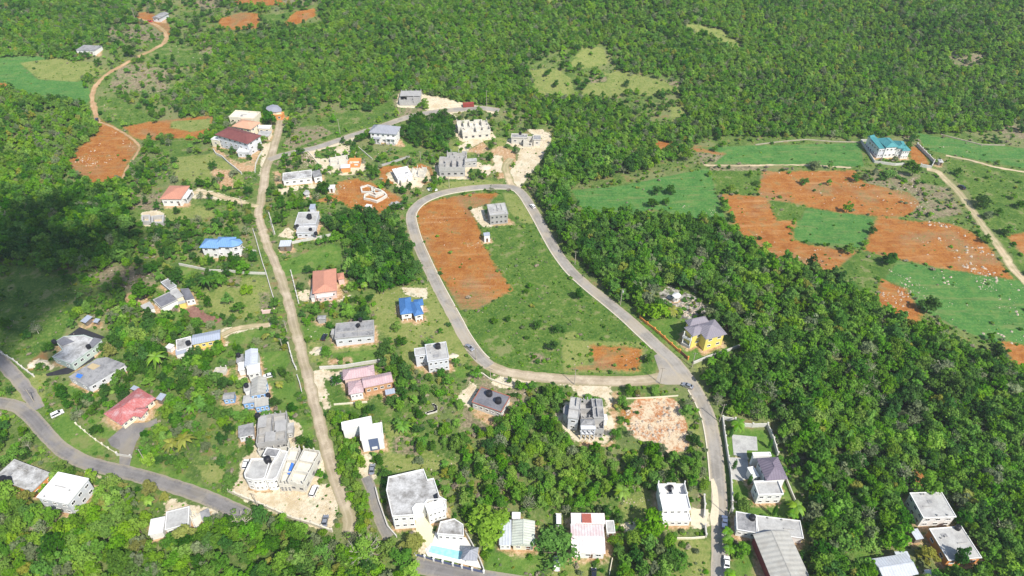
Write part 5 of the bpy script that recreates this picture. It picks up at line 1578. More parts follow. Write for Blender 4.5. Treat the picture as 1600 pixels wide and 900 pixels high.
# ------------------------------------------------------------------ garden walls and fences
AGEDW = surf('aged_white_wall', (.60, .58, .53), .85, (.40, .38, .33), .4, .5, .08)
def wall_line(name, label, pts, h=1.4, t=.25, mat=WHITE, pillar=None, pm=None, rail=False, cat='wall', gate=None, group=None):
    if mat is WHITE: mat = AGEDW
    W = gpts(pts)
    c = W[0]; z0 = H1(*c)
    root = empty(name, (c[0], c[1], z0)); tag(root, label, cat, group)
    mb = MB()
    posts = []
    for a, b in zip(W, W[1:]):
        L = math.dist(a, b); n = max(1, round(L / 4.0))
        ang = math.atan2(b[1] - a[1], b[0] - a[0])
        FOOT.append([(a[0] - .2, a[1] - .2), (a[0] + .2, a[1] + .2), (b[0] + .2, b[1] + .2), (b[0] - .2, b[1] - .2)])
        for k in range(n):
            p = [a[i] + (b[i] - a[i]) * k / n for i in (0, 1)]; r = [a[i] + (b[i] - a[i]) * (k + 1) / n for i in (0, 1)]
            posts.append((p[0], p[1], ang))
            za, zb = H1(*p) - z0, H1(*r) - z0
            nx, ny = -math.sin(ang) * t / 2, math.cos(ang) * t / 2
            P = [(p[0] - c[0] + s * nx, p[1] - c[1] + s * ny) for s in (-1, 1)]
            Q = [(r[0] - c[0] + s * nx, r[1] - c[1] + s * ny) for s in (-1, 1)]
            lo, hi = -.5, h
            A = [(P[0][0], P[0][1], za + lo), (Q[0][0], Q[0][1], zb + lo), (Q[0][0], Q[0][1], zb + hi), (P[0][0], P[0][1], za + hi)]
            B_ = [(P[1][0], P[1][1], za + lo), (Q[1][0], Q[1][1], zb + lo), (Q[1][0], Q[1][1], zb + hi), (P[1][0], P[1][1], za + hi)]
            mb.face(A); mb.face(B_[::-1]); mb.face([A[3], A[2], B_[2], B_[3]])
            mb.face([A[0], A[3], B_[3], B_[0]]); mb.face([A[1], B_[1], B_[2], A[2]])
    posts.append((W[-1][0], W[-1][1], ang))
    mb.build('wall_panel' if pillar else 'wall', mat, root)
    if pillar:
        for (x, y, a) in posts:
            z = H1(x, y) - z0
            m2 = MB(); m2.box(x - c[0], y - c[1], z + (h + .35 - .5) / 2, .48, .48, h + .35 + .5, a)
            m2.box(x - c[0], y - c[1], z + h + .4, .6, .6, .1, a); m2.build('pillar', pm or mat, root)
    return root

NAVY = surf('navy_fence_panel', (.09, .11, .20), .5)
ORF = surf('orange_wall', (.68, .27, .06), .7, (.6, .3, .12), .3, .5)
OLDLIME = surf('old_limestone', (.40, .35, .26), .95, (.22, .21, .13), .5, .6, .1)
wall_line('boundary_wall', 'white boundary wall around the back of the purple-grey roof villa garden', px('X1', 150,555, 148,470, 142,360, 128,270, 112,160, 98,55, 165,65, 172,88, 260,95, 340,92, 372,170, 395,250), 1.9, .35, WHITE, True)
wall_line('boundary_wall', 'thin grey wall behind the purple-grey roof villa', px('X1', 440,375, 470,450, 500,520, 530,600), 1.2, .3, PALEC)
wall_line('boundary_wall', 'orange pillared wall between the loop road and the yellow villa', px('X2', 0,360, 60,410, 120,455, 200,525, 260,580, 320,635), 1.2, .3, ORF, True)
g_ = wall_line('gate', 'brown sliding gate of the yellow villa', px('X2', 328,640, 395,700), 1.5, .12, surf('brown_gate', (.22, .08, .06), .6), True, ORF, cat='gate')
wall_line('boundary_wall', 'white side wall below the yellow villa', px('X2', 440,735, 560,685, 700,640, 860,580), 1.4, .35, WHITE)
wall_line('boundary_wall', 'white compound wall with navy panels beside the teal roofed mansion', px('X6', 880,545, 1030,570, 1070,490, 1000,420, 900,320, 830,250), 1.8, .4, WHITE, True)
wall_line('boundary_wall', 'low white compound wall left of the teal roofed mansion', px('X6', 650,520, 520,530, 230,490, 130,330, 40,190, 120,190), 1.5, .35, WHITE)
wall_line('stone_wall', 'long dry stone wall behind the eastern crop field', px('A4', 810,632, 880,650, 1000,680, 1110,682), .5, .7, OLDLIME)
wall_line('stone_wall', 'rough stone wall above the western crop of the teal mansion', px('A4', -60,680, 60,665, 180,655, 300,665, 430,668), .45, .7, OLDLIME)
wall_line('boundary_wall', 'long white garden wall below the blue roofed villa', px('S8', 362,245, 450,262, 580,290, 700,290, 820,305, 970,310), 1.3, .3, WHITE)
wall_line('boundary_wall', 'white lane side wall above the long garden wall', px('S8', 880,0, 900,60, 925,150, 950,240, 975,310, 1000,400, 1025,480), 1.2, .3, WHITE)
wall_line('boundary_wall', 'pale wall running from the blue roofed villa to the lane', px('S8', 800,125, 850,150, 905,155), 1.4, .3, WHITE)
wall_line('boundary_wall', 'white and pink gate wall at the lane beside the lawn', px('S8', 950,585, 1035,575), 1.8, .5, PINKW, True)
wall_line('boundary_wall', 'grey front wall of the patchwork slab house', px('S7', 20,335, 100,380, 160,430, 240,490), 1.2, .3, PALEC, True)
wall_line('boundary_wall', 'white roadside wall by the lane in front of the white house with metal roof', px('S1', 545,180, 560,240, 580,310, 600,350), 1.5, .35, WHITE, True)
wall_line('boundary_wall', 'white garden wall by the lane in front of the light blue house', px('S1', 605,395, 625,450, 640,515), 1.2, .3, WHITE)
wall_line('boundary_wall', 'white side wall above the mauve roofed bungalow', px('S2', 200,185, 380,175, 560,145, 740,120), 1.6, .4, WHITE)
wall_line('boundary_wall', 'low pale wall below the mauve roofed bungalow garden', px('S2', 310,465, 440,455, 570,445), .7, .35, CREAM)
wall_line('boundary_wall', 'white wall below the slab house with several tanks', px('S6', 180,355, 300,332, 400,312, 500,290), 1.4, .35, WHITE)
wall_line('boundary_wall', 'low white wall by the lane in front of the salmon shingle house', px('S6', 175,580, 195,660, 215,740, 235,820), 1.1, .3, WHITE, True)
wall_line('boundary_wall', 'white wall posts by the lane head near the tank house', px('S6', 5,130, 25,200, 48,280), 1.2, .3, WHITE, True)
wall_line('boundary_wall', 'pale driveway wall of the orange veranda shell', px('S4', 345,320, 410,400, 470,470, 545,520), .8, .4, LIME)
wall_line('boundary_wall', 'grey retaining wall under the white mansion garden', px('S4', 990,450, 1090,420, 1238,370), 1.2, .4, CONC)
wall_line('boundary_wall', 'thin garden wall left of the white mansion under the upper street', px('S4', 780,280, 840,330, 910,390), .8, .3, PALEC)
wall_line('retaining_wall', 'pale curved retaining wall below the maroon roof mansion', px('X7', 30,640, 60,690, 130,720, 200,790, 290,860, 360,920), 1.4, .4, WHITE)
wall_line('retaining_wall', 'slim curved wall between the maroon roof mansion and the lane', px('X7', 600,660, 560,720, 525,800, 515,900), 1.0, .3, PALEC)
wall_line('boundary_wall', 'bright orange garden wall at the top of the hill street', px('X7', 860,290, 910,280, 960,275), 1.8, .3, ORANGEW, True)
wall_line('boundary_wall', 'pale stone wall along the edge of the yard of the curved white house', px('X5', 30,575, 130,620, 250,670, 370,720, 480,770, 620,810, 760,860), 1.4, .5, LIME, True)
wall_line('pool_fence', 'white pillared fence with navy panels in front of the swimming pool', px('X4', 232,700, 280,720, 350,740, 420,760, 490,782, 560,800, 640,820, 710,838, 790,858, 880,878), 1.2, .12, NAVY, True, WHITE, cat='fence')
wall_line('boundary_wall', 'white side wall left of the huge white mansion', px('X4', 35,220, 60,320, 95,420, 130,520, 200,600), 1.2, .35, WHITE)
wall_line('boundary_wall', 'white side wall right of the swimming pool terrace', px('X4', 735,560, 790,660, 850,780, 880,860), 1.4, .3, WHITE)
wall_line('boundary_wall', 'white roadside wall below the half finished white house', px('X3', 690,555, 682,470), 1.4, .4, WHITE, True)
wall_line('boundary_wall', 'white roadside wall above the half finished white house', px('X3', 672,390, 680,290, 672,210), 1.4, .4, WHITE, True)
wall_line('boundary_wall', 'low pale garden wall under the half finished white house', px('X3', 435,575, 560,575, 680,565), .9, .3, CREAM)
wall_line('fence', 'low pale fence along the garden of the red roof bungalow', px('C1', 358,190, 400,225, 450,265, 510,305, 548,328), .7, .15, CREAM, True, cat='fence')
wall_line('gate', 'white double gate at the drive of the red roof bungalow', px('C1', 552,335, 615,345), 1.2, .1, WHITE, True, cat='gate')
wall_line('boundary_wall', 'narrow garden wall running below the faded pink bungalow', px('C3', 455,900, 470,820), .8, .25, CREAM)
wall_line('fence', 'thin rope and post fence above the rocky red lot', px('X8', 700,245, 760,225, 900,222, 1100,212, 1330,195), .8, .08, CREAM, cat='fence')
wall_line('retaining_wall', 'pale retaining edge above the slab house dug into the hillside', px('S3', 545,370, 640,365, 700,410, 800,450, 900,480), .9, .4, LIME)

# ------------------------------------------------------------------ swimming pool and its garden
def pool():
    P = gpts(px('X4', 470,662, 715,712, 692,778, 445,716))
    c = np.mean(np.array(P), 0); z = H1(*c)
    root = empty('swimming_pool', (c[0], c[1], z)); tag(root, 'turquoise rectangular swimming pool beside the huge white mansion', 'pool')
    loc = [(p[0] - c[0], p[1] - c[1]) for p in P]
    a = sum(loc[i][0] * loc[(i + 1) % 4][1] - loc[(i + 1) % 4][0] * loc[i][1] for i in range(4))
    if a < 0: loc = loc[::-1]
    out = inset(loc, -.5)
    mb = MB(); mb.ring(out, .5, -1, .35); mb.build('rim', WHITE, root)
    m, nt, b = new_mat('pool_lining', .08)
    b.inputs['Base Color'].default_value = (.12, .52, .62, 1)
    b.inputs['Specular IOR Level'].default_value = .5
    pos = nd(nt, 'ShaderNodeNewGeometry').outputs['Position']
    n = noise_node(nt, .9, 2, .5, pos)
    lk(nt, mixc(nt, mr(nt, n, .3, .7), (.26, .56, .62), (.36, .66, .70)), b.inputs['Base Color'])
    mb = MB(); mb.prism(loc, -1, .2); mb.build('water', m, root)
    FOOT.append(P)
pool()
pad('pool_terrace', px('X4', 500,560, 740,600, 790,680, 860,840, 440,745, 420,690, 480,640), ROOFW, .06, 'white paved terrace round the swimming pool')
pad('garden_path', px('X4', 350,420, 420,420, 480,520, 490,640, 440,680, 400,620, 350,540), surf('pale_yellow_paving', (.66, .62, .42), .85, (.56, .52, .36), .3, .5), .05, 'pale yellow paved court of the huge white mansion')
house('gazebo', 'grey pyramid roofed gazebo at the corner of the swimming pool', [
    dict(q=px('X4', 695,780, 848,775, 820,680, 740,662), H=3.0, roof='hip', rm=GREYSH, wall=WHITE, rise=2.0, over=.9, win={'f': (2, 1)})], cat='gazebo', near='the poolside gazebo')

# ------------------------------------------------------------------ vehicles
PAINT = {}
def paint(name, col, metal=.2):
    if name not in PAINT:
        m, nt, b = new_mat(name, .28)
        b.inputs['Base Color'].default_value = c4(col); b.inputs['Metallic'].default_value = metal
        b.inputs['Coat Weight'].default_value = .6; b.inputs['Coat Roughness'].default_value = .08
        PAINT[name] = m
    return PAINT[name]
CARM = {}
def car_meshes(kind):
    if kind in CARM: return CARM[kind]
    prof = {   # side outline: x along the car, z up; cabin outline; half width
        'sedan': ([(-2.2, .35), (-2.25, .75), (-2.1, .95), (-1.5, 1.0), (1.0, .98), (2.0, .85), (2.22, .65), (2.2, .35)],
                  [(-1.55, .98), (-1.0, 1.42), (.3, 1.44), (1.05, .97)], .86),
        'hatch': ([(-2.0, .35), (-2.05, .8), (-1.95, 1.0), (1.0, .98), (1.8, .85), (2.0, .65), (1.98, .35)],
                  [(-1.95, .98), (-1.7, 1.46), (.3, 1.48), (1.05, .97)], .85),
        'wagon': ([(-2.2, .38), (-2.25, .9), (-2.15, 1.08), (1.1, 1.05), (1.95, .95), (2.15, .7), (2.12, .38)],
                  [(-2.15, 1.05), (-1.95, 1.62), (.4, 1.64), (1.15, 1.04)], .9),
        'van': ([(-2.3, .4), (-2.35, 1.0), (-2.3, 1.15), (1.5, 1.12), (2.15, 1.0), (2.3, .75), (2.28, .4)],
                [(-2.3, 1.12), (-2.2, 1.95), (1.0, 1.98), (1.7, 1.12)], .92),
        'pickup': ([(-2.5, .45), (-2.5, 1.05), (-.6, 1.08), (1.2, 1.1), (2.2, 1.0), (2.45, .8), (2.42, .45)],
                   [(-.6, 1.08), (-.45, 1.66), (.55, 1.68), (1.25, 1.1)], .92)}[kind]
    body, cab, hw = prof
    def extr(mb, pts, hw0, hw1=None, top=None):
        n = len(pts)
        zs = [p[1] for p in pts]; lo, hi = min(zs), max(zs)
        def w(z): return hw0 if hw1 is None else hw0 + (hw1 - hw0) * (z - lo) / (hi - lo)
        L = [(x, -w(z), z) for x, z in pts]; Rr = [(x, w(z), z) for x, z in pts]
        mb.face(L); mb.face(Rr[::-1])
        for i in range(n):
            j = (i + 1) % n
            mb.face([L[j], L[i], Rr[i], Rr[j]])
    B_ = MB(); extr(B_, body, hw)
    # roof panel sits on the glass house
    tz = max(p[1] for p in cab); tx = [p[0] for p in cab if p[1] > tz - .06]
    B_.box((tx[0] + tx[-1]) / 2, 0, tz + .01, tx[-1] - tx[0] + .04, hw * 1.56, .05)
    for x0, z0, x1, z1 in ((cab[0][0], cab[0][1], cab[1][0], cab[1][1]), (cab[-1][0], cab[-1][1], cab[-2][0], cab[-2][1])):
        for s in (-1, 1):
            B_.tube([(x0, s * (hw * .98), z0), (x1, s * (hw * .80), z1)], .05, 5)
    if kind == 'pickup':
        B_.box(-1.55, -.84, 1.2, 1.8, .08, .28); B_.box(-1.55, .84, 1.2, 1.8, .08, .28); B_.box(-2.45, 0, 1.2, .08, 1.7, .28)
    for s in (-1, 1): B_.box(.85, s * (hw + .08), 1.05, .18, .14, .12)
    G_ = MB(); extr(G_, [(x * .995, z - .012 if z > tz - .06 else z) for x, z in cab], hw * .97, hw * .79)
    W_ = MB(); W_.tube([(0, -.11, 0), (0, .11, 0)], .33, 14)
    Rm = MB(); Rm.tube([(0, -.125, 0), (0, .125, 0)], .19, 8)
    x1 = body[-1][0]; x0 = body[0][0]
    hl = MB(); hl.box(x1 - .06, 0, .72, .16, .34, .14)
    tl = MB(); tl.box(x0 - .03, 0, .78, .1, .28, .16)
    CARM[kind] = dict(B=B_, G=G_, W=W_, R=Rm, H=hl, T=tl, hw=hw, ax=(x0 + .85, x1 - .82), d={})
    return CARM[kind]
def car(key, x, y, heading_px, kind, pname, col, label, metal=.2):
    """heading_px: photo point (same crop) towards which the bonnet points"""
    (u, v), (u2, v2) = px(key, x, y, *heading_px)
    a = at(u, v, .5); b = at(u2, v2, .5)
    ang = math.atan2(b[1] - a[1], b[0] - a[0])
    # seat the wheels on road surface
    z = H1(a[0], a[1]) + (.1 if any(np.min(((L - np.array([a[0], a[1]])) ** 2).sum(1)) < (w + .3) ** 2 for L, w in ROADS) else .0)
    root = empty('car' if kind not in ('van', 'pickup') else kind, (a[0], a[1], z), ang)
    tag(root, label, 'van' if kind == 'van' else 'pickup' if kind == 'pickup' else 'car', 'parked and passing cars')
    C = car_meshes(kind)
    def inst(mb, name, mat, loc, parent=root):
        k = (name, mat.name)
        if k not in C['d']:
            o = mb.build(name, mat, parent)
            C['d'][k] = o.data
        else:
            o = bpy.data.objects.new(name, C['d'][k]); COL.objects.link(o); o.parent = parent
        o.location = loc
        return o
    inst(C['B'], 'body', paint(pname, col, metal), (0, 0, 0)); inst(C['G'], 'window', GLASS, (0, 0, 0))
    for ax in C['ax']:
        for s in (-1, 1):
            w = inst(C['W'], 'wheel', RUBBER, (ax, s * (C['hw'] - .08), .33))
            inst(C['R'], 'rim', CHROME, (0, 0, 0), w)
    for s in (-1, 1):
        inst(C['H'], 'headlight', LAMPG, (0, s * (C['hw'] - .24), 0)); inst(C['T'], 'tail_light', LAMPR, (0, s * (C['hw'] - .2), 0))
    FOOT.append([(a[0] + 2.6 * math.cos(t), a[1] + 2.6 * math.sin(t)) for t in (0, 1.57, 3.14, 4.71)])
    return root
Wc, Sc, Kc, Rc, Bc = (.80, .80, .79), (.45, .46, .48), (.025, .03, .045), (.55, .04, .02), (.16, .20, .30)
car('S7', 405,750, (450, 728), 'wagon', 'white_car_paint', Wc, 'white station wagon parked on the grass verge near the valley road', 0)
car('S3', 527,132, (560, 155), 'sedan', 'silver_car_paint', Sc, 'silver car on the loop road beside the whitish concrete house', .6)
car('B3', 97,68, (80, 50), 'hatch', 'white_car_paint', Wc, 'white hatchback driving on the loop road near the top bend', 0)
car('X8', 1430,88, (1370, 65), 'sedan', 'silver_car_paint', Sc, 'silver sedan near the road junction beside the rocky red lot', .6)
car('X3', 853,430, (853, 400), 'pickup', 'dark_blue_car_paint', Bc, 'dark blue pickup parked beside the barn on the straight road', .3)
car('X3', 873,785, (873, 750), 'sedan', 'white_car_paint', Wc, 'white sedan parked low on the straight road near the barn', 0)
car('X5', 712,785, (718, 755), 'sedan', 'silver_car_paint', Sc, 'silver car parked in the pale yard under the half built wing', .6)
car('X5', 635,575, (650, 540), 'van', 'white_car_paint', Wc, 'white van parked against the half built concrete wing', 0)
car('X5', 152,385, (160, 355), 'hatch', 'white_car_paint', Wc, 'white car behind the curved white house', 0)
car('S1', 405,393, (375, 400), 'sedan', 'white_car_paint', Wc, 'white car on the drive between the white house and the lawns', 0)
car('S1', 795,122, (805, 100), 'hatch', 'black_car_paint', Kc, 'black car beside the wide grey block house', .2)
car('C3', 210,842, (210, 820), 'pickup', 'white_car_paint', Wc, 'white pickup beside the round tree near the pink roof bungalow', 0)
car('C3', 383,893, (383, 880), 'hatch', 'black_car_paint', Kc, 'black car on the path of the faded pink bungalow', .2)
car('C3', 218,638, (218, 620), 'van', 'white_car_paint', Wc, 'white van behind the tree beside the pink roof bungalow', 0)
car('A4', 908,878, (895, 868), 'wagon', 'black_car_paint', Kc, 'dark car beside the ridge track below the teal roofed mansion', .2)
car('A1', 704,101, (720, 101), 'hatch', 'red_car_paint', Rc, 'red car at the end of the rust coloured farm track', .1)
car('A1', 455,562, (453, 545), 'wagon', 'black_car_paint', Kc, 'dark car on the farm track above the stony red field', .2)
car('S4', 500,658, (520, 655), 'hatch', 'black_car_paint', Kc, 'dark car in the shade of the round tree by the garage', .2)
car('C2', 545,400, (548, 380), 'sedan', 'silver_car_paint', Sc, 'silver car on the drive above the huge white mansion', .6)

# ------------------------------------------------------------------ utility poles
def pole(key, x, y, h, label, lamp=False, mat=None):
    (u, v), = px(key, x, y)
    a = at(u, v)
    t = empty('utility_pole', (a[0], a[1], a[2]), random.uniform(-.4, .4)); tag(t, label, 'utility pole', 'utility poles along the roads')
    mb = MB(); mb.tube([(0, 0, -.6), (0, 0, h)], [.17, .11], 8); mb.build('pole', mat or surf('pole_wood', (.42, .37, .30), .9, (.3, .26, .2), .3, .8), t)
    mb = MB(); mb.box(0, .14, h - .6, 1.8, .1, .12); cr = mb.build('crossarm', WOOD, t)
    for s in (-.8, 0, .8):
        mb = MB(); mb.lathe([(0, h - .53), (.07, h - .5), (.07, h - .36), (0, h - .33)], 8, s, .14); mb.build('insulator', CHROME, cr)
    if lamp:
        mb = MB(); mb.lathe([(0, h - 2.0), (.28, h - 2.0), (.28, h - 1.1), (0, h - 1.1)], 10, .4, 0); mb.build('transformer', CHROME, t)
    return t
for k_, x_, y_, h_, lb_, tr_ in [
    ('B3', 508,528, 9, 'leaning pole with transformer at the red bank beside the loop road', True),
    ('B3', 295,340, 8, 'pole on the wooded verge half way along the loop road', False),
    ('X1', 82,68, 10, 'tall pole at the upper corner of the white boundary wall', False),
    ('X1', 130,578, 9, 'pole at the lower corner of the villa boundary wall', False),
    ('X8', 1140,65, 9, 'pole where the dusty road meets the junction', False),
    ('X8', 250,75, 9, 'pole on the dusty road above the raw concrete villa', False),
    ('S3', 712,405, 6, 'short pole on the bank above the dug in slab house', False),
    ('S3', 585,238, 7, 'pole beside the loop road below the silver car', False),
    ('S5', 850,190, 11, 'very tall pole at the end of the upper street', False),
    ('S5', 540,865, 8, 'pole beside the top bend of the loop road', False),
    ('S4', 628,165, 10, 'pole on the scrubby slope above the upper street', False),
    ('S5', 305,650, 7, 'pole between the mansion garden and the red earth', False),
    ('C1', 690,380, 9, 'pole on the grass verge by the red roof bungalow gate', False),
    ('C1', 530,475, 5, 'short stout pole at the valley road near the tall white house', False),
    ('S1', 535,90, 7, 'pole at the lane beside the banana garden', False),
    ('S1', 505,205, 6, 'short pole behind the white lane wall', False),
    ('B2', 805,420, 8, 'pole at the edge of the dark copse by the loop road', False),
    ('B2', 715,215, 8, 'pole beside the upper left run of the loop road', False),
    ('S6', 40,290, 9, 'pole at the head of the dirt lane', False),
    ('B1', 1140,80, 8, 'pole where the sandy drive meets the lane', False),
    ('A1', 632,85, 8, 'pole by the farmhouse at the end of the farm track', False),
    ('X5', 242,690, 8, 'pole behind the pale stone yard wall', False),
    ('S7', 240,665, 7, 'pole on the corner between the side road and the valley road', False),
    ('X2', 430,760, 8, 'pole at the lower gate post of the yellow villa', False)]:
    pole(k_, x_, y_, h_, lb_, tr_)
# ------------------------------------------------------------------ plants
def leaf_mat(name, dark, light, trans=.5, hue=.012):
    m = bpy.data.materials.new(name); m.use_nodes = True
    nt = m.node_tree; nt.nodes.clear()
    out = nd(nt, 'ShaderNodeOutputMaterial')
    tone = nd(nt, 'ShaderNodeAttribute', attribute_name='tone').outputs['Fac']
    oi = nd(nt, 'ShaderNodeObjectInfo').outputs['Random']
    f = mth(nt, 'ADD', mth(nt, 'MULTIPLY', tone, .62), mth(nt, 'MULTIPLY', oi, .38))
    col = mixc(nt, mr(nt, f, .12, .88, 0, 1, False), dark, light)
    hsv = nd(nt, 'ShaderNodeHueSaturation')
    o2 = mth(nt, 'FRACT', mth(nt, 'MULTIPLY', oi, 17.31))
    lk(nt, mr(nt, o2, 0, 1, .5 - hue, .5 + hue, False), hsv.inputs['Hue'])
    o3 = mth(nt, 'FRACT', mth(nt, 'MULTIPLY', oi, 41.7))
    lk(nt, mr(nt, o3, 0, 1, .88, 1.08, False), hsv.inputs['Saturation'])
    o4 = mth(nt, 'FRACT', mth(nt, 'MULTIPLY', oi, 7.77))
    lk(nt, mr(nt, o4, 0, 1, .92, 1.36, False), hsv.inputs['Value'])
    lk(nt, col, hsv.inputs['Color'])
    d = nd(nt, 'ShaderNodeBsdfDiffuse'); t = nd(nt, 'ShaderNodeBsdfTranslucent'); mx = nd(nt, 'ShaderNodeMixShader')
    mx.inputs[0].default_value = trans
    lk(nt, hsv.outputs[0], d.inputs[0]); lk(nt, hsv.outputs[0], t.inputs[0])
    lk(nt, d.outputs[0], mx.inputs[1]); lk(nt, t.outputs[0], mx.inputs[2])
    lk(nt, mx.outputs[0], out.inputs[0])
    return m
LEAF = {'mid': leaf_mat('mid_green_leaves', (.070, .178, .016), (.200, .405, .046)),
        'dark': leaf_mat('dark_green_leaves', (.032, .108, .014), (.105, .255, .034)),
        'light': leaf_mat('bright_green_leaves', (.125, .250, .022), (.300, .480, .062)),
        'yellow': leaf_mat('yellow_green_leaves', (.200, .240, .040), (.400, .410, .080)),
        'grey': leaf_mat('greyish_green_leaves', (.130, .180, .075), (.290, .340, .175)),
        'dry': leaf_mat('dry_twigs', (.17, .14, .10), (.32, .28, .20), .1)}
BARK = surf('bark', (.17, .13, .10), .95, (.10, .08, .06), .4, 1.5)

def leaf_cloud(seed, lobes, n, size, upb=.35, flat=1.0):
    """leaf clumps spread through and over lobes (centre, radius); returns arrays"""
    r = np.random.default_rng(seed)
    V, F, T = [], [], []
    vol = np.array([l[3] ** 2 for l in lobes]); vol = vol / vol.sum()
    for li, (lx, ly, lz, lr) in enumerate(lobes):
        k = int(n * vol[li])
        tone0 = r.uniform(.15, .85)
        for _ in range(k):
            d = r.normal(size=3); d /= np.linalg.norm(d)
            if d[2] < -.35: d[2] *= -.6
            d[2] += upb * r.random(); d /= np.linalg.norm(d)
            rad = lr * (r.uniform(.72, 1.08) if r.random() < .85 else r.uniform(.3, .7))
            p = np.array([lx + d[0] * rad, ly + d[1] * rad, lz + d[2] * rad * flat])
            nrm = d + r.normal(size=3) * .55; nrm /= np.linalg.norm(nrm)
            u = np.cross(nrm, r.normal(size=3)); u /= np.linalg.norm(u); w = np.cross(nrm, u)
            s = size * r.uniform(.6, 1.35)
            b = len(V)
            k2 = r.uniform(-.25, .25) * s
            V += [p - u * s * .5 - w * s * .32, p + u * s * .1 - w * s * .5 + nrm * k2, p + u * s * .55 + w * s * .1, p - u * s * .1 + w * s * .5 + nrm * k2]
            F.append((b, b + 1, b + 2, b + 3)); T.append(np.clip(tone0 * .55 + r.random() * .45, 0, 1))
    return V, F, T

def mesh_from(name, V, F, T, mats, mi=None):
    me = bpy.data.meshes.new(name)
    me.from_pydata([tuple(v) for v in V], [], F)
    for m in mats: me.materials.append(m)
    if mi is not None: me.polygons.foreach_set('material_index', mi)
    a = me.attributes.new('tone', 'FLOAT', 'FACE'); a.data.foreach_set('value', np.array(T, np.float32))
    me.update()
    return me

def trunk_geo(h, r0, seed, limbs=4, spread=2.0):
    rr = random.Random(seed)
    mb = MB()
    bx, by = rr.uniform(-.3, .3), rr.uniform(-.3, .3)
    mb.tube([(0, 0, -.6), (bx * .5, by * .5, h * .4), (bx, by, h * .75)], [r0, r0 * .75, r0 * .45], 7)
    for k in range(limbs):
        a = 2 * PI * k / limbs + rr.uniform(-.5, .5)
        z = h * rr.uniform(.35, .6)
        mb.tube([(bx * .6, by * .6, z), (bx + math.cos(a) * spread * .5, by + math.sin(a) * spread * .5, z + h * .18), (bx + math.cos(a) * spread, by + math.sin(a) * spread, z + h * .34)], [r0 * .45, r0 * .3, r0 * .12], 5)
    return mb

def crown_lobes(seed, R0, zc, hz, nl):
    r = random.Random(seed)
    L = [(0, 0, zc - .3, R0 * .55)]
    for k in range(nl):
        a = 2 * PI * k / nl + r.uniform(-.5, .5); d = R0 * r.uniform(.40, .80)
        L.append((math.cos(a) * d, math.sin(a) * d, zc + hz * r.uniform(-.75, .25), R0 * r.uniform(.24, .44)))
    for k in range(nl - 2):
        a = r.uniform(0, 2 * PI); d = R0 * r.uniform(.05, .6)
        L.append((math.cos(a) * d, math.sin(a) * d, zc + hz * r.uniform(.1, .95), R0 * r.uniform(.18, .36)))
    return L

# unit tree: crown radius about 3.2 m, height about 7.5 m
VAR = []      # (tone, crown mesh, trunk mesh, joined mesh)
spec = [('mid', 3.3, 3.7, 2.8, 8), ('mid', 3.0, 4.0, 3.2, 7), ('mid', 3.7, 3.4, 2.4, 9), ('dark', 3.4, 3.7, 2.8, 8), ('dark', 3.1, 3.9, 3.0, 8),
        ('light', 3.2, 3.6, 2.7, 7), ('light', 3.5, 3.3, 2.4, 8), ('yellow', 2.9, 3.5, 2.5, 7), ('grey', 3.1, 3.7, 2.7, 7), ('mid', 2.8, 4.3, 3.4, 7)]
for i, (tn, R0, zc, hz, nl) in enumerate(spec):
    V, F, T = leaf_cloud(100 + i, crown_lobes(i, R0, zc, hz, nl), 700, .60)
    tb = trunk_geo(zc + .5, .24, i)
    cm = mesh_from('crown', V, F, T, [LEAF[tn]])
    to = tb.build('trunk', BARK); tm = to.data; bpy.data.objects.remove(to)
    b = len(V)
    V2 = list(V) + [np.array(v) for v in tb.v]; F2 = list(F) + [tuple(j + b for j in f) for f in tb.f]
    jm = mesh_from('tree_form', V2, F2, list(T) + [0.5] * len(tb.f), [LEAF[tn], BARK], [0] * len(F) + [1] * len(tb.f))
    VAR.append((tn, cm, tm, jm))
# a fronded plant and a thin pale-limbed tree widen the mix of kinds
def add_form(tn, V, F, T, tb, tmat, mi_leaf):
    cm = mesh_from('crown', V, F, T, [LEAF[tn]])
    to = tb.build('trunk', tmat); tm = to.data; bpy.data.objects.remove(to)
    b = len(V)
    V2 = list(V) + [np.array(v) for v in tb.v]; F2 = list(F) + [tuple(j + b for j in f) for f in tb.f]
    jm = mesh_from('tree_form', V2, F2, list(T) + [0.5] * len(tb.f), [LEAF[tn], tmat], [0] * len(F) + [1] * len(tb.f))
    VAR.append((tn, cm, tm, jm))
V, F, T = [], [], []
_r = random.Random(4)
for hub in ((0, 0, 4.6, 2.9), (1.6, .9, 3.2, 2.2), (-1.2, 1.4, 2.8, 2.1)):
    for k in range(12):
        az = 2 * PI * k / 12 + _r.uniform(-.25, .25); up = _r.uniform(.2, 1.0); L_ = hub[3] * _r.uniform(.8, 1.15); prev = None
        for q_ in range(6):
            t = q_ / 5; rr_ = L_ * t; z = hub[2] + L_ * (up * t - .9 * t * t); w_ = .50 * math.sin(PI * min(1, t * .85 + .15)) + .04
            c, sn = math.cos(az), math.sin(az)
            b = len(V); V += [np.array((hub[0] + c * rr_ - sn * w_, hub[1] + sn * rr_ + c * w_, z - .2 * w_)), np.array((hub[0] + c * rr_, hub[1] + sn * rr_, z)), np.array((hub[0] + c * rr_ + sn * w_, hub[1] + sn * rr_ - c * w_, z - .2 * w_))]
            if prev is not None: F += [(prev, prev + 1, b + 1, b), (prev + 1, prev + 2, b + 2, b + 1)]; T += [_r.uniform(.3, 1)] * 2
            prev = b
_tb = MB()
for hub in ((0, 0, 4.6), (1.6, .9, 3.2), (-1.2, 1.4, 2.8)): _tb.tube([(hub[0], hub[1], -.5), hub], [.16, .11], 6)
V = [v * np.array((.78, .78, .85)) for v in V]
add_form('mid', V, F, T, _tb, BARK, 0)
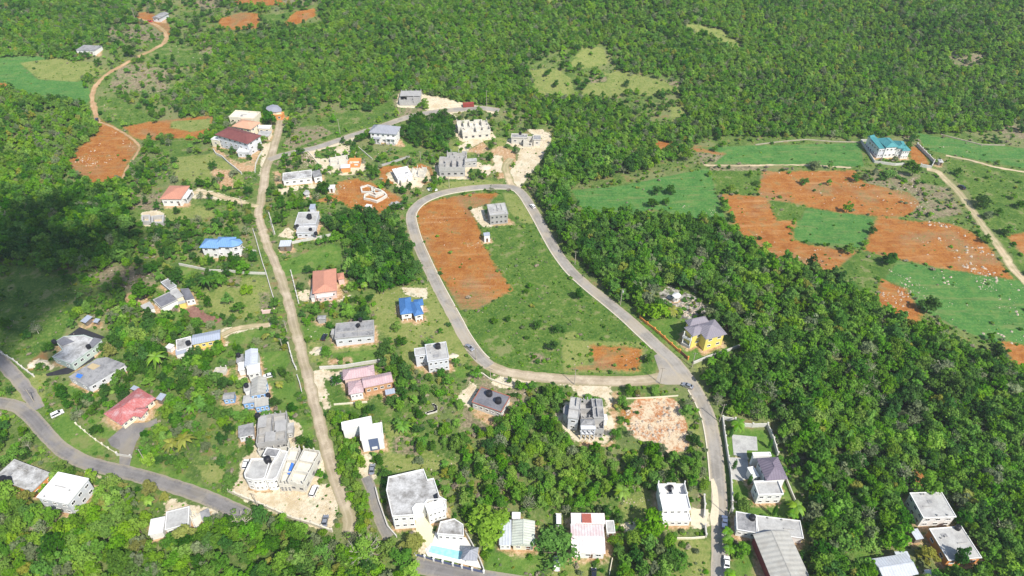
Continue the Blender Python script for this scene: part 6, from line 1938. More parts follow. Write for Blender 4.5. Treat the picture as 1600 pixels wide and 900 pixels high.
PALEBARK = surf('pale_bark', (.50, .46, .38), .95, (.36, .32, .26), .4, 1.5)
V, F, T = leaf_cloud(333, crown_lobes(31, 3.1, 4.2, 3.0, 8), 260, .55)
_tb = trunk_geo(5.6, .2, 31, 7, 2.7)
for k in range(14):
    a_ = _r.uniform(0, 6.28); d_ = _r.uniform(.5, 2.6); z_ = _r.uniform(3.4, 6.6)
    _tb.tube([(math.cos(a_) * d_ * .4, math.sin(a_) * d_ * .4, z_ - 1.8), (math.cos(a_) * d_, math.sin(a_) * d_, z_)], [.07, .03], 4)
add_form('grey', V, F, T, _tb, PALEBARK, 0)
# bare, pale-twigged tree
SHR = []
for i, (tn, n, flat) in enumerate([('mid', 150, .8), ('light', 150, .7), ('dark', 170, .9), ('grey', 120, .6), ('yellow', 110, .8), ('dry', 110, .7)]):
    rr = random.Random(60 + i)
    L = [(rr.uniform(-.5, .5), rr.uniform(-.5, .5), .45 + rr.uniform(0, .35), rr.uniform(.4, .62)) for _ in range(5)]
    V, F, T = leaf_cloud(200 + i, L, n, .42, .5, flat)
    SHR.append((tn, mesh_from('shrub', V, F, T, [LEAF[tn]])))

def forms_collection(name, meshes):
    c = bpy.data.collections.new(name)
    for k, me in enumerate(meshes):
        o = bpy.data.objects.new('form_%02d' % k, me)
        c.objects.link(o)
    return c

def scatter(name, pts, idx, scl, coll, label):
    me = bpy.data.meshes.new(name)
    n = len(pts)
    me.vertices.add(n); me.vertices.foreach_set('co', np.array(pts, np.float32).ravel())
    a = me.attributes.new('pick', 'INT', 'POINT'); a.data.foreach_set('value', np.array(idx, np.int32))
    a = me.attributes.new('size', 'FLOAT_VECTOR', 'POINT'); a.data.foreach_set('vector', np.array(scl, np.float32).ravel())
    a = me.attributes.new('turn', 'FLOAT_VECTOR', 'POINT')
    rot = np.zeros((n, 3), np.float32); rot[:, 2] = rng.uniform(0, 2 * PI, n); rot[:, 0] = rng.normal(0, .06, n); rot[:, 1] = rng.normal(0, .06, n)
    a.data.foreach_set('vector', rot.ravel())
    o = bpy.data.objects.new(name, me); COL.objects.link(o)
    tag(o, label, kind='stuff')
    ng = bpy.data.node_groups.new(name + '_nodes', 'GeometryNodeTree')
    ng.interface.new_socket('Geometry', in_out='INPUT', socket_type='NodeSocketGeometry')
    ng.interface.new_socket('Geometry', in_out='OUTPUT', socket_type='NodeSocketGeometry')
    gi, go = ng.nodes.new('NodeGroupInput'), ng.nodes.new('NodeGroupOutput')
    ci = ng.nodes.new('GeometryNodeCollectionInfo'); ci.inputs['Collection'].default_value = coll
    ci.inputs['Separate Children'].default_value = True; ci.inputs['Reset Children'].default_value = True
    ip = ng.nodes.new('GeometryNodeInstanceOnPoints'); ip.inputs['Pick Instance'].default_value = True
    def attr(nm, ty):
        x = ng.nodes.new('GeometryNodeInputNamedAttribute'); x.data_type = ty; x.inputs['Name'].default_value = nm
        return x.outputs[0]
    ng.links.new(gi.outputs[0], ip.inputs['Points']); ng.links.new(ci.outputs[0], ip.inputs['Instance'])
    ng.links.new(attr('pick', 'INT'), ip.inputs['Instance Index'])
    ng.links.new(attr('size', 'FLOAT_VECTOR'), ip.inputs['Scale'])
    er = ng.nodes.new('FunctionNodeEulerToRotation'); ng.links.new(attr('turn', 'FLOAT_VECTOR'), er.inputs[0]); ng.links.new(er.outputs[0], ip.inputs['Rotation'])
    ng.links.new(ip.outputs[0], go.inputs[0])
    md = o.modifiers.new('spread', 'NODES'); md.node_group = ng
    return o

# --- masks over the land: where trees and bushes may stand
FX, FY = 2.0, 2.0
mx_ = np.arange(-520, 520, FX); my_ = np.arange(70, 720, FY)
MX, MY = np.meshgrid(mx_, my_)
clear = np.zeros(MX.shape)            # signed clearances, positive = open
def paint_mask(M, poly, val, grow=0.0):
    P = np.array(poly)
    i0, i1 = np.searchsorted(mx_, [P[:, 0].min() - 8, P[:, 0].max() + 8]); j0, j1 = np.searchsorted(my_, [P[:, 1].min() - 8, P[:, 1].max() + 8])
    sl = (slice(max(j0 - 1, 0), j1 + 1), slice(max(i0 - 1, 0), i1 + 1))
    d = sd_poly(poly, MX[sl], MY[sl])
    M[sl] = np.where(d > -grow, val, M[sl])
DENS = np.ones(MX.shape)              # density of trees
TONE = np.zeros(MX.shape, int)        # zone number
# zones: density, size low, size high, tone weights (mid, dark, light, yellow, grey), phrase
ZONES = [(1.0, .50, .92, (5, .9, 4.0, .3, .5), 'in the deep hill forest')]  # more bright leaves here: sunshine on the far hills put into leaf colour
def zone(pts, dens, lo, hi, w, phrase):
    ZONES.append((dens, lo, hi, w, phrase))
    poly = gpts(pts)
    paint_mask(DENS, poly, dens); paint_mask(TONE, poly, len(ZONES) - 1)
zone(g('P', 820,240, 900,230, 1000,250, 1100,262, 1110,300, 1200,400, 1300,440, 1400,500, 1500,560, 1700,640, 1700,960, 1140,960, 1140,640, 1000,500, 880,400, 830,300), 1.0, .85, 1.3, (5, 2.2, 1.2, .25, .5), 'in the dense wood right of the loop road')
zone(g('P', -100,140, 130,165, 146,190, 105,262, 125,285, 190,292, 205,345, 120,330, -100,330), .8, .55, .95, (3, .6, 5, .6, .6), 'on the light green western hillside')  # light green bushes, their bright leaf share raised further to imitate a sun patch
zone(g('P', -100,300, 210,300, 215,400, 200,440, 120,440, 60,412, -100,405), 1.0, .85, 1.25, (5, 4, .6, 0, .3), 'in the dark wood on the left edge')
zone(g('P', -100,412, 130,430, 200,460, 195,530, 100,560, 30,590, -100,560), .5, .5, .95, (4, 6, .5, 0, .4), 'round the shaded field on the left edge')
zone(g('P', 430,235, 500,190, 540,160, 620,145, 660,180, 560,205, 440,240), .30, .4, .75, (3, .5, 4, .4, .6), 'on the scrubby slope above the upper street')
zone(g('P', 450,140, 620,140, 640,150, 560,190, 470,225, 440,215, 450,180), .75, .5, .85, (3, 1, 4, .3, .5), 'on the bushy slope above the upper street')
# the settled valley: open by default
zone(g('P', 200,290, 260,240, 330,220, 410,235, 440,230, 560,205, 640,190, 790,165, 870,205, 850,270, 820,295, 860,360, 960,470, 1030,540, 1085,600, 1130,660, 1260,720, 1270,900, 1260,990, 600,990, 560,840, 380,800, 240,770, 160,740, 80,700, -60,640, -60,600, 60,600, 200,480, 215,400), .25, .40, .80, (5, 4, 1.8, .35, .4), 'among the village gardens')
zone(g('P', -60,600, 60,600, 100,560, 190,470, 215,360, 420,330, 470,560, 520,700, 540,800, 380,795, 240,765, 160,735, 80,700, -60,640), .62, .42, .95, (4, 6, 1.2, .3, .4), 'among the gardens left of the dirt lane')
zone(g('P', 150,520, 200,480, 280,490, 300,520, 260,560, 330,560, 345,600, 360,640, 370,700, 380,730, 330,740, 250,690, 250,600, 160,590, 120,600, 150,560), .85, .6, 1.05, (5, 3.5, 1.2, .3, .4), 'in the thicket among the left village gardens')
zone(g('P', 505,352, 560,335, 600,345, 638,345, 650,380, 664,420, 640,450, 585,458, 560,445, 545,425, 545,380, 510,372), 1.0, .8, 1.15, (2, 8, .3, 0, .1), 'in the dark copse left of the loop road')
zone(g('P', 640,192, 690,178, 712,200, 700,235, 655,238, 632,212), 1.0, .75, 1.05, (3, 6, .6, 0, .1), 'in the copse behind the white mansion')
zone(g('P', 614,590, 700,585, 720,620, 735,660, 700,660, 640,680, 610,700, 600,650), .42, .4, .75, (4, 1.5, 3, .4, .5), 'on the weedy slope below the concrete house')
zone(g('P', 700,690, 800,665, 830,640, 880,650, 890,700, 940,710, 1040,700, 1100,715, 1105,745, 1080,765, 1020,760, 940,790, 900,800, 860,800, 780,820, 740,840, 720,780, 680,740), 0.80, .5, .95, (5, 1.5, 5, .5, .5), 'in the woodland belt below the raw concrete villa')
zone(g('P', 518,650, 545,668, 562,700, 580,745, 590,790, 570,822, 552,812, 540,770, 528,720), 1.0, .5, .7, (3, 1, 5, .4, .2), 'in the bright hedge row beside the dirt lane')
zone(g('P', -100,700, -10,720, 50,775, 110,812, 160,770, 230,775, 230,835, 330,835, 370,800, 520,850, 600,870, 650,900, 650,990, -100,990), 1.0, .75, 1.15, (4, .8, 4, .5, .7), 'in the bright woodland along the front edge')
zone(g('P', -100,640, 20,650, 60,680, 110,720, 70,735, 20,715, -100,715), .7, .5, .9, (4, 2, 3, .5, .5), 'between the valley road and the mouldy slab house')
zone(g('P', 950,832, 1060,832, 1065,900, 1060,990, 955,990), 1.0, .7, .95, (4, 1.5, 4, 0, .2), 'in the rounded thicket beside the straight road')
zone(g('P', 150,290, 230,300, 260,250, 200,230, 190,280), .55, .5, .85, (4, 2, 2.5, .2, .5), 'below the stony red field')
zone(g('P', 210,220, 330,215, 345,250, 395,290, 370,310, 280,300, 240,290), .42, .45, .85, (4, 2, 2.5, .3, .5), 'in the groves below the maroon roof mansion')
zone(g('P', 150,60, 300,60, 330,110, 270,140, 280,190, 150,190, 140,110), .28, .45, .8, (4, 1.5, 2, .2, .8), 'around the rust coloured farm track')
zone(g('P', 200,0, 500,-20, 500,40, 440,50, 330,60, 220,60), .34, .5, .85, (4, 2, 1, .1, .8), 'around the far red fields')
zone(g('P', 820,95, 950,70, 960,110, 1065,122, 1068,190, 1020,200, 960,160, 840,150), .22, .45, .85, (4, 1.5, 2, .2, .5), 'on the grassy opening in the hill forest')
zone(g('P', 1110,215, 1345,215, 1600,205, 1700,215, 1700,640, 1560,560, 1440,520, 1340,470, 1290,430, 1200,410, 1120,350, 890,345, 890,295, 1020,265), .035, .5, .8, (4, 3, 1, 0, .5), 'dotted about the eastern fields')
zone(g('P', 1430,455, 1470,455, 1465,490, 1435,490), .9, .7, .95, (3, 5, 0, 0, .2), 'dotted about the eastern fields')
zone(g('P', 650,333, 800,295, 850,362, 960,480, 1025,560, 940,588, 765,562, 700,470), .02, .35, .6, (4, 2, 1, 0, .5), 'on the grassy lot inside the loop road')
for cls, poly in LANDW:
    v = {'tan': .03, 'soil': .003, 'crop': 0.0, 'grass': .05, 'dry': .05, 'pale': .02, 'scrub': .16, 'lawn': .01, 'rock': .02, 'pit': 0, 'rose': 0}[cls]
    P = np.array(poly)
    i0, i1 = np.searchsorted(mx_, [P[:, 0].min() - 4, P[:, 0].max() + 4]); j0, j1 = np.searchsorted(my_, [P[:, 1].min() - 4, P[:, 1].max() + 4])
    sl = (slice(max(j0 - 1, 0), j1 + 1), slice(max(i0 - 1, 0), i1 + 1))
    d = sd_poly(poly, MX[sl], MY[sl])
    cur = DENS[sl]
    DENS[sl] = np.where(d > (-2.0 if cls == 'rock' else 1.0), np.minimum(cur, v), cur)
# planted rows and thickets that cut into the open ground
zone(g('P', 516,640, 545,655, 562,690, 578,735, 592,775, 596,815, 575,835, 556,822, 545,790, 534,750, 524,700), 1.0, .42, .6, (3, .6, 6, .4, 0), 'in the bright hedge row beside the dirt lane')
zone(g('P', 590,545, 622,548, 640,590, 640,640, 614,645, 606,600), 1.0, .6, .9, (4, 4, 1, .2, .1), 'in the tree row beside the mauve roofed bungalow')
zone(g('P', 465,482, 500,478, 575,468, 582,492, 522,502, 470,510), .9, .42, .68, (4, 4, 1, .2, .1), 'in the hedge below the salmon shingle house')
zone(g('P', 150,545, 190,500, 240,505, 275,500, 285,520, 262,545, 262,570, 330,565, 340,590, 335,620, 300,650, 262,640, 250,600, 205,600, 200,575, 175,550), 1.0, .7, 1.05, (4, 5, .8, .3, .5), 'in the thicket among the left village gardens')
zone(g('P', 240,690, 300,660, 350,640, 372,690, 372,735, 335,755, 290,740, 250,715), .7, .55, .85, (5, 3, 1.5, .3, .4), 'in the gardens below the small grey slab cottage')
zone(g('P', 825,640, 868,604, 884,640, 880,690, 820,690), 1.0, .6, .95, (5, 2, 2, .3, .3), 'beside the raw concrete villa')
zone(g('P', 352,545, 442,528, 450,542, 360,560), .9, .4, .6, (4, 4, 1, .2, .1), 'in the hedge between the upper lawns')
zone(g('P', 430,318, 470,312, 500,322, 498,345, 460,330, 430,335), .9, .5, .8, (4, 2, 2.5, .2, .1), 'above the slab house with several tanks')
zone(g('P', 640,600, 700,590, 730,640, 720,670, 650,672), .5, .4, .7, (4, 2, 3, .5, .4), 'on the weedy slope below the concrete house')
zone(g('P', 360,800, 470,835, 560,850, 610,868, 650,905, 500,905, 340,860), 1.0, .7, 1.05, (4, .8, 4, .5, .6), 'in the bright woodland along the front edge')
zone(g('P', 1030,482, 1060,478, 1105,498, 1075,515, 1040,500), .12, .4, .6, (4, 1, 3, .3, .3), 'on the rubble behind the yellow villa')
BLK = np.zeros(MX.shape, bool)        # nothing grows here
for poly in FOOT:
    P = np.array(poly)
    i0, i1 = np.searchsorted(mx_, [P[:, 0].min() - 5, P[:, 0].max() + 5]); j0, j1 = np.searchsorted(my_, [P[:, 1].min() - 5, P[:, 1].max() + 5])
    sl = (slice(max(j0 - 1, 0), j1 + 1), slice(max(i0 - 1, 0), i1 + 1))
    BLK[sl] |= sd_poly(poly, MX[sl], MY[sl]) > -1.2
def clearance(x, y):
    """distance to the nearest road edge or building"""
    best = 99.0
    for L, w in ROADS:
        d = math.sqrt(((L[:, 0] - x) ** 2 + (L[:, 1] - y) ** 2).min()) - w
        if d < best: best = d
    return best
FP = [np.array(p) for p in FOOT]; FC = np.array([p.mean(0) for p in FP]); FR = np.array([np.sqrt(((p - p.mean(0)) ** 2).sum(1).max()) for p in FP])
def foot_clear(x, y):
    d = np.sqrt((FC[:, 0] - x) ** 2 + (FC[:, 1] - y) ** 2) - FR
    best = 9.0
    X, Y = np.array([x]), np.array([y])
    for i in np.nonzero(d < 6)[0]:
        best = min(best, -float(sd_poly(FP[i], X, Y)[0]))
    return best

PICKT = {'mid': [0, 1, 2, 9], 'dark': [3, 4], 'light': [5, 6], 'yellow': [7], 'grey': [8], 'frond': [10], 'twig': [11]}
TN = ['mid', 'dark', 'light', 'yellow', 'grey', 'frond', 'twig']
trees = []        # x, y, z, variant, scale xyz, zone
def grow_trees(step, hills):
  jit = step * .48
  for j, y0 in enumerate(np.arange(86, 700, step)):
      xs = np.arange(-500, 500, step) + (j % 2) * step / 2
      for x0 in xs:
          if abs(x0) > 60 + .80 * (y0 + 30): continue
          x = x0 + rng.uniform(-jit, jit); y = y0 + rng.uniform(-jit, jit)
          i = int((x - mx_[0]) / FX + .5); jj = int((y - my_[0]) / FY + .5)
          if not (0 <= i < len(mx_) and 0 <= jj < len(my_)): continue
          zn = TONE[jj, i]; dens = DENS[jj, i]
          if (zn in HILLZ and dens > .9) != hills: continue
          gap = mnoise.noise(Vector((x * .035, y * .035, 3.0)))
          dd = dens * (1 if dens > .9 else (1 + 1.4 * gap))
          if dens > .9: dd = .97 if gap > -.35 else .8
          if rng.random() > dd: continue
          Z = ZONES[zn]
          big = .5 + .5 * mnoise.noise(Vector((x * .06, y * .06, 8.0)))
          s = Z[1] + (Z[2] - Z[1]) * np.clip(.45 * big + .62 * rng.random() ** 1.3, 0, 1.1)
          if dens > .9 and rng.random() < .3: s *= .72
          need = 2.6 * s
          rc = clearance(x, y)
          if rc < need + .3: continue
          if foot_clear(x, y) < need * .85 + .3: continue
          w = np.array(Z[3], float)
          pn = mnoise.noise(Vector((x * .02, y * .02, 21.0)))
          w = w * np.array([1, max(.1, 1 - 1.6 * pn), max(.1, 1 + 1.8 * pn), 1, 1])
          w = np.append(w, [w.sum() * (.10 if dens < .7 else .02), w.sum() * .035])
          tn = TN[int(rng.choice(7, p=w / w.sum()))]
          v = int(rng.choice(PICKT[tn]))
          hz = s * rng.uniform(.78, 1.22) * (1 if y < 440 else .95)
          sx = s * rng.uniform(.9, 1.15)
          if dens > .9 and rng.random() < .05: hz *= 1.25; sx *= 1.2
          if hills: hz = s * rng.uniform(.72, 1.12)
          trees.append([x, y, H1(x, y) - .1, v, sx, sx, hz, zn])
HILLZ = (0,)
grow_trees(3.35, False)
grow_trees(2.8, True)

# the bright hedge beside the lane: close-set small trees
_hp = gpts(g('P', 514,640, 540,655, 560,690, 574,735, 588,775, 594,815, 575,832, 556,822, 546,790, 535,750, 524,700))
_hn = len(ZONES); ZONES.append((1.0, .5, .6, (1, 0, 1, 0, 0), 'in the bright hedge row beside the dirt lane'))
_P = np.array(_hp)
for _y in np.arange(_P[:, 1].min(), _P[:, 1].max(), 2.5):
    for _x in np.arange(_P[:, 0].min(), _P[:, 0].max(), 2.5):
        _a, _b = _x + rng.uniform(-.6, .6), _y + rng.uniform(-.6, .6)
        if sd_poly(_hp, np.array([_a]), np.array([_b]))[0] < .4 or clearance(_a, _b) < .3 or foot_clear(_a, _b) < .4: continue
        if min(math.hypot(t[0] - _a, t[1] - _b) for t in trees) < 1.3: continue
        _s = rng.uniform(.46, .66)
        trees.append([_a, _b, H1(_a, _b) - .4, int(rng.choice([5, 6, 6, 5, 0])), _s, _s, _s * .95, _hn])

# single trees that the photograph shows by themselves
LONE = [
 ('S4', 925,500, 'dark', .95, 1.3, 'tall dark slender tree between the foundations and the white mansion'),
 ('S4', 475,640, 'dark', 1.35, 1.0, 'broad round dark tree shading the small garage'),
 ('S4', 790,200, 'dark', .8, .8, 'round dark bush tree at the upper street beside the white mansion'),
 ('S4', 745,260, 'dark', .65, .7, 'smaller round tree by the drive below the upper street'),
 ('B1', 893,165, 'mid', .85, 1.0, 'rounded tree right of the roofless ruin'),
 ('S8', 340,335, 'dark', 1.15, 1.1, 'dark round tree at the end of the long garden wall'),
 ('S8', 100,425, 'dark', 1.9, 1.2, 'very broad dark tree in the cloud shade by the rambling slab house'),
 ('S8', 810,260, 'mid', 1.35, 1.0, 'broad mid green tree in front of the blue roofed villa'),
 ('S8', 635,350, 'mid', 1.3, 1.1, 'leafy tree just under the long garden wall'),
 ('S8', 560,500, 'dark', .6, 1.0, 'narrow dark tree beside the rose coloured terrace'),
 ('S8', 770,540, 'mid', 1.1, .8, 'wide bushy tree in the middle of the terrace garden'),
 ('S8', 665,605, 'dark', .45, .5, 'first small clipped tree of the terrace row'),
 ('S8', 740,610, 'dark', .5, .55, 'second small clipped tree of the terrace row'),
 ('S8', 860,600, 'dark', .4, .45, 'third small clipped tree of the terrace row'),
 ('S8', 830,420, 'light', 1.0, .6, 'low pale green tree on the terrace garden'),
 ('C1', 400,590, 'light', .95, .9, 'small bright tree touching the front of the tall white house'),
 ('C1', 700,480, 'yellow', 1.05, .9, 'yellow green tree with rusty side on the valley road edge'),
 ('C1', 845,380, 'mid', 1.0, .8, 'round tree beneath the golden palm'),
 ('C1', 1075,460, 'mid', .95, .8, 'round tree beside the pale yard of the curved white house'),
 ('X3', 210,440, 'mid', 1.45, 1.35, 'tall isolated tree left of the white half finished house'),
 ('C3', 210,760, 'mid', 2.0, 1.25, 'large round tree between the two bungalows'),
 ('X4', 920,500, 'light', 2.2, 1.4, 'large light green round tree behind the greenish zinc bungalow'),
 ('X4', 330,640, 'yellow', 1.45, .9, 'yellow green garden tree inside the pool fence'),
 ('X1', 205,755, 'mid', 1.05, .8, 'round clipped tree on the lawn beside the barn'),
 ('X1', 225,520, 'light', .8, .6, 'light bush tree at the corner of the villa lawn'),
 ('C4', 910,815, 'dark', .85, 1.4, 'dark tree growing up against the orange walled slab house'),
 ('C4', 750,790, 'yellow', 1.2, .9, 'yellowish tree between the sheet roof and the orange walls'),
 ('X6', 800,590, 'dark', 1.25, 1.1, 'dark bushy tree at the gate of the teal roofed mansion'),
 ('X6', 460,640, 'mid', 1.2, .7, 'bushy tree under the wall of the teal roofed mansion'),
 ('A4', 222,770, 'grey', 1.25, .8, 'pale greyish tree on the path west of the teal mansion'),
 ('A4', 172,850, 'dark', .75, .6, 'small dark bush tree on the stony red field'),
 ('A4', 412,832, 'dark', .8, .7, 'dark bush tree at the top of the stony red field'),
 ('B4', 1010,45, 'dark', 1.4, .9, 'dark tree on the right side of the ridge track'),
 ('B4', 1130,180, 'mid', 1.2, .8, 'green tree by the pale stones east of the ridge track'),
 ('B4', 570,315, 'dark', 1.3, .9, 'dark tree between the red field and the stony crop'),
 ('B4', 490,180, 'dark', .75, .6, 'dark bush tree at the tip of the crop patch'),
 ('B4', 760,530, 'dark', 1.5, 1.2, 'big dark tree at the corner of the stony crop field'),
 ('B4', 380,265, 'mid', 1.0, .8, 'tree at the lower edge of the crop patch between the red fields'),
 ('B4', 1080,745, 'dark', 1.2, .9, 'dark tree on the lower edge of the crop field'),
 ('B3', 315,478, 'dark', .85, .9, 'small dark tree on the inner verge of the loop road'),
 ('B3', 190,720, 'dark', .8, .7, 'lone dark bush on the grass inside the loop road'),
 ('B3', 220,640, 'dark', .8, .7, 'upper dark bush on the grass inside the loop road'),
 ('B3', 120,620, 'dark', .7, .7, 'dark palm like bush on the grass inside the loop road'),
 ('B3', 660,50, 'dark', .9, .8, 'round tree on the top edge of the eastern crop meadow'),
 ('B3', 722,42, 'dark', .75, .6, 'smaller round tree on the top edge of the eastern crop meadow'),
 ('A3', 680,890, 'dark', 1.0, .8, 'dark tree below the bushes at the meadow corner'),
 ('A3', 745,890, 'dark', 1.1, .8, 'wider dark tree at the meadow corner'),
 ('A3', 820,720, 'light', 1.1, 1.4, 'bright green tree rising at the red bank'),
 ('B2', 680,700, 'dark', .75, .7, 'dark bush tree on the dry lot above the whitish concrete house'),
 ('B2', 810,710, 'mid', .85, .7, 'green bush tree behind the whitish concrete house'),
 ('B2', 430,560, 'mid', 1.2, .9, 'leafy tree in the hedge below the salmon shingle house'),
 ('B2', 280,552, 'mid', .85, .8, 'rounded tree at the hedge corner below the salmon shingle house'),
 ('B2', 500,590, 'dark', 1.1, .9, 'dark tree at the end of the hedge above the grey block house'),
 ('S7', 770,300, 'yellow', 1.1, 1.0, 'yellow green tree beside the patchwork slab house'),
 ('S5', 245,300, 'dark', 1.3, 1.0, 'leading dark tree of the copse behind the white mansion'),
 ('X7', 690,250, 'dark', 1.2, 1.6, 'dark green conical tree at the round fronted house'),
 ('A1', 995,775, 'dark', .75, .8, 'round dark tree on the slope left of the maroon roof mansion'),
 ('A1', 605,240, 'dark', 1.7, 1.1, 'broad dark tree beside the farm track'),
 ('A3', 35,330, 'dark', 1.2, .9, 'dark tree on the left of the grassy hill opening'),
 ('A3', 205,392, 'dark', .9, .7, 'dark bush in the grassy hill opening'),
 ('A3', 330,405, 'dark', 1.1, .7, 'wide bush in the grassy hill opening'),
 ('P', 604,856, 'light', 1.0, .8, 'bright tree at the foot of the mansion driveway'),
 ('P', 628,872, 'mid', 1.15, .9, 'green tree between the mansion driveway and the pool fence road'),
 ('P', 640,893, 'light', 1.1, .8, 'bright tree at the lower edge below the pool fence road'),
 ('A3', 160,345, 'dark', .8, .6, 'small round bush at the top of the grassy hill opening'),
]
def make_tree(x, y, z, v, sx, sy, sz, label, group, name='tree'):
    root = empty(name, (x, y, z), random.uniform(0, 2 * PI))
    root.scale = (sx, sy, sz)
    tag(root, label, 'tree', group)
    tn, cm, tm, jm = VAR[v]
    o = bpy.data.objects.new('trunk', tm); COL.objects.link(o); o.parent = root
    o = bpy.data.objects.new('crown', cm); COL.objects.link(o); o.parent = root
    return root
lone_xy = []
for key, x, y, tn, s, sz, lab in LONE:
    (u, v), = px(key, x, y)
    a = at(u, v, 3.6 * sz)              # the photo point is the middle of the crown
    vv = random.choice(PICKT[tn])
    make_tree(a[0], a[1], H1(a[0], a[1]) - .1, vv, s, s, sz, lab, 'trees standing on their own')
    lone_xy.append((a[0], a[1], 3.2 * s))
PALMS = [
    ('C1', 858,255, 6.5, 'yellow', 'golden yellow palm with wide fronds near the red roof bungalow'),
    ('C1', 795,275, 5.0, 'yellow', 'smaller golden palm left of the widest golden palm'),
    ('C1', 895,100, 5.0, 'mid', 'green palm beside the small blue outbuilding'),
    ('B1', 725,770, 6.5, 'light', 'tall pale palm above the thicket behind the slab house with boards'),
    ('S8', 545,340, 7.0, 'dark', 'dark palm below the long garden wall'),
    ('S8', 960,735, 3.0, 'yellow', 'small orange yellow palm on the lawn near the lane'),
    ('X2', 262,285, 4.5, 'yellow', 'yellow palm at the rubble behind the yellow villa'),
    ('C1', 690,540, 4.0, 'light', 'pale young palm under the yellow green roadside tree'),
    ('S1', 475,445, 2.8, 'yellow', 'small yellowish palm at the lawn of the light blue house'),
    ('X1', 185,70, 5.0, 'mid', 'palm growing over the top of the white boundary wall'),
    ('S2', 840,620, 5.0, 'mid', 'green palm in the weeds right of the navy panel house'),
    ('C3', 515,500, 5.0, 'light', 'light palm beside the grey fence above the thicket'),
    ('S4', 430,440, 4.5, 'dark', 'dark palm beside the mouldy flat roof house'),
    ('B2', 505,430, 4.0, 'light', 'pale palm behind the salmon shingle house'),
    ('S3', 1080,450, 4.0, 'dark', 'dark palm at the top of the pale cut'),
    ('X1', 128,655, 3.4, 'mid', 'first of the small palms along the straight road above the white sedan'),
    ('X1', 132,700, 3.4, 'mid', 'second of the small palms along the straight road above the white sedan'),
    ('X1', 136,750, 3.6, 'mid', 'third of the small palms along the straight road above the white sedan'),
    ('X1', 140,880, 3.6, 'mid', 'small palm on the verge below the white sedan'),
    ('X1', 480,560, 4.0, 'mid', 'lower feathery palm behind the purple-grey roof villa'),
    ('X1', 500,520, 4.5, 'light', 'feathery palm behind the purple-grey roof villa')]
for _k, _x, _y, _h, _t, _l in PALMS:
    _a = at(*px(_k, _x, _y)[0], _h)
    lone_xy.append((_a[0], _a[1] - .8, 2.6))
LX = np.array(lone_xy)
trees = [t for t in trees if np.min(np.hypot(LX[:, 0] - t[0], LX[:, 1] - t[1]) - LX[:, 2]) > .9]

# the largest-looking become trees of their own, the rest one forest
def shows(t):
    u, v, f = proj(t[0], t[1], t[2] + 4.5 * t[6])
    return (-5 < u < 1605 and -5 < v < 900), t[4] * t[6] / f ** 2 , u, v
sc_ = [(shows(t), t) for t in trees]
cand = sorted([(-(s[1] * (1.0 if t[7] == 0 or ZONES[t[7]][0] > .9 else 1.9)), k) for k, (s, t) in enumerate(sc_) if s[0]])
N_IND = 235
picked = set(k for _, k in cand[:N_IND])
TW = {'mid': 'green', 'dark': 'dark green', 'light': 'bright green', 'yellow': 'yellow green', 'grey': 'greyish green'}
for k in sorted(picked):
    x, y, z, v, sx, sy, sz, zn = trees[k]
    tn = VAR[v][0]
    ph = ZONES[zn][4]; near = None
    if PLACES and ZONES[zn][0] < .9:
        dd = [(math.hypot(px_ - x, py_ - y), nm) for px_, py_, nm in PLACES]
        d0, nm = min(dd)
        if d0 < 28: near = nm
    lab = ('%s %s tree %s' % (TW[tn], 'fronded banana' if v == 10 else 'thin pale limbed' if v == 11 else 'broadleaf', ('near ' + near) if near else ph))
    make_tree(x, y, z, v, sx, sy, sz, lab, lab.replace('tree', 'trees', 1))
rest = [t for k, t in enumerate(trees) if k not in picked]
TREEC = forms_collection('tree_forms', [v[3] for v in VAR])
A_ = np.array(rest)
scatter('forest', A_[:, :3], A_[:, 3].astype(int), A_[:, 4:7], TREEC, 'green tropical forest covering the hills and filling the gaps between the lots')
print('TREES', len(trees), 'individual', len(picked))

# undergrowth: shrubs and weeds on open ground
BD = {'tan': .06, 'soil': .03, 'crop': .05, 'grass': .26, 'dry': .17, 'pale': .07, 'scrub': .40, 'lawn': .04, 'rock': .3, 'pit': .015, 'rose': .03}
BDEN = np.full(MX.shape, .50)
BDEN[DENS > .9] = .25
for cls, poly in LANDW:
    P = np.array(poly)
    i0, i1 = np.searchsorted(mx_, [P[:, 0].min() - 4, P[:, 0].max() + 4]); j0, j1 = np.searchsorted(my_, [P[:, 1].min() - 4, P[:, 1].max() + 4])
    sl = (slice(max(j0 - 1, 0), j1 + 1), slice(max(i0 - 1, 0), i1 + 1))
    d = sd_poly(poly, MX[sl], MY[sl])
    BDEN[sl] = np.where(d > 0, BD[cls], np.where(d > -1.6, np.maximum(BDEN[sl], .45 if cls in ('soil', 'crop') else 0), BDEN[sl]))
Lall = np.concatenate([L for L, w in ROADS]); Wall = np.concatenate([np.full(len(L), w) for L, w in ROADS])
N = 85000
ux = rng.uniform(-1, 1, N); uy = rng.uniform(0, 1, N) ** 1.25
YY = 90 + uy * 520; XX = ux * (50 + .78 * (YY + 20))
shr = []
order = [0, 1, 2, 3, 4, 5]
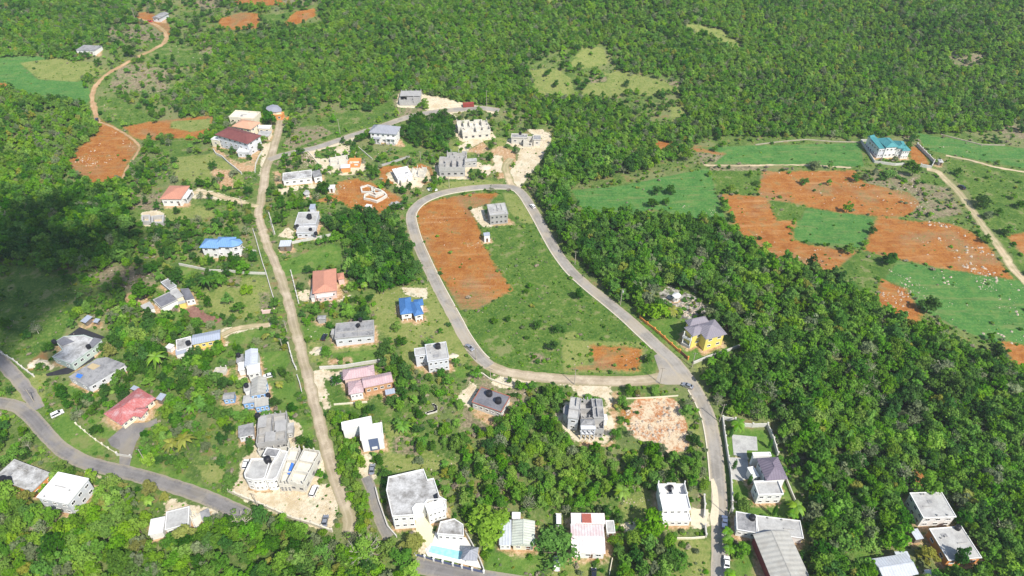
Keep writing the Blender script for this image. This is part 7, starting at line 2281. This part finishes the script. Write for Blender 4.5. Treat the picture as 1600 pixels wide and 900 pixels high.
for x, y in zip(XX, YY):
    i = int((x - mx_[0]) / FX + .5); j = int((y - my_[0]) / FY + .5)
    if not (0 <= i < len(mx_) and 0 <= j < len(my_)) or BLK[j, i]: continue
    b = BDEN[j, i] * (1 + 1.2 * mnoise.noise(Vector((x * .07, y * .07, 0))))
    if rng.random() > b: continue
    d = np.hypot(Lall[:, 0] - x, Lall[:, 1] - y) - Wall
    if d.min() < .7: continue
    s = (rng.uniform(.28, .6) if BDEN[j, i] < .3 and rng.random() < .8 else rng.uniform(.4, 1.3)) * (1 + .5 * mnoise.noise(Vector((x * .05, y * .05, 9))))
    tn = int(rng.choice(6, p=[.32, .26, .16, .13, .04, .09]))
    shr.append((x, y, H1(x, y) - .05, tn, s, s, s * rng.uniform(.6, 1.1)))
# low hedge-like bushes as things of their own: the largest ones seen in the gardens
S_ = np.array(shr)
SHC = forms_collection('shrub_forms', [m for _, m in SHR])
pr = []
for k, s in enumerate(shr):
    u, v, f = proj(s[0], s[1], s[2] + .5)
    if 0 < u < 1600 and 0 < v < 895: pr.append((-(s[4] * s[6] / f ** 2), k))
pr.sort()
top = [k for _, k in pr[:200]]
for k in top:
    x, y, z, tn, sx, sy, sz = shr[k]
    o = bpy.data.objects.new('shrub', SHR[tn][1]); COL.objects.link(o)
    o.location = (x, y, z); o.scale = (sx, sy, sz); o.rotation_euler = (0, 0, random.uniform(0, 6.28))
    w = {'mid': 'green', 'light': 'bright green', 'dark': 'dark green', 'grey': 'greyish', 'yellow': 'yellowish', 'dry': 'dry brown'}[SHR[tn][0]]
    d0, nm = min((math.hypot(px_ - x, py_ - y), nm) for px_, py_, nm in PLACES)
    i = int((x - mx_[0]) / FX + .5); j = int((y - my_[0]) / FY + .5)
    ph = 'near ' + nm if d0 < 25 else ZONES[TONE[j, i]][4]
    lab = '%s low shrub %s' % (w, ph)
    tag(o, lab, 'shrub', lab.replace('shrub', 'shrubs', 1))
ts = set(top)
R_s = np.array([s for k, s in enumerate(shr) if k not in ts])
scatter('undergrowth', R_s[:, :3], R_s[:, 3].astype(int), R_s[:, 4:7], SHC, 'low weeds and bushes growing over the open ground')
print('SHRUBS', len(shr))

# --- palms, cypress and banana plants
def palm(key, x, y, h, label, tn='mid', R0=2.6):
    (u, v), = px(key, x, y)
    a = at(u, v, h)
    root = empty('palm_tree', (a[0], a[1], H1(a[0], a[1]))); tag(root, label, 'palm')
    mb = MB(); mb.tube([(0, 0, -.5), (.1, .05, h * .5), (.15, 0, h)], [.22, .15, .13], 8); mb.build('trunk', BARK, root)
    rr = random.Random(int(x * 7 + y))
    for k in range(13):
        az = 2 * PI * k / 13 + rr.uniform(-.2, .2); up = rr.uniform(.25, .9); L = R0 * rr.uniform(.85, 1.15)
        V, F, T = [], [], []
        prev = None
        for s in range(8):
            t = s / 7
            r = L * t; z = h + L * (up * t - .95 * t * t)
            w = .62 * math.sin(PI * min(1, t * .9 + .12)) + .05
            c, sn = math.cos(az), math.sin(az)
            px_, py_ = .15 + c * r, sn * r
            cur = [(px_ - sn * w, py_ + c * w, z - .28 * w), (px_, py_, z), (px_ + sn * w, py_ - c * w, z - .28 * w)]
            b = len(V); V += cur
            if prev is not None:
                F += [(prev, prev + 1, b + 1, b), (prev + 1, prev + 2, b + 2, b + 1)]; T += [rr.uniform(.4, 1)] * 2
            prev = b
        o = bpy.data.objects.new('frond', mesh_from('frond', V, F, T, [LEAF[tn]])); COL.objects.link(o); o.parent = root
    return root
for k_, x_, y_, h_, tn_, lb_ in PALMS:
    palm(k_, x_, y_, h_, lb_, tn_, 4.2 if h_ > 6 else 3.2 if h_ > 4 else 1.9)

def cypress(key, x, y, h, label):
    (u, v), = px(key, x, y)
    a = at(u, v)
    root = empty('cypress_tree', (a[0], a[1], a[2])); tag(root, label, 'cypress', 'columnar cypresses in the gardens')
    mb = MB(); mb.tube([(0, 0, -.3), (0, 0, h * .6)], [.14, .06], 6); mb.build('trunk', BARK, root)
    L = [(0, 0, h * (.15 + .75 * k / 6), .62 * math.sin(PI * (.25 + .68 * k / 6)) + .12) for k in range(7)]
    V, F, T = leaf_cloud(int(x + y), L, 420, .3, .2, 1.5)
    o = bpy.data.objects.new('crown', mesh_from('crown', V, F, T, [LEAF['dark']])); COL.objects.link(o); o.parent = root
for k_, x_, y_, h_, lb_ in [
    ('X1', 238,410, 6.5, 'tall cypress at the left front corner of the purple-grey roof villa'),
    ('X1', 158,325, 6.0, 'tall cypress at the gate of the villa drive'),
    ('X1', 140,150, 5.0, 'cypress inside the top left corner of the villa wall'),
    ('X1', 372,575, 6.5, 'cypress at the front right of the villa lawn'),
    ('X1', 170,490, 4.5, 'cypress near the lower left part of the villa wall'),
    ('X1', 350,210, 5.5, 'cypress by the back wall of the villa'),
    ('S1', 450,410, 5.5, 'left cypress between the two lawns by the lane'),
    ('S1', 525,400, 4.5, 'right cypress between the two lawns by the lane'),
    ('S7', 410,575, 4.0, 'dark cypress in front of the slab house with boards')]:
    cypress(k_, x_, y_, h_, lb_)

def bare_tree(key, x, y, s, label):
    (u, v), = px(key, x, y); a = at(u, v, 3.0)
    root = empty('bare_tree', (a[0], a[1], H1(a[0], a[1]))); tag(root, label, 'tree')
    rr = random.Random(3)
    pale = surf('pale_bark', (.50, .46, .38), .95, (.36, .32, .26), .4, 1.5)
    mb = MB(); mb.tube([(0, 0, -.5), (.1, 0, 1.2 * s), (.1, .1, 2.2 * s)], [.45, .38, .3], 8); mb.build('trunk', pale, root)
    def grow(mb, p, d, L, r, n):
        q = p + d * L
        mb.tube([tuple(p), tuple(p + d * L * .5 + Vector((rr.uniform(-.1, .1), rr.uniform(-.1, .1), .1)) * L), tuple(q)], [r, r * .75, r * .5], 5)
        if n:
            for _ in range(3):
                nd_ = (d + Vector((rr.uniform(-.75, .75), rr.uniform(-.75, .75), rr.uniform(-.15, .45)))).normalized()
                grow(mb, q, nd_, L * rr.uniform(.55, .8), r * .52, n - 1)
    for k in range(9):
        mb = MB(); az = 2 * PI * k / 9 + rr.uniform(-.2, .2)
        grow(mb, Vector((.1, .1, 2.0 * s)), Vector((math.cos(az), math.sin(az), rr.uniform(.35, .8))).normalized(), 2.5 * s, .16, 2); mb.build('limb', pale, root)
    L = [(rr.uniform(-5, 5) * s, rr.uniform(-5, 5) * s, rr.uniform(2.6, 4.6) * s, rr.uniform(.7, 1.3)) for _ in range(16)]
    V, F, T = leaf_cloud(77, L, 420, .5)
    o = bpy.data.objects.new('crown', mesh_from('crown', V, F, T, [LEAF['light']])); COL.objects.link(o); o.parent = root
bare_tree('C2', 500, 790, 1.15, 'wide spreading tree with bare pale branches at the end of the dirt lane')
bare_tree('C1', 1130, 640, .75, 'small tree with pale bare branches below the end of the valley road')
# --- rocks lying on the fields
def rocks(name, specs, label, mat):
    V, F = [], []
    base = [(1, 0, 0), (.4, .9, 0), (-.6, .8, .1), (-1, -.1, 0), (-.4, -.9, .1), (.7, -.7, 0), (.35, .1, .8), (-.3, .3, .75), (0, -.4, .7)]
    fc = [(0, 1, 6), (1, 7, 6), (1, 2, 7), (2, 3, 7), (3, 8, 7), (3, 4, 8), (4, 5, 8), (5, 6, 8), (5, 0, 6), (6, 7, 8)]
    for pts, n, lo, hi in specs:
        poly = gpts(pts) if n > 0 else pts; n = abs(n); P = np.array(poly)
        m = 0
        while m < n:
            x = rng.uniform(P[:, 0].min(), P[:, 0].max()); y = rng.uniform(P[:, 1].min(), P[:, 1].max())
            if sd_poly(poly, np.array([x]), np.array([y]))[0] < 0: continue
            m += 1
            if clearance(x, y) < .3: continue
            if rng.random() > .30 + 2.4 * mnoise.noise(Vector((x * .08, y * .08, 4))): continue
            s = lo + (hi - lo) * rng.random() ** 4
            a = rng.uniform(0, 6.28); c, sn = math.cos(a), math.sin(a)
            z = H1(x, y) - .08; b = len(V)
            for q_ in base:
                jx, jy, jz = q_[0] * s * rng.uniform(.75, 1.2), q_[1] * s * rng.uniform(.6, 1.1), q_[2] * s * rng.uniform(.6, 1.1)
                V.append((x + c * jx - sn * jy, y + sn * jx + c * jy, z + jz))
            F += [tuple(b + i for i in f) for f in fc]
    me = bpy.data.meshes.new(name); me.from_pydata(V, [], F); me.materials.append(mat); me.update()
    o = bpy.data.objects.new(name, me); COL.objects.link(o); tag(o, label, kind='stuff')
ROCKM = surf('limestone_rock', (.50, .42, .33), .95, (.36, .28, .20), .5, .8, .1)
rocks('field_rocks', [
    (g('A4', -20,820, 150,800, 430,830, 480,880, 300,900, 100,900, -40,880), 130, .2, .6),
    (g('P', 1190,268, 1335,266, 1440,300, 1470,335, 1420,338, 1290,330, 1185,305), 240, .2, .65),
    (g('P', 1350,275, 1440,280, 1460,330, 1400,325, 1360,300), 260, .25, .8),
    (g('P', 1440,335, 1520,365, 1582,432, 1500,427, 1470,380), 260, .3, 1.0),
    (g('P', 1440,320, 1500,345, 1480,400, 1440,412, 1400,360), 110, .2, .7),
    (g('P', 1370,415, 1440,440, 1432,480, 1400,500, 1360,470, 1375,440), 300, .25, .8),
    (g('P', 1440,415, 1600,440, 1600,540, 1540,530, 1432,480), 380, .2, .85),
    (g('P', 1500,420, 1560,432, 1560,455, 1510,450), 130, .3, .8),
    (g('P', 1130,306, 1232,314, 1262,420, 1200,400, 1150,356), 220, .15, .5),
    (g('P', 1245,385, 1300,390, 1290,425, 1250,425), 160, .2, .6),
    (g('A4', 740,640, 1080,690, 1260,720, 1250,790, 850,720), 60, .25, .7),
    (g('B3', 800,60, 1000,90, 960,110, 800,110), 50, .3, .7),
    (g('A1', 370,690, 520,600, 655,690, 570,830, 430,885, 312,770), 340, .2, .6),
    (g('A1', 330,700, 450,700, 460,800, 340,800), 140, .25, .8),
    (g('S5', 560,440, 1100,440, 1100,780, 900,800, 620,560), 260, .2, .8),
    (g('S5', 1180,380, 1400,400, 1360,560, 1250,700, 1130,860, 1200,600), 260, .3, .9),
    (g('S5', 310,100, 900,190, 960,260, 600,280), 120, .3, .9),
    (g('S4', 200,350, 350,330, 420,420, 300,470, 200,420), 140, .3, .8),
    (g('S4', 600,590, 1000,640, 1160,720, 900,860, 660,760), 160, .2, .5),
    (g('B2', 800,90, 960,80, 1000,140, 900,150, 800,140), 150, .15, .4),
    (g('B2', 860,210, 1040,230, 1060,270, 880,260), 120, .2, .5),
    (g('B2', 755,90, 1000,20, 1060,230, 1200,460, 960,550, 830,330), 150, .1, .35),
    (g('B3', 270,720, 600,730, 590,835, 260,830), 70, .2, .45),
    (g('X8', 760,330, 900,230, 1340,260, 1400,420, 1450,700, 1200,800, 990,690, 760,500), 520, .25, 1.1),
    (g('X2', 150,150, 260,80, 330,130, 450,170, 580,290, 390,360, 280,250), 420, .3, .9),
    (g('S3', 700,360, 1130,390, 1080,560, 900,780, 900,480), 240, .2, .7),
    (g('C2', 640,340, 960,370, 900,430, 600,430), 90, .2, .5),
    (g('C4', 610,415, 740,450, 780,500, 630,500), 90, .3, .8),
    (g('C3', 520,520, 660,540, 640,690, 510,690), 100, .2, .6),
    (g('B1', 390,400, 640,330, 760,380, 600,470), 160, .2, .6),
    (g('S7', 190,350, 320,260, 340,300, 220,400), 110, .3, .7),
    (g('X5', 30,560, 140,330, 540,560, 800,560, 760,870, 200,660), 200, .1, .45),
    (g('A4', 820,250, 1060,260, 1050,310, 830,300), 26, .6, 1.8),
    (g('P', 430,235, 780,170, 860,230, 820,290, 660,300, 600,340, 480,360, 430,330), 900, .12, .5),
    (g('P', 450,430, 640,450, 740,560, 830,600, 700,700, 620,700, 520,620), 900, .1, .38),
    (g('P', 0,600, 200,300, 420,330, 480,640, 520,760, 300,740, 100,650), 900, .1, .38),
    (g('P', 600,690, 1110,700, 1120,900, 760,900), 700, .1, .4),
    (g('P', 140,40, 300,40, 330,120, 260,190, 160,170), 260, .2, .6),
    (g('P', 652,333, 815,300, 1020,560, 940,590, 765,562), 420, .1, .4),
] + [(inset([tuple(p) for p in np.array(pl)[::(1 if sum(pl[i][0] * pl[(i + 1) % len(pl)][1] - pl[(i + 1) % len(pl)][0] * pl[i][1] for i in range(len(pl))) > 0 else -1)]], -3.0), -90, .15, .6) for pl, c_, g_ in APRON if c_ == 'pale'], 'pale limestone rocks strewn over the red fields and cleared lots', ROCKM)
def heap(key, x, y, r, h, label, col=None):
    (u, v), = px(key, x, y); a = at(u, v)
    mb = MB(); rr = random.Random(int(x))
    ringN = 14; prev = None
    prof = [(1.0, -.1), (.8, .28), (.5, .7), (.2, .95)]
    jit = [rr.uniform(.8, 1.2) for _ in range(ringN)]
    rg = [[(r * p * jit[k] * math.cos(2 * PI * k / ringN), r * p * jit[k] * math.sin(2 * PI * k / ringN) * .8, h * z * rr.uniform(.85, 1.1)) for k in range(ringN)] for p, z in prof]
    for A, B in zip(rg, rg[1:]):
        for k in range(ringN):
            mb.face([A[k], A[(k + 1) % ringN], B[(k + 1) % ringN], B[k]])
    mb.face(rg[-1])
    o = mb.build('sand_heap', col or surf('pale_sand', (.62, .55, .42), .95, (.5, .44, .33), .3, .6), None, loc=(a[0], a[1], a[2] - .05), smooth=True)
    tag(o, label, 'heap')
heap('S1', 775, 215, 2.8, .9, 'pale sand heap beside the dirt lane near the black car')
heap('S1', 688, 120, 1.2, .6, 'small sand heap by the edge of the dirt lane')
heap('S7', 290, 395, 3.2, 1.4, 'larger sand heap in front of the patchwork slab house')
heap('S7', 218, 408, 1.6, .9, 'smaller sand heap in front of the patchwork slab house')
heap('S4', 1110, 785, 4.2, 1.0, 'grey gravel heap on the red soil near the loop road', surf('grey_gravel', (.42, .40, .38), .95, (.3, .3, .28), .3, .9))
heap('S3', 865, 832, 2.4, .8, 'round pale heap below the dug in slab house')
heap('S5', 400, 875, 3.0, 1.0, 'white lime heap by the top bend of the loop road', surf('white_lime', (.74, .73, .70), .95))
heap('S3', 385, 205, 2.2, .7, 'cream sand heap behind the whitish concrete house')
heap('S5', 835, 700, 3.4, 1.2, 'pale rubble heap at the foot of the scree track')

# ------------------------------------------------------------------ clouds (one of them shades the field on the left)
def cloud(blobs_=None, HC=820.0, dens=.52, seed=5, label='white cloud drifting above the valley'):
    sx, sy = SUN_AZ; n = math.hypot(sx, sy); sx /= n; sy /= n
    k = HC / math.tan(SUN_EL)
    bm = bmesh.new()
    rr = random.Random(seed)
    blobs = blobs_ or [(40, 350, 62), (-60, 400, 90), (30, 400, 75), (110, 385, 60), (135, 400, 36), (60, 445, 75), (100, 455, 40), (-10, 485, 58), (60, 480, 36), (-90, 510, 80), (25, 520, 42), (175, 445, 30), (210, 420, 22), (90, 560, 26), (-30, 570, 50), (205, 370, 24), (-160, 440, 110), (160, 355, 22)]
    for u, v, rp in blobs:
        a = at(u, v)
        f = proj(a[0], a[1], a[2])[2]
        r = rp * f / FOC
        for j in range(4):
            ox, oy = rr.uniform(-.35, .35) * r, rr.uniform(-.35, .35) * r
            rad = r * rr.uniform(.55, .85)
            mat = Matrix.Translation((a[0] + sx * k + ox, a[1] + sy * k * 1.0 + oy, HC + rr.uniform(-6, 6))) @ Matrix.Diagonal((rad, rad, rad * .45, 1))
            bmesh.ops.create_icosphere(bm, subdivisions=3, radius=1, matrix=mat)
    for v in bm.verts:
        nz = mnoise.noise(v.co * .05)
        v.co += Vector((nz * 9, mnoise.noise(v.co * .05 + Vector((9, 0, 0))) * 9, nz * 5))
    me = bpy.data.meshes.new('cloud'); bm.to_mesh(me); bm.free()
    m = bpy.data.materials.new('cloud_vapour'); m.use_nodes = True; nt = m.node_tree; nt.nodes.clear()
    out = nd(nt, 'ShaderNodeOutputMaterial'); d = nd(nt, 'ShaderNodeBsdfDiffuse'); t = nd(nt, 'ShaderNodeBsdfTransparent'); mx = nd(nt, 'ShaderNodeMixShader')
    d.inputs[0].default_value = (.9, .9, .9, 1); mx.inputs[0].default_value = dens
    lk(nt, t.outputs[0], mx.inputs[1]); lk(nt, d.outputs[0], mx.inputs[2]); lk(nt, mx.outputs[0], out.inputs[0])
    me.materials.append(m)
    for p in me.polygons: p.use_smooth = True
    o = bpy.data.objects.new('cloud', me); COL.objects.link(o); tag(o, label, kind='structure')
cloud()

# ------------------------------------------------------------------ air
def haze():
    mb = MB(); mb.box(0, 360, 110, 1900, 1500, 320)
    m = bpy.data.materials.new('haze_air'); m.use_nodes = True; nt = m.node_tree; nt.nodes.clear()
    out = nd(nt, 'ShaderNodeOutputMaterial'); v = nd(nt, 'ShaderNodeVolumePrincipled')
    v.inputs['Color'].default_value = (.82, .90, 1.0, 1); v.inputs['Density'].default_value = HAZE_D; v.inputs['Anisotropy'].default_value = .2
    lk(nt, v.outputs[0], out.inputs['Volume'])
    o = mb.build('haze', m); tag(o, 'thin bluish haze over the valley', kind='stuff')
HAZE_D = 0.00013
USE_HAZE = True
if USE_HAZE: haze()

# ------------------------------------------------------------------ ground, light, camera
for poly, cls, grow in APRON:
    sl = window(poly, 10)
    d = np.clip(sd_poly(poly, GX[sl], GY[sl]) + grow, -6, 6)
    for c in CLASSES:
        if c == cls: SD[c][sl] = np.maximum(SD[c][sl], d)
        else: SD[c][sl] = np.minimum(SD[c][sl], np.where(d > 0, -d, SD[c][sl]))
build_ground()
w = bpy.data.worlds.new('World'); scene.world = w; w.use_nodes = True
nt = w.node_tree
bg = nt.nodes['Background']
sky = nt.nodes.new('ShaderNodeTexSky'); sky.sky_type = 'NISHITA'; sky.sun_disc = False
sky.sun_elevation = SUN_EL; sky.sun_rotation = math.atan2(SUN_AZ[0], SUN_AZ[1])
sky.altitude = 300; sky.air_density = 1.0; sky.dust_density = 1.2; sky.ozone_density = 1.0
lk(nt, sky.outputs[0], bg.inputs[0]); bg.inputs[1].default_value = 0.11
sl = bpy.data.lights.new('Sun', 'SUN'); sl.energy = 4.2; sl.angle = R(.53); sl.color = (1.0, .955, .88)
so = bpy.data.objects.new('Sun', sl); COL.objects.link(so)
n_ = math.hypot(*SUN_AZ)
dv = Vector((SUN_AZ[0] / n_ * math.cos(SUN_EL), SUN_AZ[1] / n_ * math.cos(SUN_EL), math.sin(SUN_EL)))
so.rotation_euler = dv.to_track_quat('Z', 'Y').to_euler()
so.location = (100, -100, 900)
cd = bpy.data.cameras.new('Camera'); cd.sensor_width = 36; cd.lens = 36 * FOC / 1600; cd.clip_start = 1; cd.clip_end = 8000
co_ = bpy.data.objects.new('Camera', cd); COL.objects.link(co_)
co_.location = (0, 0, CAMH); co_.rotation_euler = (PI / 2 - PITCH, 0, 0)
scene.camera = co_
vs_ = scene.view_settings
vs_.view_transform = 'Standard'; vs_.look = 'None'; vs_.exposure = 0.6; vs_.gamma = 1; vs_.use_curve_mapping = False
scene.cycles.max_bounces = 5; scene.cycles.diffuse_bounces = 3; scene.cycles.transparent_max_bounces = 8
scene.cycles.use_denoising = True
